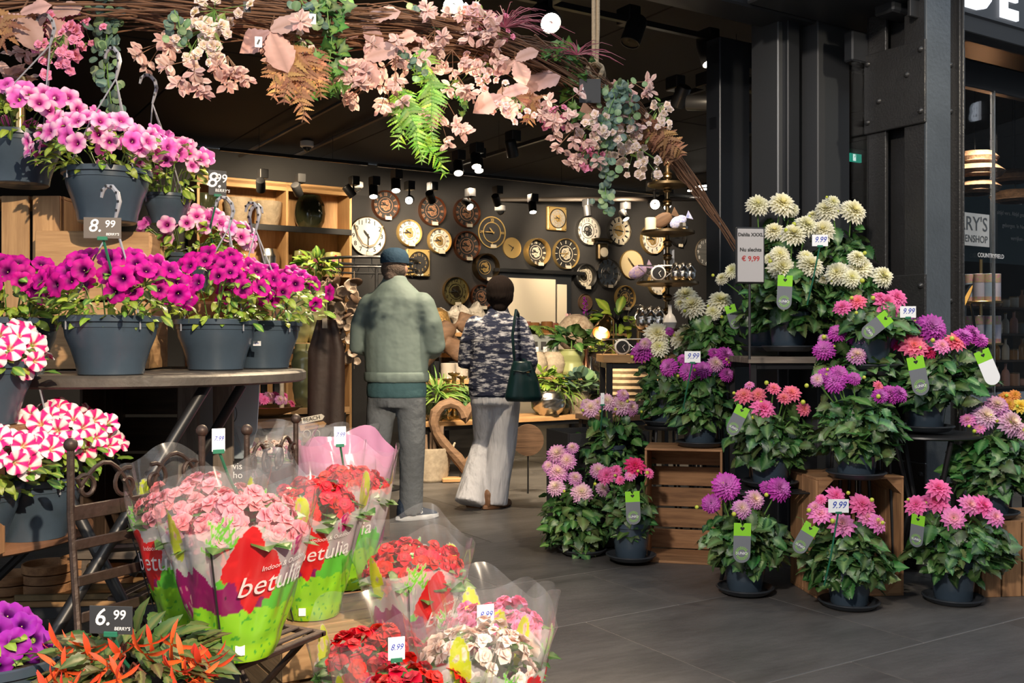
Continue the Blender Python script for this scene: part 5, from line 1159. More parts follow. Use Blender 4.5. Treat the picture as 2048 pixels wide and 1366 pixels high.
def shoe(x, y, z, rz, parent, m, ms, L=.29, w=.05):
    X = T(x, y, z) @ RZ(rz); b = MB(); ring_loft(b, [((0, -.09, .05), .038, .045, (0, 1, 0)), ((0, -.03, .06), .042, .055, (0, 1, 0)), ((0, .06, .045), .045, .04, (0, 1, 0)), ((0, .14, .03), .042, .028, (0, 1, 0)), ((0, .185, .024), .025, .016, (0, 1, 0))]); limb(b, [((0, -.05, .05), .045), ((0, -.05, .11), .046)])
    o = fuse('shoe', b, m, .008, parent, 3, X)
    so = []
    for i in range(24):
        a = 2*PI*i/24; q = math.sin(a); so.append(((.045+.008*(q > 0))*math.cos(a), .045+.15*q))
    s_ = MB(); n = 24; s_.add([Vector((p[0]*k, .045+(p[1]-.045)*k, z_)) for z_, k in ((0, .94), (.008, 1.04), (.028, 1.02), (.032, .95)) for p in so], [(j*n+i, j*n+(i+1) % n, (j+1)*n+(i+1) % n, (j+1)*n+i) for j in range(3) for i in range(n)]+[tuple(range(n))[::-1], tuple(3*n+i for i in range(n))])
    ob('sole', s_.mesh('sole', ms), o)
    return o
sho = shoe(.06, .1, .0, -.75, man, m_navy, m_sole); ob('logo', text('S', .05, m_chalk, .001), sho, T(.052, .05, .06) @ RZ(PI/2))
shoe(-.165, -.25, .0, -.25, man, m_navy, m_sole)
b = MB(); b.ball(hc+Vector((0, -.012, .055)), (.087, .106, .09), 20); bmc = b.mesh('x', m_skin)
cap = MB(); cap.lathe([(.09, 0), (.092, .02), (.088, .055), (.07, .085), (.035, .1), (.0001, .103)], 24, T(hc+Vector((0, -.008, .045))) @ SCL(1, 1.17, 1))
ob('cap', cap.mesh('cap', mat('navy_cap', (.02, .06, .11), .85, bump=(60, .4))), man)
vz = [(.085*math.cos(a), .07+.1*math.sin(a)) for a in [PI*i/12 for i in range(13)]]
vm = MB().add([Vector((x, y, .05-.12*(y-.07)**1.0*.6+zz))+hc for zz in (0, .006) for x, y in vz], [tuple(range(13))[::-1], tuple(range(13, 26))]+[(i, (i+1) % 13, (i+1) % 13+13, i+13) for i in range(13)]); ob('cap_visor', vm.mesh('cap_visor', MATS['navy_cap']), man)
b = MB(); b.ball(hc+Vector((0, -.03, .005)), (.082, .085, .075), 16); limb(b, [(hc+Vector((0, -.07, -.04)), .05), (hc+Vector((0, -.06, -.07)), .045)])
fuse('hair', b, mat('grey_brown_hair', (.14, .1, .08), .9, bump=(90, .8)), .008, man, 2); eyes(man, hc)
# woman in patterned blouse
wp = at(990, 683, 6.95); b = MB(); hc = Vector((.035, .03, 1.49)); head(b, hc, .92)
limb(b, [((0, 0, .88), .12, .09), ((0, 0, 1.1), .1, .08), ((.01, 0, 1.3), .12, .08), ((.02, .01, 1.37), .045)])
for sx, kn_, ft in ((1, (.04, .02, .47), (-.01, -.02, .09)), (-1, (-.085, .08, .46), (-.16, -.07, .12))): limb(b, [((sx*.08, 0, .85), .065), (kn_, .045), (ft, .035)])
limb(b, [((-.15, 0, 1.28), .04), ((-.2, .02, 1.03), .034), ((-.1, .2, 1.0), .027)]); hand(b, (-.1, .2, 1.0), (.5, .85, .1), .88)
limb(b, [((.17, 0, 1.28), .04), ((.23, .0, 1.03), .034), ((.2, .16, .9), .027)]); hand(b, (.2, .16, .9), (-.1, .8, -.5), .88)
wom = ob('person', fuse('person', b, m_skin, .008, None, 3)); wom.matrix_basis = T(wp.x, wp.y, 0) @ RZ(-.15); wom['label'] = 'person in navy and white patterned blouse and white trousers, shoulder bag'; wom['category'] = 'person'
m_blouse = mat('ikat_blouse', (.55, .56, .62), .85, noi=(13, .5), col2=(.012, .018, .05), stretch=(1, 1, 3.2), bump=(6, .4, .04)); 
for nd in m_blouse.node_tree.nodes:
    if nd.type == 'MAP_RANGE': nd.inputs[1].default_value = .38; nd.inputs[2].default_value = .5
b = MB(); ring_loft(b, [((0, 0, .77), .185, .135, None), ((0, 0, .85), .19, .135, None), ((0, 0, 1.02), .17, .125, None), ((0, 0, 1.18), .175, .12, None), ((.01, 0, 1.29), .16, .1, None), ((.02, .01, 1.35), .085, .075, None), ((.025, .015, 1.41), .06, .06, None)])
limb(b, [((-.14, 0, 1.28), .068), ((-.19, .02, 1.15), .066), ((-.215, .02, 1.02), .064), ((-.11, .18, 1.0), .052)]); limb(b, [((.16, 0, 1.28), .068), ((.215, 0, 1.15), .066), ((.24, 0, 1.02), .064), ((.205, .13, .92), .052)])
fuse('blouse', b, m_blouse, .012, wom, 4)
m_linen = mat('white_linen', (.62, .63, .68), .85, bump=(5, 1, .06), stretch=(1.6, 1.6, .35))
b = MB(); ring_loft(b, [((0, 0, .95), .15, .11, None), ((0, 0, .82), .18, .13, None), ((0, 0, .72), .175, .13, None)])
limb(b, [((.08, 0, .74), .1), ((.05, .02, .45), .1), ((.01, 0, .2), .098), ((-.01, -.01, .03), .1)], False); limb(b, [((-.075, 0, .74), .095), ((-.085, .09, .46), .085), ((-.13, -.0, .26), .09), ((-.165, -.1, .04), .105)], False)
fuse('trousers', b, m_linen, .012, wom, 3)
m_sand = mat('tan_leather', (.2, .1, .05), .5); shoe(-.01, -.02, 0, -.5, wom, m_sand, m_sand)
s2_ = shoe(0, 0, 0, 0, wom, m_sand, m_sand); s2_.matrix_basis = T(-.16, -.09, .06) @ RZ(-.2) @ RX(-.8)
b = MB(); b.ball(hc+Vector((0, -.02, .035)), (.1, .11, .1), 20); limb(b, [(hc+Vector((0, -.035, 0)), .1, .085), (hc+Vector((0, -.04, -.05)), .092, .07), (hc+Vector((0, -.045, -.085)), .06, .05)])
fuse('hair', b, mat('dark_brown_hair', (.012, .008, .007), .9, bump=(40, .6, .01), stretch=(2, 2, .4), spec=.12), .009, wom, 3); eyes(wom, hc, .92)
bag = thing('shoulder_bag', 'dark green leather shoulder bag hanging at person in patterned blouse', 'bag', at(1047, 803, 6.75)); m_bag = mat('green_leather', (.004, .024, .026), .3, noi=(4, .3))
b = MB(); ring_loft(b, [((0, 0, 0), .115, .06, None), ((0, 0, .03), .13, .07, None), ((0, 0, .14), .105, .06, None), ((-.01, 0, .24), .075, .045, None), ((-.01, 0, .275), .062, .035, None)]); fuse('body', b, m_bag, .01, bag, 2)
tubeob('strap', [(-.06, 0, .26), (-.075, -.03, .45), (-.05, .0, .62), (-.035, .14, .6), (-.02, .2, .3), (.03, .0, .26)], .01, m_bag, bag); tubeob('drawstring', [(-.07, -.045, .21), (0, -.055, .2), (.05, -.04, .215)], .005, m_bag, bag)
ob('clasp', MB().box((.03, -.055, .2), (.02, .006, .008)).mesh('clasp', m_brass), bag)
# ---------------------------------------------------------------- oak wall cabinet
VC = DW-.42; XC = lambda u, z, v=VC: XS @ T(u, v, z)
def wz(px, py, v): p = pl(px, py, v); return p.dot(U), p.z
uL, _ = wz(395, 500, VC); uR, zT = wz(703, 376, VC)
cab = thing('oak_cabinet', 'tall oak cabinet with open cubbies left of the clock wall', 'cabinet', X=XS @ T((uL+uR)/2, VC+.2, 0)); cw = uR-uL
zs = [zT-.03, wz(703, 462, VC)[1], wz(703, 553, VC)[1], 1.45, .9, .3]
def cb(c, d, n, m=w_oak): return board(cab, c, d, m, n, None, .003)
cb((0, .19, zT/2), (cw, .015, zT), 'back_panel')
for x in (-cw/2, wz(573, 500, VC)[0]-(uL+uR)/2, cw/2-.02): cb((x+.01, 0, zT/2), (.03, .4, zT), 'divider')
for i, z in enumerate(zs):
    cb((0, 0, z), (cw, .4, .03 if i else .06), 'shelf')
    if i == 1: cb((0, -.205, z-.02), (cw, .012, .07), 'shelf_edge', m_black)
cb((0, -.19, zT-.06), (cw, .02, .08), 'top_valance')
def lt(prof, n=28, mod=None): return MB().lathe(prof, n, None, mod)
def vase(name, label, cat, px, py, v, prof, m, s=1, group=None, mod=None, dd=None, extra=None):
    p = pl(px, py, v) if dd is None else at(px, py, dd); t = thing(name, label, cat, p, ANG, group)
    ob('body', lt([(max(.0005, r*s), z*s) for r, z in prof], 28, mod).mesh('body', m), t)
    rt, zt_ = prof[-1][0]*s, prof[-1][1]*s
    ob('rim', MB().tube([(rt*math.cos(2*PI*i/24), rt*math.sin(2*PI*i/24), zt_) for i in range(24)], max(.003, .03*rt), 6, None, True).mesh('rim', m), t)
    return t
VS = VC+.18
P_tub = [(.001, 0), (.11, 0), (.14, .12), (.155, .27), (.15, .285), (.135, .28), (.12, .1)]
zz1 = zs[1]+.015
def on_shelf(name, label, cat, px, z, prof, m, s, mod=None):
    u = wz(px, 450, VS)[0]; t = thing(name, label, cat, XS @ Vector((u, VS, z)), ANG); ob('body', lt([(max(.0005, r*s), q*s) for r, q in prof], 28, mod).mesh('body', m), t)
    rt, zt_ = prof[-1][0]*s, prof[-1][1]*s; ob('rim', MB().tube([(rt*math.cos(2*PI*i/24), rt*math.sin(2*PI*i/24), zt_) for i in range(24)], .004, 6, None, True).mesh('rim', m), t); return t
on_shelf('stone_planter', 'beige rough stone planter, left one on the oak shelf', 'planter', 476, zz1, P_tub, m_stone, 1.05); on_shelf('stone_planter', 'beige rough stone planter, right one on the oak shelf', 'planter', 537, zz1, P_tub, m_stone, 1.0)
on_shelf('dark_vase', 'large dark green glazed vase on top right oak shelf', 'vase', 620, zz1, [(.001, 0), (.13, 0), (.17, .08), (.185, .18), (.175, .28), (.13, .38), (.12, .4), (.1, .38)], m_darkgl, 1.0)
on_shelf('dark_vase', 'dark woven vase at left end of the oak shelf', 'vase', 408, zz1, P_tub, m_darkgl, 1.1)
zz2 = zs[2]+.015
on_shelf('silver_pot', 'embossed silver pot behind magenta petunias on lower oak shelf', 'pot', 535, zz2, [(.001, 0), (.11, 0), (.14, .1), (.14, .2), (.11, .28), (.1, .28)], m_silver, 1, lambda a, z: 1+.02*math.sin(12*a)*math.sin(z*60))
m_canis = mat('olive_canister', (.4, .4, .16), .3, coat=.4)
for i, px in enumerate((602, 630, 666)):
    t = on_shelf('floral_canister', ['olive canister with painted roses, left of three', 'olive canister with painted roses, middle of three', 'olive canister with painted roses, right of three'][i], 'canister', px, zz2, [(.001, 0), (.085, 0), (.1, .05), (.105, .22), (.095, .27), (.08, .28), (.03, .285)], m_canis, 1)
    for k, (a, z, s, c) in enumerate(((-1.9, .16, .045, 'h'), (-1.3, .1, .04, 'p'), (-1.6, .22, .03, 'r'), (-2.2, .08, .03, 'h'), (-1.1, .19, .03, 'h'))):
        n = Vector((math.cos(a), math.sin(a), 0)); ob('painted_rose', FM[c][k % 2], t, zframe(n*.104+Vector((0, 0, z)), n, 1) @ SCL(s*.8, s*.8, .012))
on_shelf('silver_bowl', 'shiny silver bowl under the olive canisters', 'bowl', 645, zs[3]+.3, [(.001, 0), (.08, 0), (.17, .06), (.19, .13), (.18, .13), (.1, .03)], m_silver, 1)
board(cab, (.4, 0, zs[3]+.285), (cw*.45, .38, .02), w_oak, 'shelf')
# ---------------------------------------------------------------- clocks
def rom(i): return ['XII', 'I', 'II', 'III', 'IV', 'V', 'VI', 'VII', 'VIII', 'IX', 'X', 'XI'][i]
def gear(b, x, z, r, n, y, hole=.55):
    vv = []; N_ = n*4
    for rr, yy in ((r*hole, y), (r, y), (r, y+.004), (r*hole, y+.004)):
        for i in range(N_):
            q = rr*(1.12 if (rr == r and i % 4 < 2) else 1); vv.append(Vector((x+q*math.cos(2*PI*i/N_), yy, z+q*math.sin(2*PI*i/N_))))
    b.add(vv, [(k*N_+i, k*N_+(i+1) % N_, ((k+1) % 4)*N_+(i+1) % N_, ((k+1) % 4)*N_+i) for k in range(4) for i in range(N_)])
    for a in range(3): b.box((x, y+.002, z), (2*r*hole+.01, .003, r*.12), T(x, 0, z) @ RY(a*PI/3) @ T(-x, 0, -z))
def clock(label, px, py, rp, rim, dial, num, nstyle='rom', gears=None, depth=.06, dialr=1, hands=m_blackink, rw=.1, sq=False, ring=False, hm=(10, 9), tagc=True):
    p = pl(px, py, DW); k = p.y/F; r = rp*k; c = thing('wall_clock', label, 'clock', X=XS @ T(p.dot(U), DW-.003, p.z), group='clocks on the dark wall')
    d = depth
    if sq:
        ob('case', MB().box((0, -d/2, 0), (2*r, d, 2.05*r), b=.012).mesh('case', rim), c); ob('bezel', MB().ring(r*.78, r*.86, -d-.012, -d, 40).mesh('bezel', m_bronze), c); R_ = r*.78
        for sx in (-1, 1):
            for sz in (-1, 1): ob('corner_screw', MB().ball((0, 0, 0), r*.05, 8).mesh('corner_screw', m_bronze), c, T(sx*r*.86, -d, sz*r*.88))
    elif not ring:
        ob('case', MB().lathe([(r*(1-rw), -.01), (r, -.004), (r*1.0, d*.5), (r*.97, d*.9), (r*(1-rw*.5), d), (r*(1-rw), d*.8), (r*(1-rw), .002)], 40, RX(PI/2)).mesh('case', rim), c); R_ = r*(1-rw)
    else:
        ob('outer_ring', MB().ring(r*.93, r, -.015, 0, 48).mesh('outer_ring', rim), c); ob('inner_ring', MB().ring(r*.6, r*.65, -.015, 0, 48).mesh('inner_ring', rim), c); R_ = r*.93
    y = -.012 if not sq else -d-.002
    if not ring: ob('dial', MB().lathe([(R_*dialr, 0), (R_*dialr, .004), (.0005, .004)], 40, T(0, y, 0) @ RX(PI/2)).mesh('dial', dial), c)
    y -= .006
    if num is not None:
        for i in range(12):
            if ring and i % 3: continue
            a = 2*PI*i/12; q = R_*.8
            if nstyle == 'rom': me = text(rom(i), R_*.27, num, .0006, bold=R_*.006); Xn = T(q*math.sin(a), y, q*math.cos(a)) @ RY(a) @ SCL(.8, 1, 1.25)
            elif nstyle == 'bar': me = SL.setdefault(('bar', num.name), MB().box((0, 0, 0), (.12, .002, .3)).mesh('numeral', num)); Xn = T(q*math.sin(a), y, q*math.cos(a)) @ RY(a) @ SCL(R_, 1, R_)
            elif nstyle == 'tick': me = SL.setdefault(('tick', num.name), MB().box((0, 0, 0), (.05, .002, .22)).mesh('numeral', num)); Xn = T(q*math.sin(a), y, q*math.cos(a)) @ RY(a) @ SCL(R_, 1, R_)
            else: me = text(str(12 if i == 0 else i), R_*.34, num, .0006, bold=R_*.004); Xn = T(q*math.sin(a), y, q*math.cos(a))
            ob('numeral', me, c, Xn)
    if gears is not None:
        for j, (gx, gz, gr) in enumerate(((-.1, .12, .24), (.17, .05, .18), (-.02, -.2, .2), (-.26, -.08, .13), (.12, .3, .12), (.2, -.2, .12))):
            gb = MB(); gear(gb, gx*R_, gz*R_, gr*R_, 10, y-.004*(j % 3)-.004); ob('gear', gb.mesh('gear', gears), c)
        ob('chapter_ring', MB().ring(R_*.53, R_*.57, y-.004, y, 40).mesh('chapter_ring', gears), c)
    for (a, L, w) in ((2*PI*hm[0]/12, .42, .035), (2*PI*hm[1]/12, .66, .025)):
        ob('hand', MB().prism([(-w*R_, -.12*R_), (w*R_, -.12*R_), (w*R_*1.3, L*R_*.7), (0, L*R_), (-w*R_*1.3, L*R_*.7)], y-.02, y-.017).mesh('hand', hands), c, RY(a))
    if tagc: ob('price_label', MB().box((0, 0, 0), (.09, .002, .045)).mesh('price_label', m_cream), c, T(.02, -d-.003 if not ring else -.02, -r*.86))
    return c
CK = clock
clk = m_copper
CK('copper rimmed black gear clock, leftmost in the top row', 770, 411, 30, clk, m_dialb, m_coppl, 'rom', m_coppl, rw=.1)
CK('copper rimmed black gear clock, middle of the top row', 863, 422, 30, clk, m_dialb, m_coppl, 'rom', m_coppl, rw=.1)
CK('copper rimmed black gear clock, right one in the top row', 932, 426, 30, clk, m_dialb, m_coppl, 'rom', m_coppl, rw=.1)
CK('copper rimmed black gear clock below the top row', 932, 492, 30, clk, m_dialb, m_coppl, 'rom', m_coppl, rw=.1)
CK('large white clock with black arabic numerals and rope', 734, 473, 40, m_bronze, m_dialw, m_blackink, 'ara', None, rw=.05, hm=(10.7, 6), depth=.04)
CK('cream roman clock with exposed gears, left of two', 817, 466, 27, m_gold, m_dialw, m_blackink, 'rom', m_gold, hands=m_dialb)
CK('cream roman clock with exposed gears, right of two', 877, 482, 26, m_gold, m_dialw, m_blackink, 'rom', m_gold)
CK('open gold double ring clock with few roman numerals', 983, 465, 32, m_gold, m_gold, m_gold, 'rom', None, ring=True, hands=m_gold, hm=(10.6, 9))
CK('small plain gold disc clock right of ring clock', 1023, 496, 21, m_gold, m_gold, None, hm=(7, 10), rw=.03, depth=.02, tagc=False)
CK('square gold framed clock with black dial behind the cap', 833, 526, 26, m_gold, m_dialb, m_gold, 'ara', None, sq=True, hands=m_gold)
CK('deep bronze bowl clock with central gears', 968, 535, 28, m_bronze, m_dialb, None, gears=m_gold, depth=.12, rw=.13)
CK('green brass tray clock above the white sculptures', 910, 583, 29, m_brass, mat('olive_dial', (.09, .08, .03), .5, noi=(20, .4)), m_bronze, 'ara', m_bronze, rw=.05, depth=.05)
CK('copper roman clock half hidden beside the dark haired head', 961, 594, 25, clk, m_dialb, m_coppl, 'rom', m_coppl)
CK('square gold clock with many small gears at top right', 1110, 438, 23, m_gold, mat('grey_dial', (.3, .28, .25), .5), m_gold, 'ara', m_gold, sq=True)
CK('black clock with cream roman numerals and white gear centre', 1070, 505, 28, m_gold, m_dialb, m_cream, 'rom', m_cream, depth=.12)
CK('black clock with thin gold rim and sparse ticks', 1130, 508, 31, m_gold, m_dialb, m_cream, 'tick', m_cream, rw=.06, hm=(7.5, 9), hands=m_gold)
CK('silver clock with pale dial and dark hands', 1174, 462, 29, m_silver, m_dialw, m_silver, 'ara', m_silver, rw=.08, hm=(6.2, 8.7))
CK('cream clock with dashed black ring', 1236, 462, 29, m_silver, m_cream, m_blackink, 'bar', m_gold, rw=.08, hm=(3.3, 9.2))
CK('white clock with golden gear centre behind tiered stand', 1303, 479, 30, m_gold, m_dialw, m_silver, 'ara', m_gold, rw=.06)
CK('cream gear clock with thick black rim', 1166, 553, 26, m_black, m_cream, m_blackink, 'ara', m_bronze, rw=.2, depth=.1)
CK('silver and black roman gear clock in the lower row', 1214, 547, 30, m_silver, m_silver, m_blackink, 'bar', m_silver, rw=.07)
CK('plain pale gold disc clock with crossed hands', 1262, 529, 29, m_gold, mat('pale_gold_dial', (.72, .58, .34), .5), None, hands=m_bronze, hm=(4.6, 10.6), rw=.03, depth=.03, tagc=False)
CK('gold roman gear clock beside the glass globe lamp', 1248, 596, 25, m_gold, m_dialb, m_gold, 'rom', m_gold, rw=.1)
CK('brown wooden disc clock behind purple flower', 1169, 605, 17, w_drift, w_drift, None, hm=(12, 12), rw=.05, depth=.03, tagc=False)
CK('white clock peeping out under the middle tier plate', 1312, 567, 23, m_gold, m_dialw, m_blackink, 'rom', None)
CK('dark clock behind the upper tier plate', 1354, 476, 18, m_black, m_dialb, m_bronze, 'rom', None)
CK('round grey plank clock with white numerals at right', 1411, 505, 28, w_grey, mat('grey_plank_dial', (.2, .2, .2), .7, noi=(4, .5), stretch=(.4, 4, 9)), m_chalk, 'ara', None, rw=.02, depth=.03, hm=(12, 6), tagc=False)
ph = thing('telephone_clock', 'small bronze telephone shaped wall clock', 'clock', X=XS @ T(*wz(1200, 500, DW)[:1], DW-.05, wz(1200, 500, DW)[1]))
ob('body', MB().box((0, 0, -.03), (.18, .09, .24), b=.02).mesh('body', m_bronze), ph); ob('handset', MB().tube([(-.16, 0, .12), (-.1, 0, .15), (.1, 0, .15), (.16, 0, .12)], [.035, .02, .02, .035], 10).mesh('handset', m_bronze), ph); ob('dial', MB().lathe([(.07, 0), (.07, .01), (.0005, .012)], 24, T(0, -.045, -.04) @ RX(PI/2)).mesh('dial', m_cream), ph)
ropec = thing('clock_rope', 'rope loop hanging across the large white numeral clock', 'rope', X=XS @ T(*wz(734, 473, DW)[:1], DW-.06, wz(734, 473, DW)[1]))
ob('strand', MB().tube([(-.19, 0, .14), (-.15, 0, 0), (-.08, 0, -.1), (0, 0, -.13), (.08, 0, -.1), (.15, 0, 0), (.19, 0, .14)], .008, 6).mesh('strand', m_rope), ropec)
# ---------------------------------------------------------------- merchandise inside the shop
MS = 1.14      # the centre display stands deeper in the shop
def onT(px, z, v):
    if px >= 840 and 6.3 <= v <= 8: v += 1.0
    p = pl(px, 683, v); return Vector((p.x, p.y, z))
def table(label, px0, px1, v, dep, z, m=w_oak, rz=ANG, th=.04, name='display_table', n=3):
    a, b_ = onT(px0, 0, v), onT(px1, 0, v); L = (b_-a).dot(U); c = (a+b_)/2+V*dep/2
    if rz == 0: a = at(px0, 0, v); b_ = at(px1, 0, v); L = b_.x-a.x; c = (a+b_)/2+Vector((0, dep/2, 0))
    t = thing(name, label, 'table', (c.x, c.y, 0), rz)
    for i in range(n): board(t, (0, -dep/2+dep*(i+.5)/n, z-th/2), (L, dep/n-.004, th), m, 'plank')
    for sx in (-1, 1):
        for sy in (-1, 1): board(t, (sx*(L/2-.04), sy*(dep/2-.04), (z-th)/2), (.04, .04, z-th), m_black, 'leg')
        board(t, (sx*(L/2-.04), 0, z-th-.02), (.03, dep-.08, .035), m_black, 'rail')
    board(t, (0, -dep/2+.04, z-th-.02), (L-.08, .03, .035), m_black, 'rail')
    return t
table('lowest oak display table in the middle of shop', 852, 1205, 6.36, .47, .49)
table('second step oak display table behind the lowest', 862, 1235, 6.85, .42, .815)
table('third step oak display table with egg lamp', 880, 1240, 7.3, .4, 1.05)
table('top step oak display shelf with bottles and palm', 890, 1260, 7.75, .4, 1.25)
table('high oak table with black steel legs under tiered plate stand', 1207, 1425, 6.3, .55, 1.075, rz=0, th=.05)
table('dark display table left of the shop aisle', 505, 640, 5.6, .5, .7, w_drift)
table('wooden shelf table for draped green vases', 560, 700, 6.3, .4, .72, w_oak)
table('higher wooden shelf for rear draped vases', 545, 690, 6.75, .35, 1.15, w_oak)
def lathe_thing(name, label, cat, px, z, v, prof, m, s=1, mod=None, n=24, rim=True, parts=()):
    t = thing(name, label, cat, onT(px, z, v), ANG); s *= MS if px >= 840 else 1
    ob('body', MB().lathe([(max(.0005, r*s), q*s) for r, q in prof], n, None, mod).mesh('body', m), t)
    rt, zt_ = prof[-1][0]*s, prof[-1][1]*s
    if rim and rt > .004: ob('rim', MB().tube([(rt*math.cos(2*PI*i/20), rt*math.sin(2*PI*i/20), zt_) for i in range(20)], max(.002, rt*.06), 5, None, True).mesh('rim', m), t)
    for nm, me, X in parts: ob(nm, me, t, X)
    return t
LTT = lathe_thing
P_stick = [(.001, 0), (.055, 0), (.055, .01), (.02, .025), (.015, .05), (.03, .07), (.03, .09), (.012, .11), (.012, .15), (.032, .17), (.032, .19), (.012, .21), (.014, .25), (.035, .262), (.035, .27), (.015, .272)]
P_pine = [(.001, 0), (.05, 0), (.075, .04), (.085, .09), (.075, .14), (.05, .17)]
P_round = [(.001, 0), (.06, 0), (.1, .05), (.105, .1), (.085, .14), (.075, .15), (.06, .14)]
P_bot = [(.001, 0), (.035, 0), (.037, .01), (.037, .12), (.03, .145), (.013, .165), (.013, .21), (.015, .212)]
P_cyl = [(.001, 0), (.05, 0), (.05, .11), (.045, .112)]
P_vot = [(.001, 0), (.035, 0), (.045, .03), (.042, .08), (.038, .08)]
def foliage(t, c, r, n, Ms, L, seed=1, up=.3, squash=1):
    rr = random.Random(seed)
    for i in range(n):
        u = dirv(rr, -.3, 1); p = Vector(c)+Vector((u.x*r*.5, u.y*r*.5, u.z*r*.4*squash)); ob('leaf', rr.choice(Ms), t, frame(p, (u.x, u.y, u.z*.6+up*rr.uniform(-.5, 1)), (rr.uniform(-.5, .5), rr.uniform(-.8, .1), .8), L*rr.uniform(.7, 1.25)))
def potplant(label, px, z, v, prof, m, s, fr, n, Ms, L, seed, up=.3, mod=None):
    t = LTT('potted_plant', label, 'plant', px, z, v, prof, m, s, mod); q = MS if px >= 840 else 1; zt_ = prof[-1][1]*s*q; fr *= q; L *= q
    foliage(t, (0, 0, zt_+fr*.35), fr, n, Ms, L, seed, up); tubeob('stem', [(0, 0, zt_*.6), (0, 0, zt_+fr*.4)], .006, m_stem, t); return t
GR = [leaf_mesh('leaf', m_leafp, lambda t: .05*(1-t)**.5, c, c, .7, .1, 0, 7, 0, s) for s, c in enumerate(((.12, .24, .04), (.2, .32, .06)))]
z1, z2, z3, z4 = .49, .815, 1.05, 1.25
potplant('spiky green grass in dark bowl on the lowest table', 872, z1, 6.5, P_round, m_darkgl, .9, .16, 110, GR, .17, 1, .7)
for i, (px, s) in enumerate(((895, 1.15), (908, 1.3), (924, 1.2))): LTT('brass_candlestick', ['turned brass candlestick, left of three', 'turned brass candlestick, tallest of three', 'turned brass candlestick, right of three with tag'][i], 'candlestick', px, z1, 6.46+.05*i, P_stick, m_brass, s)
potplant('leafy plant in glossy green pot on the lowest table', 946, z1, 6.5, P_round, m_greeng, .85, .12, 40, DL, .09, 2)
LTT('woven_vase', 'round silver woven vase on the lowest table', 'vase', 1098, z1, 6.5, P_round, m_silver, 1.3, lambda a, z: 1+.03*math.sin(18*a+z*90))
rs = thing('ring_stand', 'gold ring on a slim dark stand', 'ornament', onT(1104, z1, 6.42)); ob('base', MB().lathe([(.001, 0), (.07, 0), (.05, .015), (.01, .03), (.008, .17)], 20).mesh('base', m_bronze), rs); ob('ring', MB().ring(.022, .034, -.005, .005, 28).mesh('ring', m_brass), rs, T(0, 0, .2))
potplant('fern like trailing plant beside the gold ring stand', 1088, z1, 6.65, P_round, m_greeng, 1.0, .26, 90, DP, .1, 4, .1)
potplant('feathery trailing plant in front of the ribbed pot', 1122, z1, 6.55, P_round, m_darkgl, .8, .2, 130, GR, .15, 5, -.6)
potplant('round leaf succulent in pale stone planter', 1158, z1, 6.5, P_cyl, m_stone, 1.6, .17, 40, EU, .09, 6, .3)
potplant('broad leaf plant with dark pot right of the step tables', 1196, z1, 6.6, P_round, m_darkgl, 1, .2, 45, EU, .09, 7, .3)
for i, px in enumerate((1070, 1106)):
    t = LTT('pineapple_vase', ['cream pineapple vase, left of two', 'cream pineapple vase, right of two'][i], 'vase', px, z2, 7.0, P_pine, m_wick, 1.25, lambda a, z: 1+.05*math.sin(14*a)*math.sin(z*160))
    for k in range(9): a = k*2*PI/9; ob('crown_leaf', GR[0], t, frame((.04*math.cos(a), .04*math.sin(a), .2), (math.cos(a)*.5, math.sin(a)*.5, 1), (math.cos(a), math.sin(a), 0), .07))
potplant('glossy plant in ribbed celadon pot on second step', 1143, z2, 6.95, [(.001, 0), (.08, 0), (.1, .04), (.085, .11), (.1, .16), (.095, .2)], mat('celadon', (.3, .33, .14), .3, coat=.4), 1.15, .2, 40, DL, .14, 8, .5, lambda a, z: 1+.05*math.sin(12*a))
for i, (px, h) in enumerate(((1163, 1.5), (1172, 1.8), (1181, 1.3))): LTT('cone_candlestick', ['slim silver cone candlestick, left of three', 'slim copper cone candlestick, tallest of three', 'slim silver cone candlestick, right of three'][i], 'candlestick', px, z2, 6.92, [(.001, 0), (.025, 0), (.02, .01), (.008, .1), (.014, .13), (.012, .13)], m_copper if i == 1 else m_silver, h)
LTT('dark_vase', 'dark glossy vase behind the cone candlesticks', 'vase', 1198, z2, 7.0, P_round, mat('black_glaze', (.02, .015, .012), .15, coat=.5), 1.4)
for i, px in enumerate((896, 922)):
    t = LTT('starfish_canister', ['grey canister with white starfish, left of two', 'grey canister with white starfish, right of two'][i], 'canister', px, z2, 6.95, P_cyl, mat('grey_canister', (.3, .27, .23), .7), 1.15); sf = MB()
    for k in range(5): sf.prism([(-.008, 0), (.008, 0), (0, .04)], -.004, 0, RY(k*2*PI/5))
    ob('starfish', sf.mesh('starfish', m_ceram), t, T(0, -.056, .06))
LTT('glass_cylinder', 'tall clear glass cylinder vase by the sage jacket', 'vase', 868, z2, 6.95, [(.001, 0), (.06, 0), (.06, .3), (.056, .3)], m_glass, 1)
for i, px in enumerate((1065, 1082, 1100)):
    t = thing('desk_clock', ['grey arch shaped desk clock, left of three', 'grey arch shaped desk clock, middle of three', 'grey arch shaped desk clock, right of three'][i], 'clock', onT(px, z3, 7.38), ANG-.4); t.scale = (MS,)*3
    o_ = [(-.07, 0), (.07, 0)]+[(.07*math.cos(a), .09+.07*math.sin(a)) for a in [PI*k/12 for k in range(13)]]; ob('case', MB().prism(o_[::-1], -.03, .03).mesh('case', mat('grey_resin', (.2, .22, .22), .5)), t)
    ob('face', MB().box((0, -.032, .06), (.08, .006, .07)).mesh('face', m_blackm), t); ob('price_label', MB().box((.03, -.036, .02), (.035, .002, .06)).mesh('price_label', m_white), t)
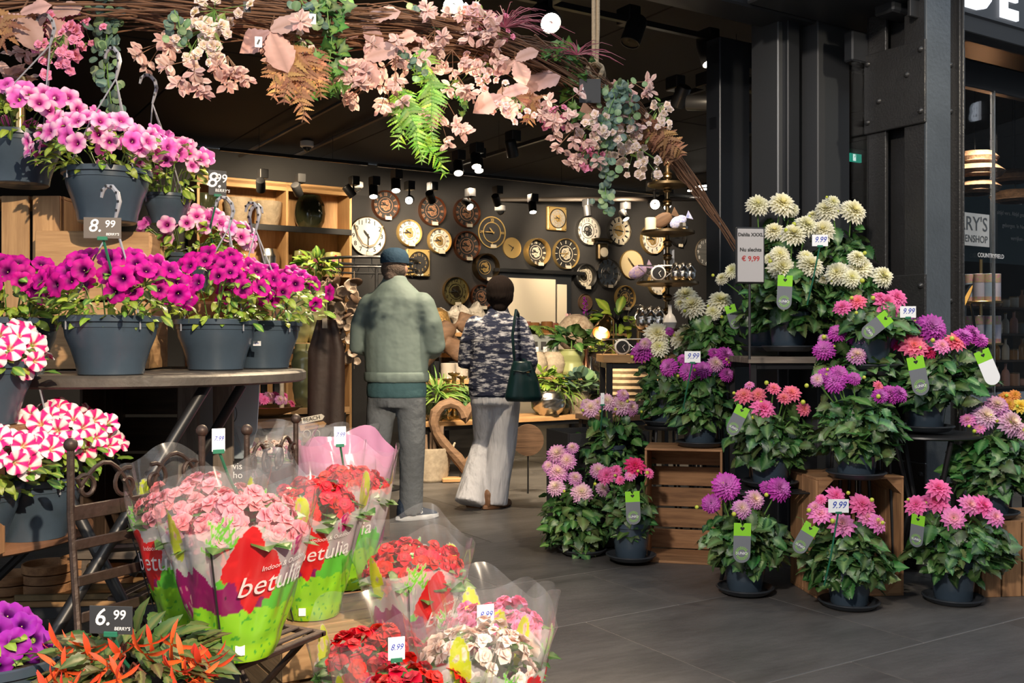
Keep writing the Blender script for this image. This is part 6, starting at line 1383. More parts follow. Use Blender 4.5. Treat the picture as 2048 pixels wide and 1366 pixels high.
t = LTT('egg_lamp', 'large mosaic egg shaped lamp in the middle of display', 'lamp', 1152, z3, 7.45, [(.001, 0), (.08, 0), (.15, .07), (.175, .16), (.16, .25), (.1, .32), (.04, .345)], mat('mosaic_glaze', (.62, .52, .4), .3, noi=(24, .5), col2=(.22, .14, .1), coat=.4), 1)
for i in range(7): a = -1.7+i*.12; ob('painted_stripe', MB().tube([(math.cos(a)*.155, math.sin(a)*.155, .08), (math.cos(a)*.182, math.sin(a)*.182, .16), (math.cos(a)*.165, math.sin(a)*.165, .25)], .004, 5).mesh('painted_stripe', m_slate), t)
bl_ = thing('brass_lamp', 'lit brass table lamp with conical shade pointing down left', 'lamp', onT(1208, z3, 7.1)); Xb = T(0, 0, .24) @ RY(.45) @ RX(-.75)
ob('shade', MB().lathe([(.001, .135), (.04, .13), (.045, .06), (.075, 0), (.087, -.1), (.083, -.1), (.07, 0), (.04, .05), (.001, .055)], 28).mesh('shade', m_brass), bl_, Xb); ob('bulb', MB().ball((0, 0, -.03), .04, 14).mesh('bulb', mat('warm_bulb', (1, .75, .45), .5, emit=14)), bl_, Xb)
tubeob('stem', [(.05, 0, .34), (.09, .02, .3), (.09, .02, .01)], .008, m_brass, bl_); ob('base', MB().lathe([(.001, 0), (.08, 0), (.08, .012), (.001, .015)], 24).mesh('base', m_brass), bl_, T(.09, .02, 0))
bl_.scale = (1.1,)*3
potplant('broad yellow green leaf plant behind the brass lamp', 1232, z3, 7.4, P_round, m_darkgl, 1, .3, 30, DP, .17, 9, .4); potplant('small leafy plant below the brass lamp', 1203, z3-.2, 7.1, P_round, m_darkgl, .8, .17, 70, DP, .06, 10, .2)
for i, (px, v, m, s) in enumerate(((1068, 7.85, 'amber', 1), (1082, 7.9, 'smoke', .9), (1094, 7.82, 'amber', 1.1), (1106, 7.9, 'rose', 1), (1118, 7.85, 'amber', .9), (1050, 7.9, 'rose', 1.1))):
    c = {'amber': (.2, .09, .03), 'smoke': (.08, .06, .05), 'rose': (.25, .1, .08)}[m]; LTT('votive_glass', '%s votive glass, %s in the row beside palm' % ({'amber': 'amber', 'smoke': 'smoky', 'rose': 'rosy'}[m], ['second', 'third', 'fourth', 'fifth', 'sixth', 'first'][i]), 'glass', px, z4, v, P_vot, mat(m+'_glass', c, .12, coat=.5), 1.2*s)
for i in range(8): LTT('bottle', 'dark bottle, %s from left in the upper row' % ['first', 'second', 'third', 'fourth', 'fifth', 'sixth', 'seventh', 'eighth'][i], 'bottle', 1178+i*9, z4, 7.82+.04*(i % 2), P_bot, mat('black_bottle', (.012, .01, .01), .15, coat=.5), .85+.1*(i % 3))
for i, (px, c) in enumerate(((1135, 'p'), (1170, 'v'), (1185, 'y'))):
    t = LTT('flower_vase', ['slim vase with pink and white blossom', 'slim vase with tall purple delphinium', 'slim vase with small yellow flowers'][i], 'vase', px, z4, 7.72, P_bot, m_glass, .8); tubeob('stem', [(0, 0, .05), (0, 0, .3 if i == 1 else .2)], .003, m_stem, t, 5)
    for k in range(16): ob('blossom', (BL['p'] if i == 0 else PM['v'] if i == 1 else DM['y'])[k % 2], t, zframe((.02*math.sin(k*2.4), -.01+.02*math.cos(k*2.4), (.2+.012*k) if i == 1 else .18+.02*math.sin(k)), (math.sin(k*2.4), -1, .3), .014))
pp = LTT('palm', 'cycad palm with long arching fronds beside white trousers person', 'plant', 1052, z4-.12, 7.6, P_round, m_darkgl, 1)
for i in range(10):
    a = i*2*PI/10+.3; rr = random.Random(i); d0 = Vector((math.cos(a), math.sin(a)*.6-.15, 0)); P = [Vector((0, 0, .15))+d0*.42*q+Vector((0, 0, .2*q-.26*q*q)) for q in (0, .25, .5, .75, 1)]
    f_ = ob('frond', MB().tube(P, .004, 5).mesh('frond', m_stem), pp)
    for k in range(18):
        q = .2+.8*k/18*.98; j = min(3, int(q*4)); p = P[j].lerp(P[j+1], q*4-j); tg = (P[j+1]-P[j]).normalized(); w = tg.cross(Vector((0, 0, 1))).normalized()
        for sg_ in (-1, 1): ob('leaflet', GL[1], f_, frame(p, w*sg_+tg*.7+Vector((0, 0, .3)), (0, -.3, 1), .09*(1-.4*q)))
# white sculptures, driftwood, glowing shade
m_chalkst = mat('white_driftwood', (.6, .55, .48), .9, noi=(9, .4), bump=(18, 1, .04))
for i, (px, s) in enumerate(((898, 1), (940, 1.15))):
    t = thing('driftwood_arch', ['white rough arch sculpture, left of two', 'white rough arch sculpture, right of two'][i], 'sculpture', onT(px, z4, 7.85), ANG); b = MB()
    limb(b, [((-.1*s, 0, -.0), .04*s), ((-.1*s, 0, .1*s), .06*s), ((-.05*s, 0, .2*s), .075*s), ((.04*s, 0, .22*s), .075*s), ((.11*s, 0, .13*s), .06*s), ((.1*s, 0, .0), .04*s)])
    ob('body', fuse('body', b, m_chalkst, .012, None, 1), t)
gl_ = LTT('woven_lamp', 'glowing golden woven lamp between sage jacket and white sculptures', 'lamp', 872, 1.2, 7.7, [(.001, 0), (.06, 0), (.14, .1), (.1, .22), (.05, .25)], mat('woven_gold', (.5, .3, .1), .5, metal=.5, noi=(40, .6), bump=(60, 1)), 1)
for i, (px, z, v, lb, L, rot) in enumerate(((905, .83, 7.1, 'large twisted driftwood piece behind candlesticks', .5, .7), (935, 1.0, 7.2, 'flat driftwood slab leaning beside patterned blouse', .55, 1.1), (885, .98, 7.3, 'dark driftwood branch beside the sage jacket', .4, .3))):
    t = thing('driftwood', lb, 'driftwood', onT(px, z, v), ANG); t.scale = (MS*1.1,)*3; b = MB(); rr = random.Random(i); limb(b, [((-L/2+L*k/5, rr.uniform(-.04, .04), .12+.1*math.sin(k)+k*.03*rot), .05+.04*rr.random(), .04+.03*rr.random()) for k in range(6)]); ob('body', fuse('body', b, w_drift, .014, None, 1), t)
# basket, wooden heart, discs under the table
bk = fl(858, 966); t = thing('seagrass_basket', 'woven seagrass basket with handles full of wrapped stems', 'basket', (bk.x, bk.y+.14, 0)); t.scale = (1.15,)*3; mw = m_wick
ob('body', MB().lathe([(.001, 0), (.12, 0)]+[(.125+.03*k/16+.004*(k % 2), .005+.24*k/16) for k in range(17)]+[(.14, .24), (.1, .05)], 36).mesh('body', mw), t)
for sx in (-1, 1): tubeob('handle', [(sx*.15, -.04, .2), (sx*.175, -.03, .27), (sx*.175, .03, .27), (sx*.15, .04, .2)], .008, mw, t)
rr = random.Random(4)
for i in range(22): a = rr.uniform(0, 6.28); r_ = rr.uniform(0, .1); tubeob('wrapped_stem', [(r_*math.cos(a), r_*math.sin(a), .1), (r_*1.2*math.cos(a), r_*1.2*math.sin(a), rr.uniform(.32, .42))], .012, mat('brown_film', (.25, .17, .12), .3, coat=.4), t, 6)
hp = fl(930, 965); ht_ = thing('wooden_heart', 'open driftwood heart on a stand under the table', 'ornament', (hp.x, hp.y+.06, .02), .2); ht_.scale = (1.1,)*3; Ph = []
for k in range(28): q = 2*PI*k/28; Ph.append((.24*math.sin(q)**3*1.0, 0, .36+.018*(13*math.cos(q)-5*math.cos(2*q)-2*math.cos(3*q)-math.cos(4*q))))
ob('heart', MB().tube(Ph, [.035+.012*((k*7) % 5)/5 for k in range(28)], 8, None, True).mesh('heart', wood('heart_wood', (.24, .145, .085), (.11, .065, .04)), 30), ht_); ob('base', MB().box((0, 0, 0), (.36, .12, .03), b=.005).mesh('base', w_oak), ht_)
for sx in (-1, 1): tubeob('rod', [(sx*.04, 0, .01), (sx*.04, 0, .2)], .004, m_black, ht_, 5)
for (px, py, d, r, lb) in ((1056, 880, 7.6, .12, 'round wooden slice behind white trousers'),):
    t = thing('wood_slice', lb, 'ornament', at(px, py, d)); ob('slice', MB().lathe([(r, -.02), (r, .02), (.001, .021)], 28, RX(PI/2)).mesh('slice', w_drift), t); tubeob('foot', [(0, 0, -r), (0, 0, -at(px, py, d).z)], .006, m_black, t)
# tiered plate stand with ornaments
eg = thing('tiered_stand', 'tall tiered metal plate stand in the centre right', 'stand', Vector(((1335-CX)/F*6.6, 6.6, 1.075))); eo = Vector(eg.location); ed = eo.y
def pz(py): return H-(py-CY)/F*ed-eo.z
for py, r in ((371, 40), (467, 54), (568, 62), (662, 60)):
    z, rm = pz(py), r*ed/F; ob('plate', MB().lathe([(.001, z-.012), (rm*.8, z-.012), (rm, z-.002), (rm, z+.014), (rm*.96, z+.012), (rm*.9, z), (.001, z)], 40).mesh('plate', m_bronze), eg)
prof = [(.001, 0), (.12, 0), (.11, .015), (.04, .03)]
zc = .03; ztop = pz(325)
while zc < ztop-.06: prof += [(.016, zc+.01), (.016, zc+.05), (.03, zc+.062), (.026, zc+.075), (.034, zc+.085)]; zc += .09
ob('column', MB().lathe(prof+[(.012, ztop), (.001, ztop+.02)], 16).mesh('column', m_bronze), eg)
def on_eg(name, label, cat, px, py_plate, build, dy=-.05):
    t = thing(name, label, cat, Vector(((px-CX)/F*(ed+dy), ed+dy, eo.z+pz(py_plate)+.014))); build(t); return t
def fig(t, m=m_silver, s=1):
    b = MB(); b.ball((0, 0, .03*s), (.03*s, .03*s, .035*s), 12); b.ball((0, -.005, .075*s), .022*s, 12); limb(b, [((-.02*s, -.01, .05*s), .012*s), ((0, -.025*s, .075*s), .009*s)]); limb(b, [((.02*s, -.01, .05*s), .012*s), ((0, -.025*s, .075*s), .009*s)]); ob('body', fuse('body', b, m, .005, None, 2), t)
on_eg('silver_figure', 'silver monkey figurine on the top plate', 'figurine', 1312, 371, lambda t: fig(t, m_silver, 1.1))
on_eg('pillar_candle', 'thick pale pillar candle on second plate', 'candle', 1301, 467, lambda t: (ob('body', MB().lathe([(.001, 0), (.037, 0), (.038, .005), (.038, .08), (.03, .084), (.001, .08)], 24).mesh('body', m_cand), t), tubeob('wick', [(0, 0, .08), (0, 0, .095)], .002, m_black, t, 5)))
def fishy(t, m, s=1):
    ob('body', MB().ball((0, 0, .06*s), (.055*s, .012, .035*s), 14).mesh('body', m), t, RY(-.5)); ob('tail', MB().prism([(.05*s, .06*s), (.085*s, .09*s), (.085*s, .03*s)], -.005, .005).mesh('tail', m), t, RY(-.5)); tubeob('pin', [(0, 0, 0), (0, 0, .05*s)], .003, m_black, t, 5)
on_eg('wooden_fish', 'brown carved fish ornament on second plate', 'ornament', 1336, 467, lambda t: fishy(t, w_drift, 1.3)); on_eg('mosaic_fish', 'blue and wood fish ornament, right on second plate', 'ornament', 1366, 467, lambda t: fishy(t, mat('blue_mosaic', (.08, .12, .35), .3, noi=(60, .5), col2=(.5, .5, .6)), 1.1)); on_eg('mosaic_fish', 'purple mosaic fish ornament, left on the third plate', 'ornament', 1286, 568, lambda t: fishy(t, mat('purple_mosaic', (.12, .08, .3), .3, noi=(60, .5), col2=(.4, .3, .25)), 1.2))
on_eg('crystal_votive', 'crystal glass votive at right of second plate', 'votive', 1367, 467, lambda t: ob('body', MB().lathe([(.001, 0), (.03, 0), (.034, .02), (.028, .045), (.001, .04)], 10).mesh('body', m_silver, 20), t), -.1)
def dclock(t):
    ob('case', MB().lathe([(.045, -.02), (.05, 0), (.05, .02), (.042, .025), (.001, .022)], 28, T(0, 0, .05) @ RX(PI/2)).mesh('case', m_ceram), t); ob('face', MB().lathe([(.04, .026), (.001, .027)], 24, T(0, 0, .05) @ RX(PI/2)).mesh('face', m_dialb), t)
    for a, L in ((.8, .022), (2.6, .03)): ob('hand', MB().box((0, -.03, L/2), (.003, .001, L)).mesh('hand', m_chalk), t, T(0, 0, .05) @ RY(a))
    for sx in (-1, 1): tubeob('wire_wing', [(sx*.02, 0, .0), (sx*.13, 0, .09)], .003, m_silver, t, 5); tubeob('wire_wing', [(sx*.02, 0, .09), (sx*.13, 0, .0)], .003, m_silver, t, 5); tubeob('wing', [(sx*-.0, 0, .1), (sx*.13, 0, .1)], .005, m_silver, t, 5)
on_eg('airplane_clock', 'white airplane shaped clock on the third plate', 'clock', 1316, 568, dclock, -.1)
t = thing('airplane_clock', 'white airplane shaped clock standing on the high oak table', 'clock', Vector(((1244-CX)/F*6.45, 6.45, 1.075))); dclock(t)
for i, (px, dy) in enumerate(((1352, -.12), (1366, -.13), (1380, -.1))): on_eg('silver_figure', 'silver monkey figurine, %s of three on third plate' % ['left', 'middle', 'right'][i], 'figurine', px, 568, lambda t: fig(t, m_silver, 1.25), dy)
for i, (px, dy) in enumerate(((1284, -.1), (1300, -.13), (1318, -.12))): on_eg('silver_figure', 'silver seated figurine, %s of three on lowest plate' % ['left', 'middle', 'right'][i], 'figurine', px, 662, lambda t: fig(t, m_silver, 1.5), dy)
on_eg('white_card', 'upright white printed card on the third plate', 'card', 1338, 568, lambda t: ob('card', MB().box((0, 0, .11), (.07, .002, .22), b=.0005).mesh('card', m_white), t), .06)
on_eg('white_vase', 'small white bottle vase right on lowest plate', 'vase', 1340, 662, lambda t: ob('body', MB().lathe([(.001, 0), (.03, 0), (.045, .04), (.03, .08), (.013, .1), (.012, .15), (.015, .155)], 24).mesh('body', m_ceram), t), -.14)
gb = thing('globe_lamp', 'clear glass globe lamp on the high oak table', 'lamp', Vector(((1277-CX)/F*6.75, 6.75, 1.075))); ob('globe', MB().ball((0, 0, .26), .075, 24).mesh('globe', m_glass), gb); ob('base', MB().lathe([(.001, 0), (.05, 0), (.03, .02), (.012, .04), (.012, .19), (.025, .2)], 18).mesh('base', m_brass), gb); ob('bulb', MB().ball((0, 0, .25), .025, 12).mesh('bulb', MATS['warm_bulb']), gb)
for i, (px, w, h, lb) in enumerate(((1250, .3, .34, 'large rattan basket under the high oak table, left'), (1330, .32, .36, 'large rattan basket under the high oak table, right'))):
    LTT('rattan_basket', lb, 'basket', px, .62, 5.85, [(.001, 0)]+[(w/2*(.8+.2*math.sin(PI*k/18))+.008*(k % 2), h*k/18) for k in range(19)], mat('honey_rattan', (.42, .3, .17), .7, noi=(30, .4)), 1, lambda a, z: 1+.03*math.sin(20*a))
table('low dark shelf carrying the rattan baskets', 1215, 1400, 5.7, .4, .62, w_dark)
# ---- left middle: draped vases, hanging rail, brass bowl
P_drape = [(.001, 0), (.06, 0), (.085, .06), (.1, .2), (.1, .32), (.08, .4), (.085, .43), (.075, .43)]
drp = lambda a, z: 1+.035*math.sin(z*75+2.5*math.cos(a*2+1)+a)
LTT('draped_vase', 'green cream draped pattern vase, front one', 'vase', 613, .72, 6.4, P_drape, mat('celery_glaze', (.34, .33, .14), .25, coat=.5, noi=(3, .4)), .98, drp, 36); LTT('draped_vase', 'green cream draped pattern vase, rear left partly hidden', 'vase', 598, 1.15, 6.85, P_drape, MATS['celery_glaze'], .95, drp, 36); LTT('draped_vase', 'green cream draped pattern vase, rear right', 'vase', 632, 1.15, 6.85, P_drape, MATS['celery_glaze'], .95, drp, 36)
t = potplant('dark green fern above the rear draped vase', 632, 1.55, 6.85, P_vot, m_darkgl, .8, .2, 60, DP, .09, 12, .2)
br = LTT('brass_bowl', 'shallow brass bowl with candles and pink chrysanthemums', 'bowl', 535, .72, 5.85, [(.001, 0), (.1, 0), (.2, .03), (.25, .06), (.24, .062), (.1, .02)], m_brass, .85)
for i in range(22): rr = random.Random(i); a = rr.uniform(0, 6.28); q = rr.uniform(0, .15); ob('chrysanthemum', DM['k'][i % 2] if i % 3 else DM['l'][0], br, zframe((q*math.cos(a), q*math.sin(a), .06+rr.uniform(0, .07)), (math.cos(a), math.sin(a)-.5, .8), .032))
for i, x in enumerate((-.07, .1)):
    t = thing('taper_candle', ['plain cream taper candle in the brass bowl', 'twisted brown taper candle in the brass bowl'][i], 'candle', Vector(br.location)+Vector((x, -.06, .03))); ob('body', MB().lathe([(.014, 0), (.013, .2), (.004, .215), (.001, .216)], 12, None, (lambda a, z: 1+.15*math.sin(3*a+z*90)) if i else None).mesh('body', m_cand if not i else m_wick), t); tubeob('wick', [(0, 0, .21), (0, 0, .228)], .0015, m_black, t, 4)
hr = thing('hanging_rail', 'black hoop rail with hooks holding shell garlands', 'rail', onT(740, 0, 6.9)); ho = Vector(hr.location); hz = at(740, 522, ho.y).z
c0 = Vector((0, 0, hz)); hoop = [c0+Vector((.36*math.cos(2*PI*i/36), .36*math.sin(2*PI*i/36), 0)) for i in range(36)]
ob('hoop', MB().tube(hoop, .012, 6, None, True).mesh('hoop', m_black), hr); ob('hoop', MB().tube([p-Vector((0, 0, .07)) for p in hoop], .008, 6, None, True).mesh('hoop', m_black), hr); tubeob('pole', [(0, .36, 0), (0, .36, hz)], .014, m_black, hr)
ob('foot', MB().lathe([(.001, 0), (.2, 0), (.2, .012), (.001, .016)], 28).mesh('foot', m_black), hr, T(0, .36, 0))
for i in range(0, 36, 2):
    p = hoop[i]; ob('hook', MB().tube([p, p-Vector((0, 0, .08)), p+Vector((.02, 0, -.11)), p+Vector((.035, 0, -.08))], .004, 5).mesh('hook', m_black), hr)
shm = MB().lathe([(.001, 0), (.022, .006), (.03, .016), (.026, .02), (.001, .012)], 14, None, lambda a, z: 1+.06*math.sin(9*a)).mesh('shell', m_shell); hrt = MB().ball((0, 0, 0), (.035, .014, .045), 12).mesh('wooden_heart', w_drift)
for i, (k, L, lb) in enumerate(((20, 1.0, 'long shell garland hanging left of the sage jacket'), (18, .7, 'shell garland with hearts, far left'), (22, 1.1, 'longest shell garland beside the sleeve'), (24, .6, 'short driftwood garland nearest the aisle'), (16, .8, 'driftwood and shell garland behind the petunias'), (26, .7, 'shell garland partly behind the sage jacket'))):
    t = thing('shell_garland', lb, 'garland', ho+hoop[k]-Vector((0, 0, .1))); tubeob('string', [(0, 0, 0), (0, 0, -L)], .002, m_rope, t, 4); rr = random.Random(i)
    for j in range(int(L/.034)):
        z = -.08-.03*j
        if z < -L: break
        X = zframe((rr.uniform(-.035, .035), rr.uniform(-.035, .02), z), (rr.uniform(-.6, .6), -1, rr.uniform(-.4, .4)), rr.uniform(.9, 1.7), rr.random()*6); ob('shell' if j % 4 else 'wooden_heart', shm if j % 4 else hrt, t, X)
ap = thing('leather_apron', 'long brown leather apron hanging with a paper tag', 'apron', at(652, 640, 6.0)); b = MB(); vv = []
for j in range(13):
    for i in range(9): x = -.11+.22*i/8; vv.append(Vector((x*(1-.5*max(0, 1-j/3)), .012*math.sin(i*1.6+j*.2), -.75*j/12)))
me = b.add(vv, [(j*9+i, j*9+i+1, j*9+10+i, j*9+9+i) for j in range(12) for i in range(8)]).mesh('leather', mat('brown_leather', (.045, .024, .016), .6, noi=(6, .4), bump=(20, .3)), 180); lo = ob('leather', me, ap); lo.modifiers.new('thick', 'SOLIDIFY').thickness = .006
ob('paper_tag', MB().box((0, -.04, -.02), (.03, .002, .06)).mesh('paper_tag', m_wick), ap); tubeob('cord', [(0, 0, 0), (0, .05, .25)], .004, m_rope, ap, 5)
sgn = thing('beach_sign', 'stack of wooden signposts reading BEACH with bicycle', 'sign', at(624, 880, 5.4)); 
for i, (z, w, rt, tx) in enumerate(((.115, .11, .2, 'BEACH'), (.075, .13, .18, 'Welcome'), (-.0, .1, -.1, ''))):
    o_ = ob('arrow_board', MB().prism([(-w/2, -.016), (w/2, -.016), (w/2+.015, 0), (w/2, .016), (-w/2, .016)][::-1], -.006, .006).mesh('arrow_board', m_cream if i == 0 else w_oak), sgn, T(0, 0, z) @ RY(-rt))
    if tx: ob('lettering', text(tx, .03 if i == 0 else .02, m_blackink, .0006), o_, T(0, -.008, 0))
for sx in (-1, 1): ob('bicycle_wheel', MB().ring(.018, .022, -.003, .003, 24).mesh('bicycle_wheel', m_cream), sgn, T(sx*.025, -.01, .035))
tubeob('post', [(0, .012, -at(624, 880, 5.4).z), (0, .012, .13)], .006, w_drift, sgn, 6)
cd = thing('candelabra', 'dark brass candelabra with three cups beside grey trousers', 'candelabra', at(672, 900, 5.9)); 
tubeob('stem', [(0, 0, -.3), (0, 0, .05)], .008, m_bronze, cd)
for sx in (-1, 0, 1): tubeob('arm', [(0, 0, 0), (sx*.05, 0, -.02), (sx*.1, 0, .0), (sx*.1, 0, .04)], .005, m_bronze, cd, 6); ob('cup', MB().lathe([(.012, 0), (.035, .012), (.036, .015), (.012, .006)], 16).mesh('cup', m_bronze), cd, T(sx*.1, 0, .04+.05*(sx == 0)))
ob('foot', MB().lathe([(.08, 0), (.06, .02), (.01, .04)], 20).mesh('foot', m_bronze), cd, T(0, 0, -.32))
pdst = thing('wood_pedestal', 'pale cylindrical wood pedestal under the brass bowl', 'pedestal', onT(535, 0, 5.7)); ob('body', MB().lathe([(.16, 0), (.165, .01), (.165, .6), (.16, .61), (.001, .61)], 32).mesh('body', mat('pale_wood_round', (.4, .29, .18), .7, noi=(4, .4), stretch=(8, 8, 1))), pdst)
LTT('metal_bucket', 'dark metal cauldron beside the grey trousers', 'pot', 715, .28, 5.4, [(.001, 0), (.06, 0), (.12, .1), (.13, .2), (.12, .2)], m_bronze, 1)
# under and behind the bar table
bcr = crate('large dark open crate below the bar table', (at(300, 900, 3.75).x, 3.75, .42), .0, .36, .6, .4, w_dark, 'h', False, 4)
stp = thing('crate_base', 'low wooden stack base beneath the dark crate', 'base', (bcr.location.x, 3.75, 0)); board(stp, (0, 0, .4), (.42, .42, .03), w_grey, 'plank')
for sx in (-1, 1): board(stp, (sx*.17, 0, .19), (.06, .4, .38), w_grey, 'leg')
for i, (px, lb) in enumerate(((378, 'weathered upright board left of white panel'), (447, 'weathered upright board in front of white panel'))): t = thing('wooden_board', lb, 'board', (at(px, 900, 3.5+.06*i).x, 3.5+.06*i, 0)); board(t, (0, 0, .53), (.07, .025, 1.05), w_grey, 'plank'); board(t, (0, 0, .01), (.12, .1, .02), w_grey, 'foot')
wpn = thing('leaning_sheet', 'leaning white blue panel with faint oval print', 'panel', at(450, 870, 3.72)); ob('sheet', MB().prism([(-.15, .2), (-.1, -.32), (.02, -.3), (.12, .02), (.13, .2)], -.004, .004).mesh('sheet', mat('pale_blue_sheet', (.5, .6, .68), .5)), wpn); ob('oval_print', MB().ring(.035, .038, -.005, -.004, 28, None, .7).mesh('oval_print', m_slate), wpn, T(.02, 0, .08))
lsh = thing('low_shelf', 'low wooden shelf with grey frame at lower left', 'shelf', (at(150, 1180, 3.5).x, 3.6, 0), .1); board(lsh, (-.1, 0, .26), (1.0, .4, .03), w_oak, 'board'); board(lsh, (-.1, -.2, .235), (1.0, .02, .04), m_frame, 'rail')
for sx in (-.58, .38):
    for sy in (-.18, .18): board(lsh, (sx, sy, .12), (.03, .03, .24), m_frame, 'leg')
for i, (px, y_, r, n) in enumerate(((96, 3.52, .085, 3), (165, 3.62, .075, 3), (225, 3.6, .07, 2), (20, 3.5, .08, 2))):
    for k in range(n):
        t = thing('wooden_bowl', 'round wooden dish, %s in %s stack on low shelf' % (['bottom', 'second', 'top'][k], ['second', 'third', 'rightmost', 'leftmost'][i]), 'dish', (at(px, 1100, y_).x, y_, .277+k*.034), k*.7); ob('body', MB().lathe([(.001, 0), (r*.9, 0), (r, .006), (r*1.01, .032), (r*.93, .032), (r*.9, .01), (.001, .008)], 28).mesh('body', w_crate), t); ob('rim', MB().tube([(r*.97*math.cos(2*PI*q/24), r*.97*math.sin(2*PI*q/24), .032) for q in range(24)], .003, 5, None, True).mesh('rim', w_crate), t)
tr = thing('metal_tray', 'embossed grey metal tray on low shelf', 'tray', (at(170, 1150, 3.45).x, 3.46, .278), .1); ob('base', MB().box((0, 0, .004), (.42, .13, .006), b=.002).mesh('base', m_bronze), tr)
for sy in (-1, 1): ob('rim', MB().box((0, sy*.066, .012), (.43, .01, .024), b=.003).mesh('rim', m_bronze), tr)
# ---------------------------------------------------------------- behind the right window
ws = thing('window_sticker', 'grey rectangular shop name sticker on the window', 'sticker', X=XS @ T(*[pl(1990-57, 460, 3.47).dot(U)], 3.47, pl(1955, 460, 3.47).z)); ks = pl(1955, 460, 3.47).y/F
ob('sheet', MB().box((-.06, 0, 0), (.56, .002, .19), b=.0005).mesh('sheet', mat('frosted_sheet', (.45, .46, .46), .6)), ws)
m_stx = mat('sticker_print', (.06, .07, .08), .6)
ob('lettering', text("BERRY'S", .115, m_stx, .0005, 0, 'RIGHT'), ws, T(.2, -.003, .03)); ob('lettering', text("GARDENSHOP", .058, m_stx, .0005, 0, 'RIGHT'), ws, T(.2, -.003, -.055))
wl = thing('window_lettering', 'white printed brand word on the glass below the sticker', 'lettering', X=XS @ T(pl(1982, 512, 3.48).dot(U), 3.48, pl(1982, 512, 3.48).z)); ob('lettering', text('COUNTRYFIELD', .036, m_chalk, .0004), wl)
wt = thing('wall_lettering', 'dark teal wall panel with white dutch sentences inside the shop', 'wall panel', X=XS @ T(pl(2010, 420, 7.6).dot(U), 7.6, pl(2010, 420, 7.6).z)); ob('panel', MB().box((.4, .02, -.1), (2.6, .02, 1.2)).mesh('panel', mat('teal_panel', (.03, .08, .1), .6)), wt)
for k_, s in enumerate(('leven, denken meer', 'altijd vers. Altijd geschikt', 'geborgen. In Nederland', 'verrijken een gast')): ob('lettering', text(s, .075, m_chalk, .001), wt, T(.1+.1*k_, 0, .12-.16*k_))
# rattan pendant shades
shade_m = mat('rattan_shade', (.16, .085, .045), .7, noi=(30, .6), bump=(40, 1))
for i, (px, py, v, s, lb) in enumerate(((1950, 325, 4.3, 1, 'stacked brown rattan pendant lamp, top tier inside window'), (1955, 353, 4.3, 1.25, 'stacked brown rattan pendant lamp, middle tier inside window'), (1945, 383, 4.3, 1.1, 'stacked brown rattan pendant lamp, bottom tier inside window'), (2025, 360, 4.6, 1.2, 'pale rattan pendant lamp, upper one at right edge'), (2030, 400, 4.6, 1.2, 'pale rattan pendant lamp, lower one at right edge'))):
    if i == 0: lb = 'stacked brown rattan pendant lamp of three tiers inside window'
    if i in (1, 2): Xl = T(0, 0, pl(px, py, v).z-lamp0.location.z)
    else: t = thing('pendant_lamp', lb, 'pendant lamp', pl(px, py, v)); Xl = T(0, 0, 0); lamp0 = t if i == 0 else None
    ob('shade', MB().lathe([(.05*s, .08), (.12*s, .07), (.16*s, .03), (.14*s, 0), (.1*s, -.02), (.09*s, -.018), (.13*s, .005), (.15*s, .03), (.11*s, .062), (.045*s, .072)], 32, None, lambda a, z: 1+.02*math.sin(26*a), None, False).mesh('shade', shade_m), t, Xl)
    if i not in (1, 2): tubeob('cord', [(0, 0, .08), (0, 0, 3.35-t.location.z)], .004, m_black, t, 5)
    ob('ring', MB().tube([(.14*s*math.cos(2*PI*q/28), .14*s*math.sin(2*PI*q/28), 0) for q in range(28)], .005, 5, None, True).mesh('ring', shade_m), t, Xl)
spot('shop_spot_beam', pl(1990, 250, 4.0), pl(1975, 640, 4.6), 170, 90, .6, (1, .8, .56), .05)
spot('shop_spot_beam', pl(2030, 250, 6.3), pl(2010, 560, 8.2), 420, 110, .7, (1, .82, .6), .05)
# tins on a tiered round stand
ts = thing('tin_stand', 'round tiered stand of printed tins behind the glass', 'stand', Vector((pl(1962, 683, 4.25).x, pl(1962, 683, 4.25).y, 0))); td = ts.location.y
zr = [at(0, 603, td).z, at(0, 686, td).z]
for z in zr: ob('shelf', MB().lathe([(.001, z-.015), (.14, z-.015), (.145, z-.005), (.14, z), (.001, z)], 32).mesh('shelf', m_brass), ts)
tubeob('pole', [(0, 0, 0), (0, 0, zr[0]+.3)], .012, m_brass, ts); ob('foot', MB().lathe([(.001, 0), (.16, 0), (.15, .02), (.001, .022)], 28).mesh('foot', m_brass), ts)
m_tin = mat('lavender_tin', (.42, .4, .5), .35); m_tin2 = mat('blue_grey_tin', (.25, .32, .42), .35); m_flw = mat('flower_print', (.5, .12, .3), .5, noi=(70, .5), col2=(.25, .4, .1))
for lvl, z in enumerate(zr):
    for k_ in range(5):
        a = -2.9+k_*.75; t = thing('printed_tin', '%s flower banded tin, %s from left on %s tier' % ('lavender' if k_ % 2 else 'blue grey', ['first', 'second', 'third', 'fourth', 'fifth'][k_], ['upper', 'lower'][lvl]), 'tin', (ts.location.x+.095*math.cos(a), ts.location.y+.095*math.sin(a), z))
        ob('body', MB().lathe([(.001, 0), (.036, 0), (.036, .19), (.034, .192), (.001, .192)], 20).mesh('body', m_tin if k_ % 2 else m_tin2), t); ob('band', MB().lathe([(.0364, .03), (.0364, .001)][::-1]+[(.0364, .03)], 20).mesh('band', m_flw), t); ob('band', MB().lathe([(.0364, .13), (.0364, .19)], 20).mesh('band', m_flw), t)
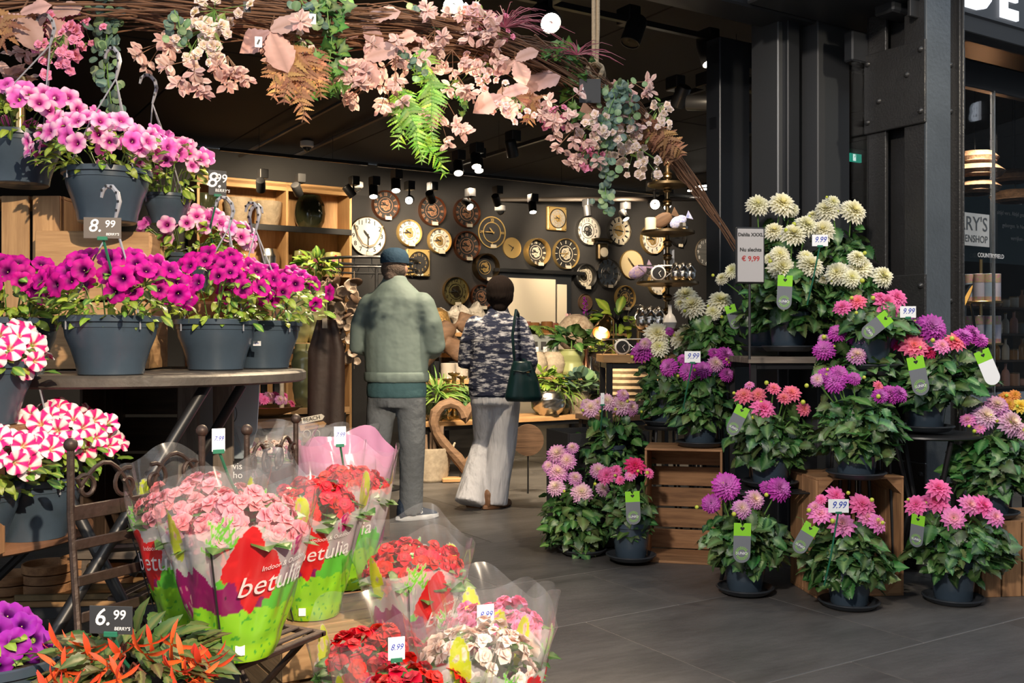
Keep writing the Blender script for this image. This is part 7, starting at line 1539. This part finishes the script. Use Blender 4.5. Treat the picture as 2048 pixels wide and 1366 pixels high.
rl = thing('bowl_lamp', 'black dish lamp glowing gold inside, behind column edge', 'lamp', pl(1932, 600, 3.75)); ob('dish', MB().lathe([(.1, .0), (.105, .01), (.08, .05), (.03, .08), (.001, .085)], 28, None, None, None, False).mesh('dish', m_black), rl, RY(-1.1) @ RX(-.5)); ob('lining', MB().lathe([(.098, .003), (.075, .045), (.001, .07)], 28, None, None, None, False).mesh('lining', mat('gold_lining', (.9, .5, .12), .4, emit=.8)), rl, RY(-1.1) @ RX(-.5)); tubeob('arm', [(.03, 0, -.02), (.1, .05, -.3), (.12, .05, -rl.location.z)], .008, m_black, rl)
# shelves of jars deep in the shop
for r_, (v, zlist) in enumerate(((6.6, (1.55, 1.25, .95, .65)),)):
    u0, u1 = pl(1930, 683, v).dot(U), pl(2048, 683, v).dot(U)+.3
    rk = thing('shelf_rack', 'dark shelf rack with candles and jars behind window', 'shelf', X=XS @ T((u0+u1)/2, v+.15, 0))
    for z in zlist: board(rk, (0, 0, z-.012), (u1-u0, .32, .024), w_dark, 'shelf')
    for sx in (-1, 1): board(rk, (sx*(u1-u0)/2, 0, .85), (.03, .32, 1.7), m_black, 'upright')
    rr = random.Random(8); od = ['first', 'second', 'third', 'fourth', 'fifth', 'sixth', 'seventh', 'eighth', 'ninth', 'tenth', 'eleventh']
    cols = [mat('jar_tan', (.45, .25, .15), .4), mat('jar_pink', (.55, .3, .26), .5), mat('jar_amber', (.35, .18, .05), .2, coat=.4), mat('jar_white', (.6, .58, .52), .5), mat('jar_grey', (.2, .22, .24), .4)]
    for li, z in enumerate(zlist):
        for k_ in range(9):
            u = u0+.06+k_*(u1-u0-.1)/8; mm_ = rr.choice(cols); pr = rr.choice([P_cyl, P_vot, P_bot]); s = rr.uniform(.85, 1.25)
            t = thing('jar', '%s jar or candle, %s from left on the %s shelf behind window' % (mm_.name.split('_')[1], od[k_], ['top', 'second', 'third', 'bottom'][li]), 'jar', XS @ Vector((u, v+.08, z)), ANG); ob('body', MB().lathe([(max(.0005, a*s), b_*s) for a, b_ in pr], 18).mesh('body', mm_), t); ob('lid', MB().lathe([(pr[-1][0]*s*1.05, pr[-1][1]*s), (pr[-1][0]*s*1.05, pr[-1][1]*s+.012), (.001, pr[-1][1]*s+.014)], 18).mesh('lid', m_bronze), t)
# green exit sign
es = thing('exit_sign', 'green lit exit sign with running figure beside column', 'sign', X=XS @ T(pl(1710, 316, 8.0).dot(U), 8.0, pl(1710, 316, 8.0).z)); ke = pl(1710, 316, 8.0).y/F
ob('panel', MB().box((0, 0, 0), (.21, .03, .1), b=.004).mesh('panel', mat('exit_green', (.02, .3, .2), .5, emit=.8)), es); m_exw = mat('exit_white', (.8, .95, .85), .5, emit=1.0)
ob('doorway', MB().box((-.03, -.017, 0), (.05, .002, .08)).mesh('doorway', m_exw), es); rf = MB(); rf.tube([(-.03, -.02, .0), (-.022, -.02, .02)], .005, 5); ob('figure', rf.mesh('figure', MATS['exit_green']), es); ob('figure_head', MB().ball((-.02, -.02, .03), .006, 8).mesh('figure_head', MATS['exit_green']), es); ob('suspension', MB().tube([(0, 0, .05), (0, 0, 3.4-es.matrix_basis.translation.z)], .004, 5).mesh('suspension', m_black), es)
bp_ = thing('brass_post', 'brass finial post above the petunias at top left', 'post', at(40, 372, 3.62)); ob('shaft', MB().lathe([(.03, 0), (.022, .02), (.018, .3), (.03, .31), (.03, .325), (.018, .335), (.032, .365), (.024, .395), (.001, .405)], 18).mesh('shaft', m_brass), bp_)
foliage(bp_, (-.06, 0, .36), .12, 22, BP, .07, 3)
# ---------------------------------------------------------------- link everything
for o in PEND: COL.objects.link(o)
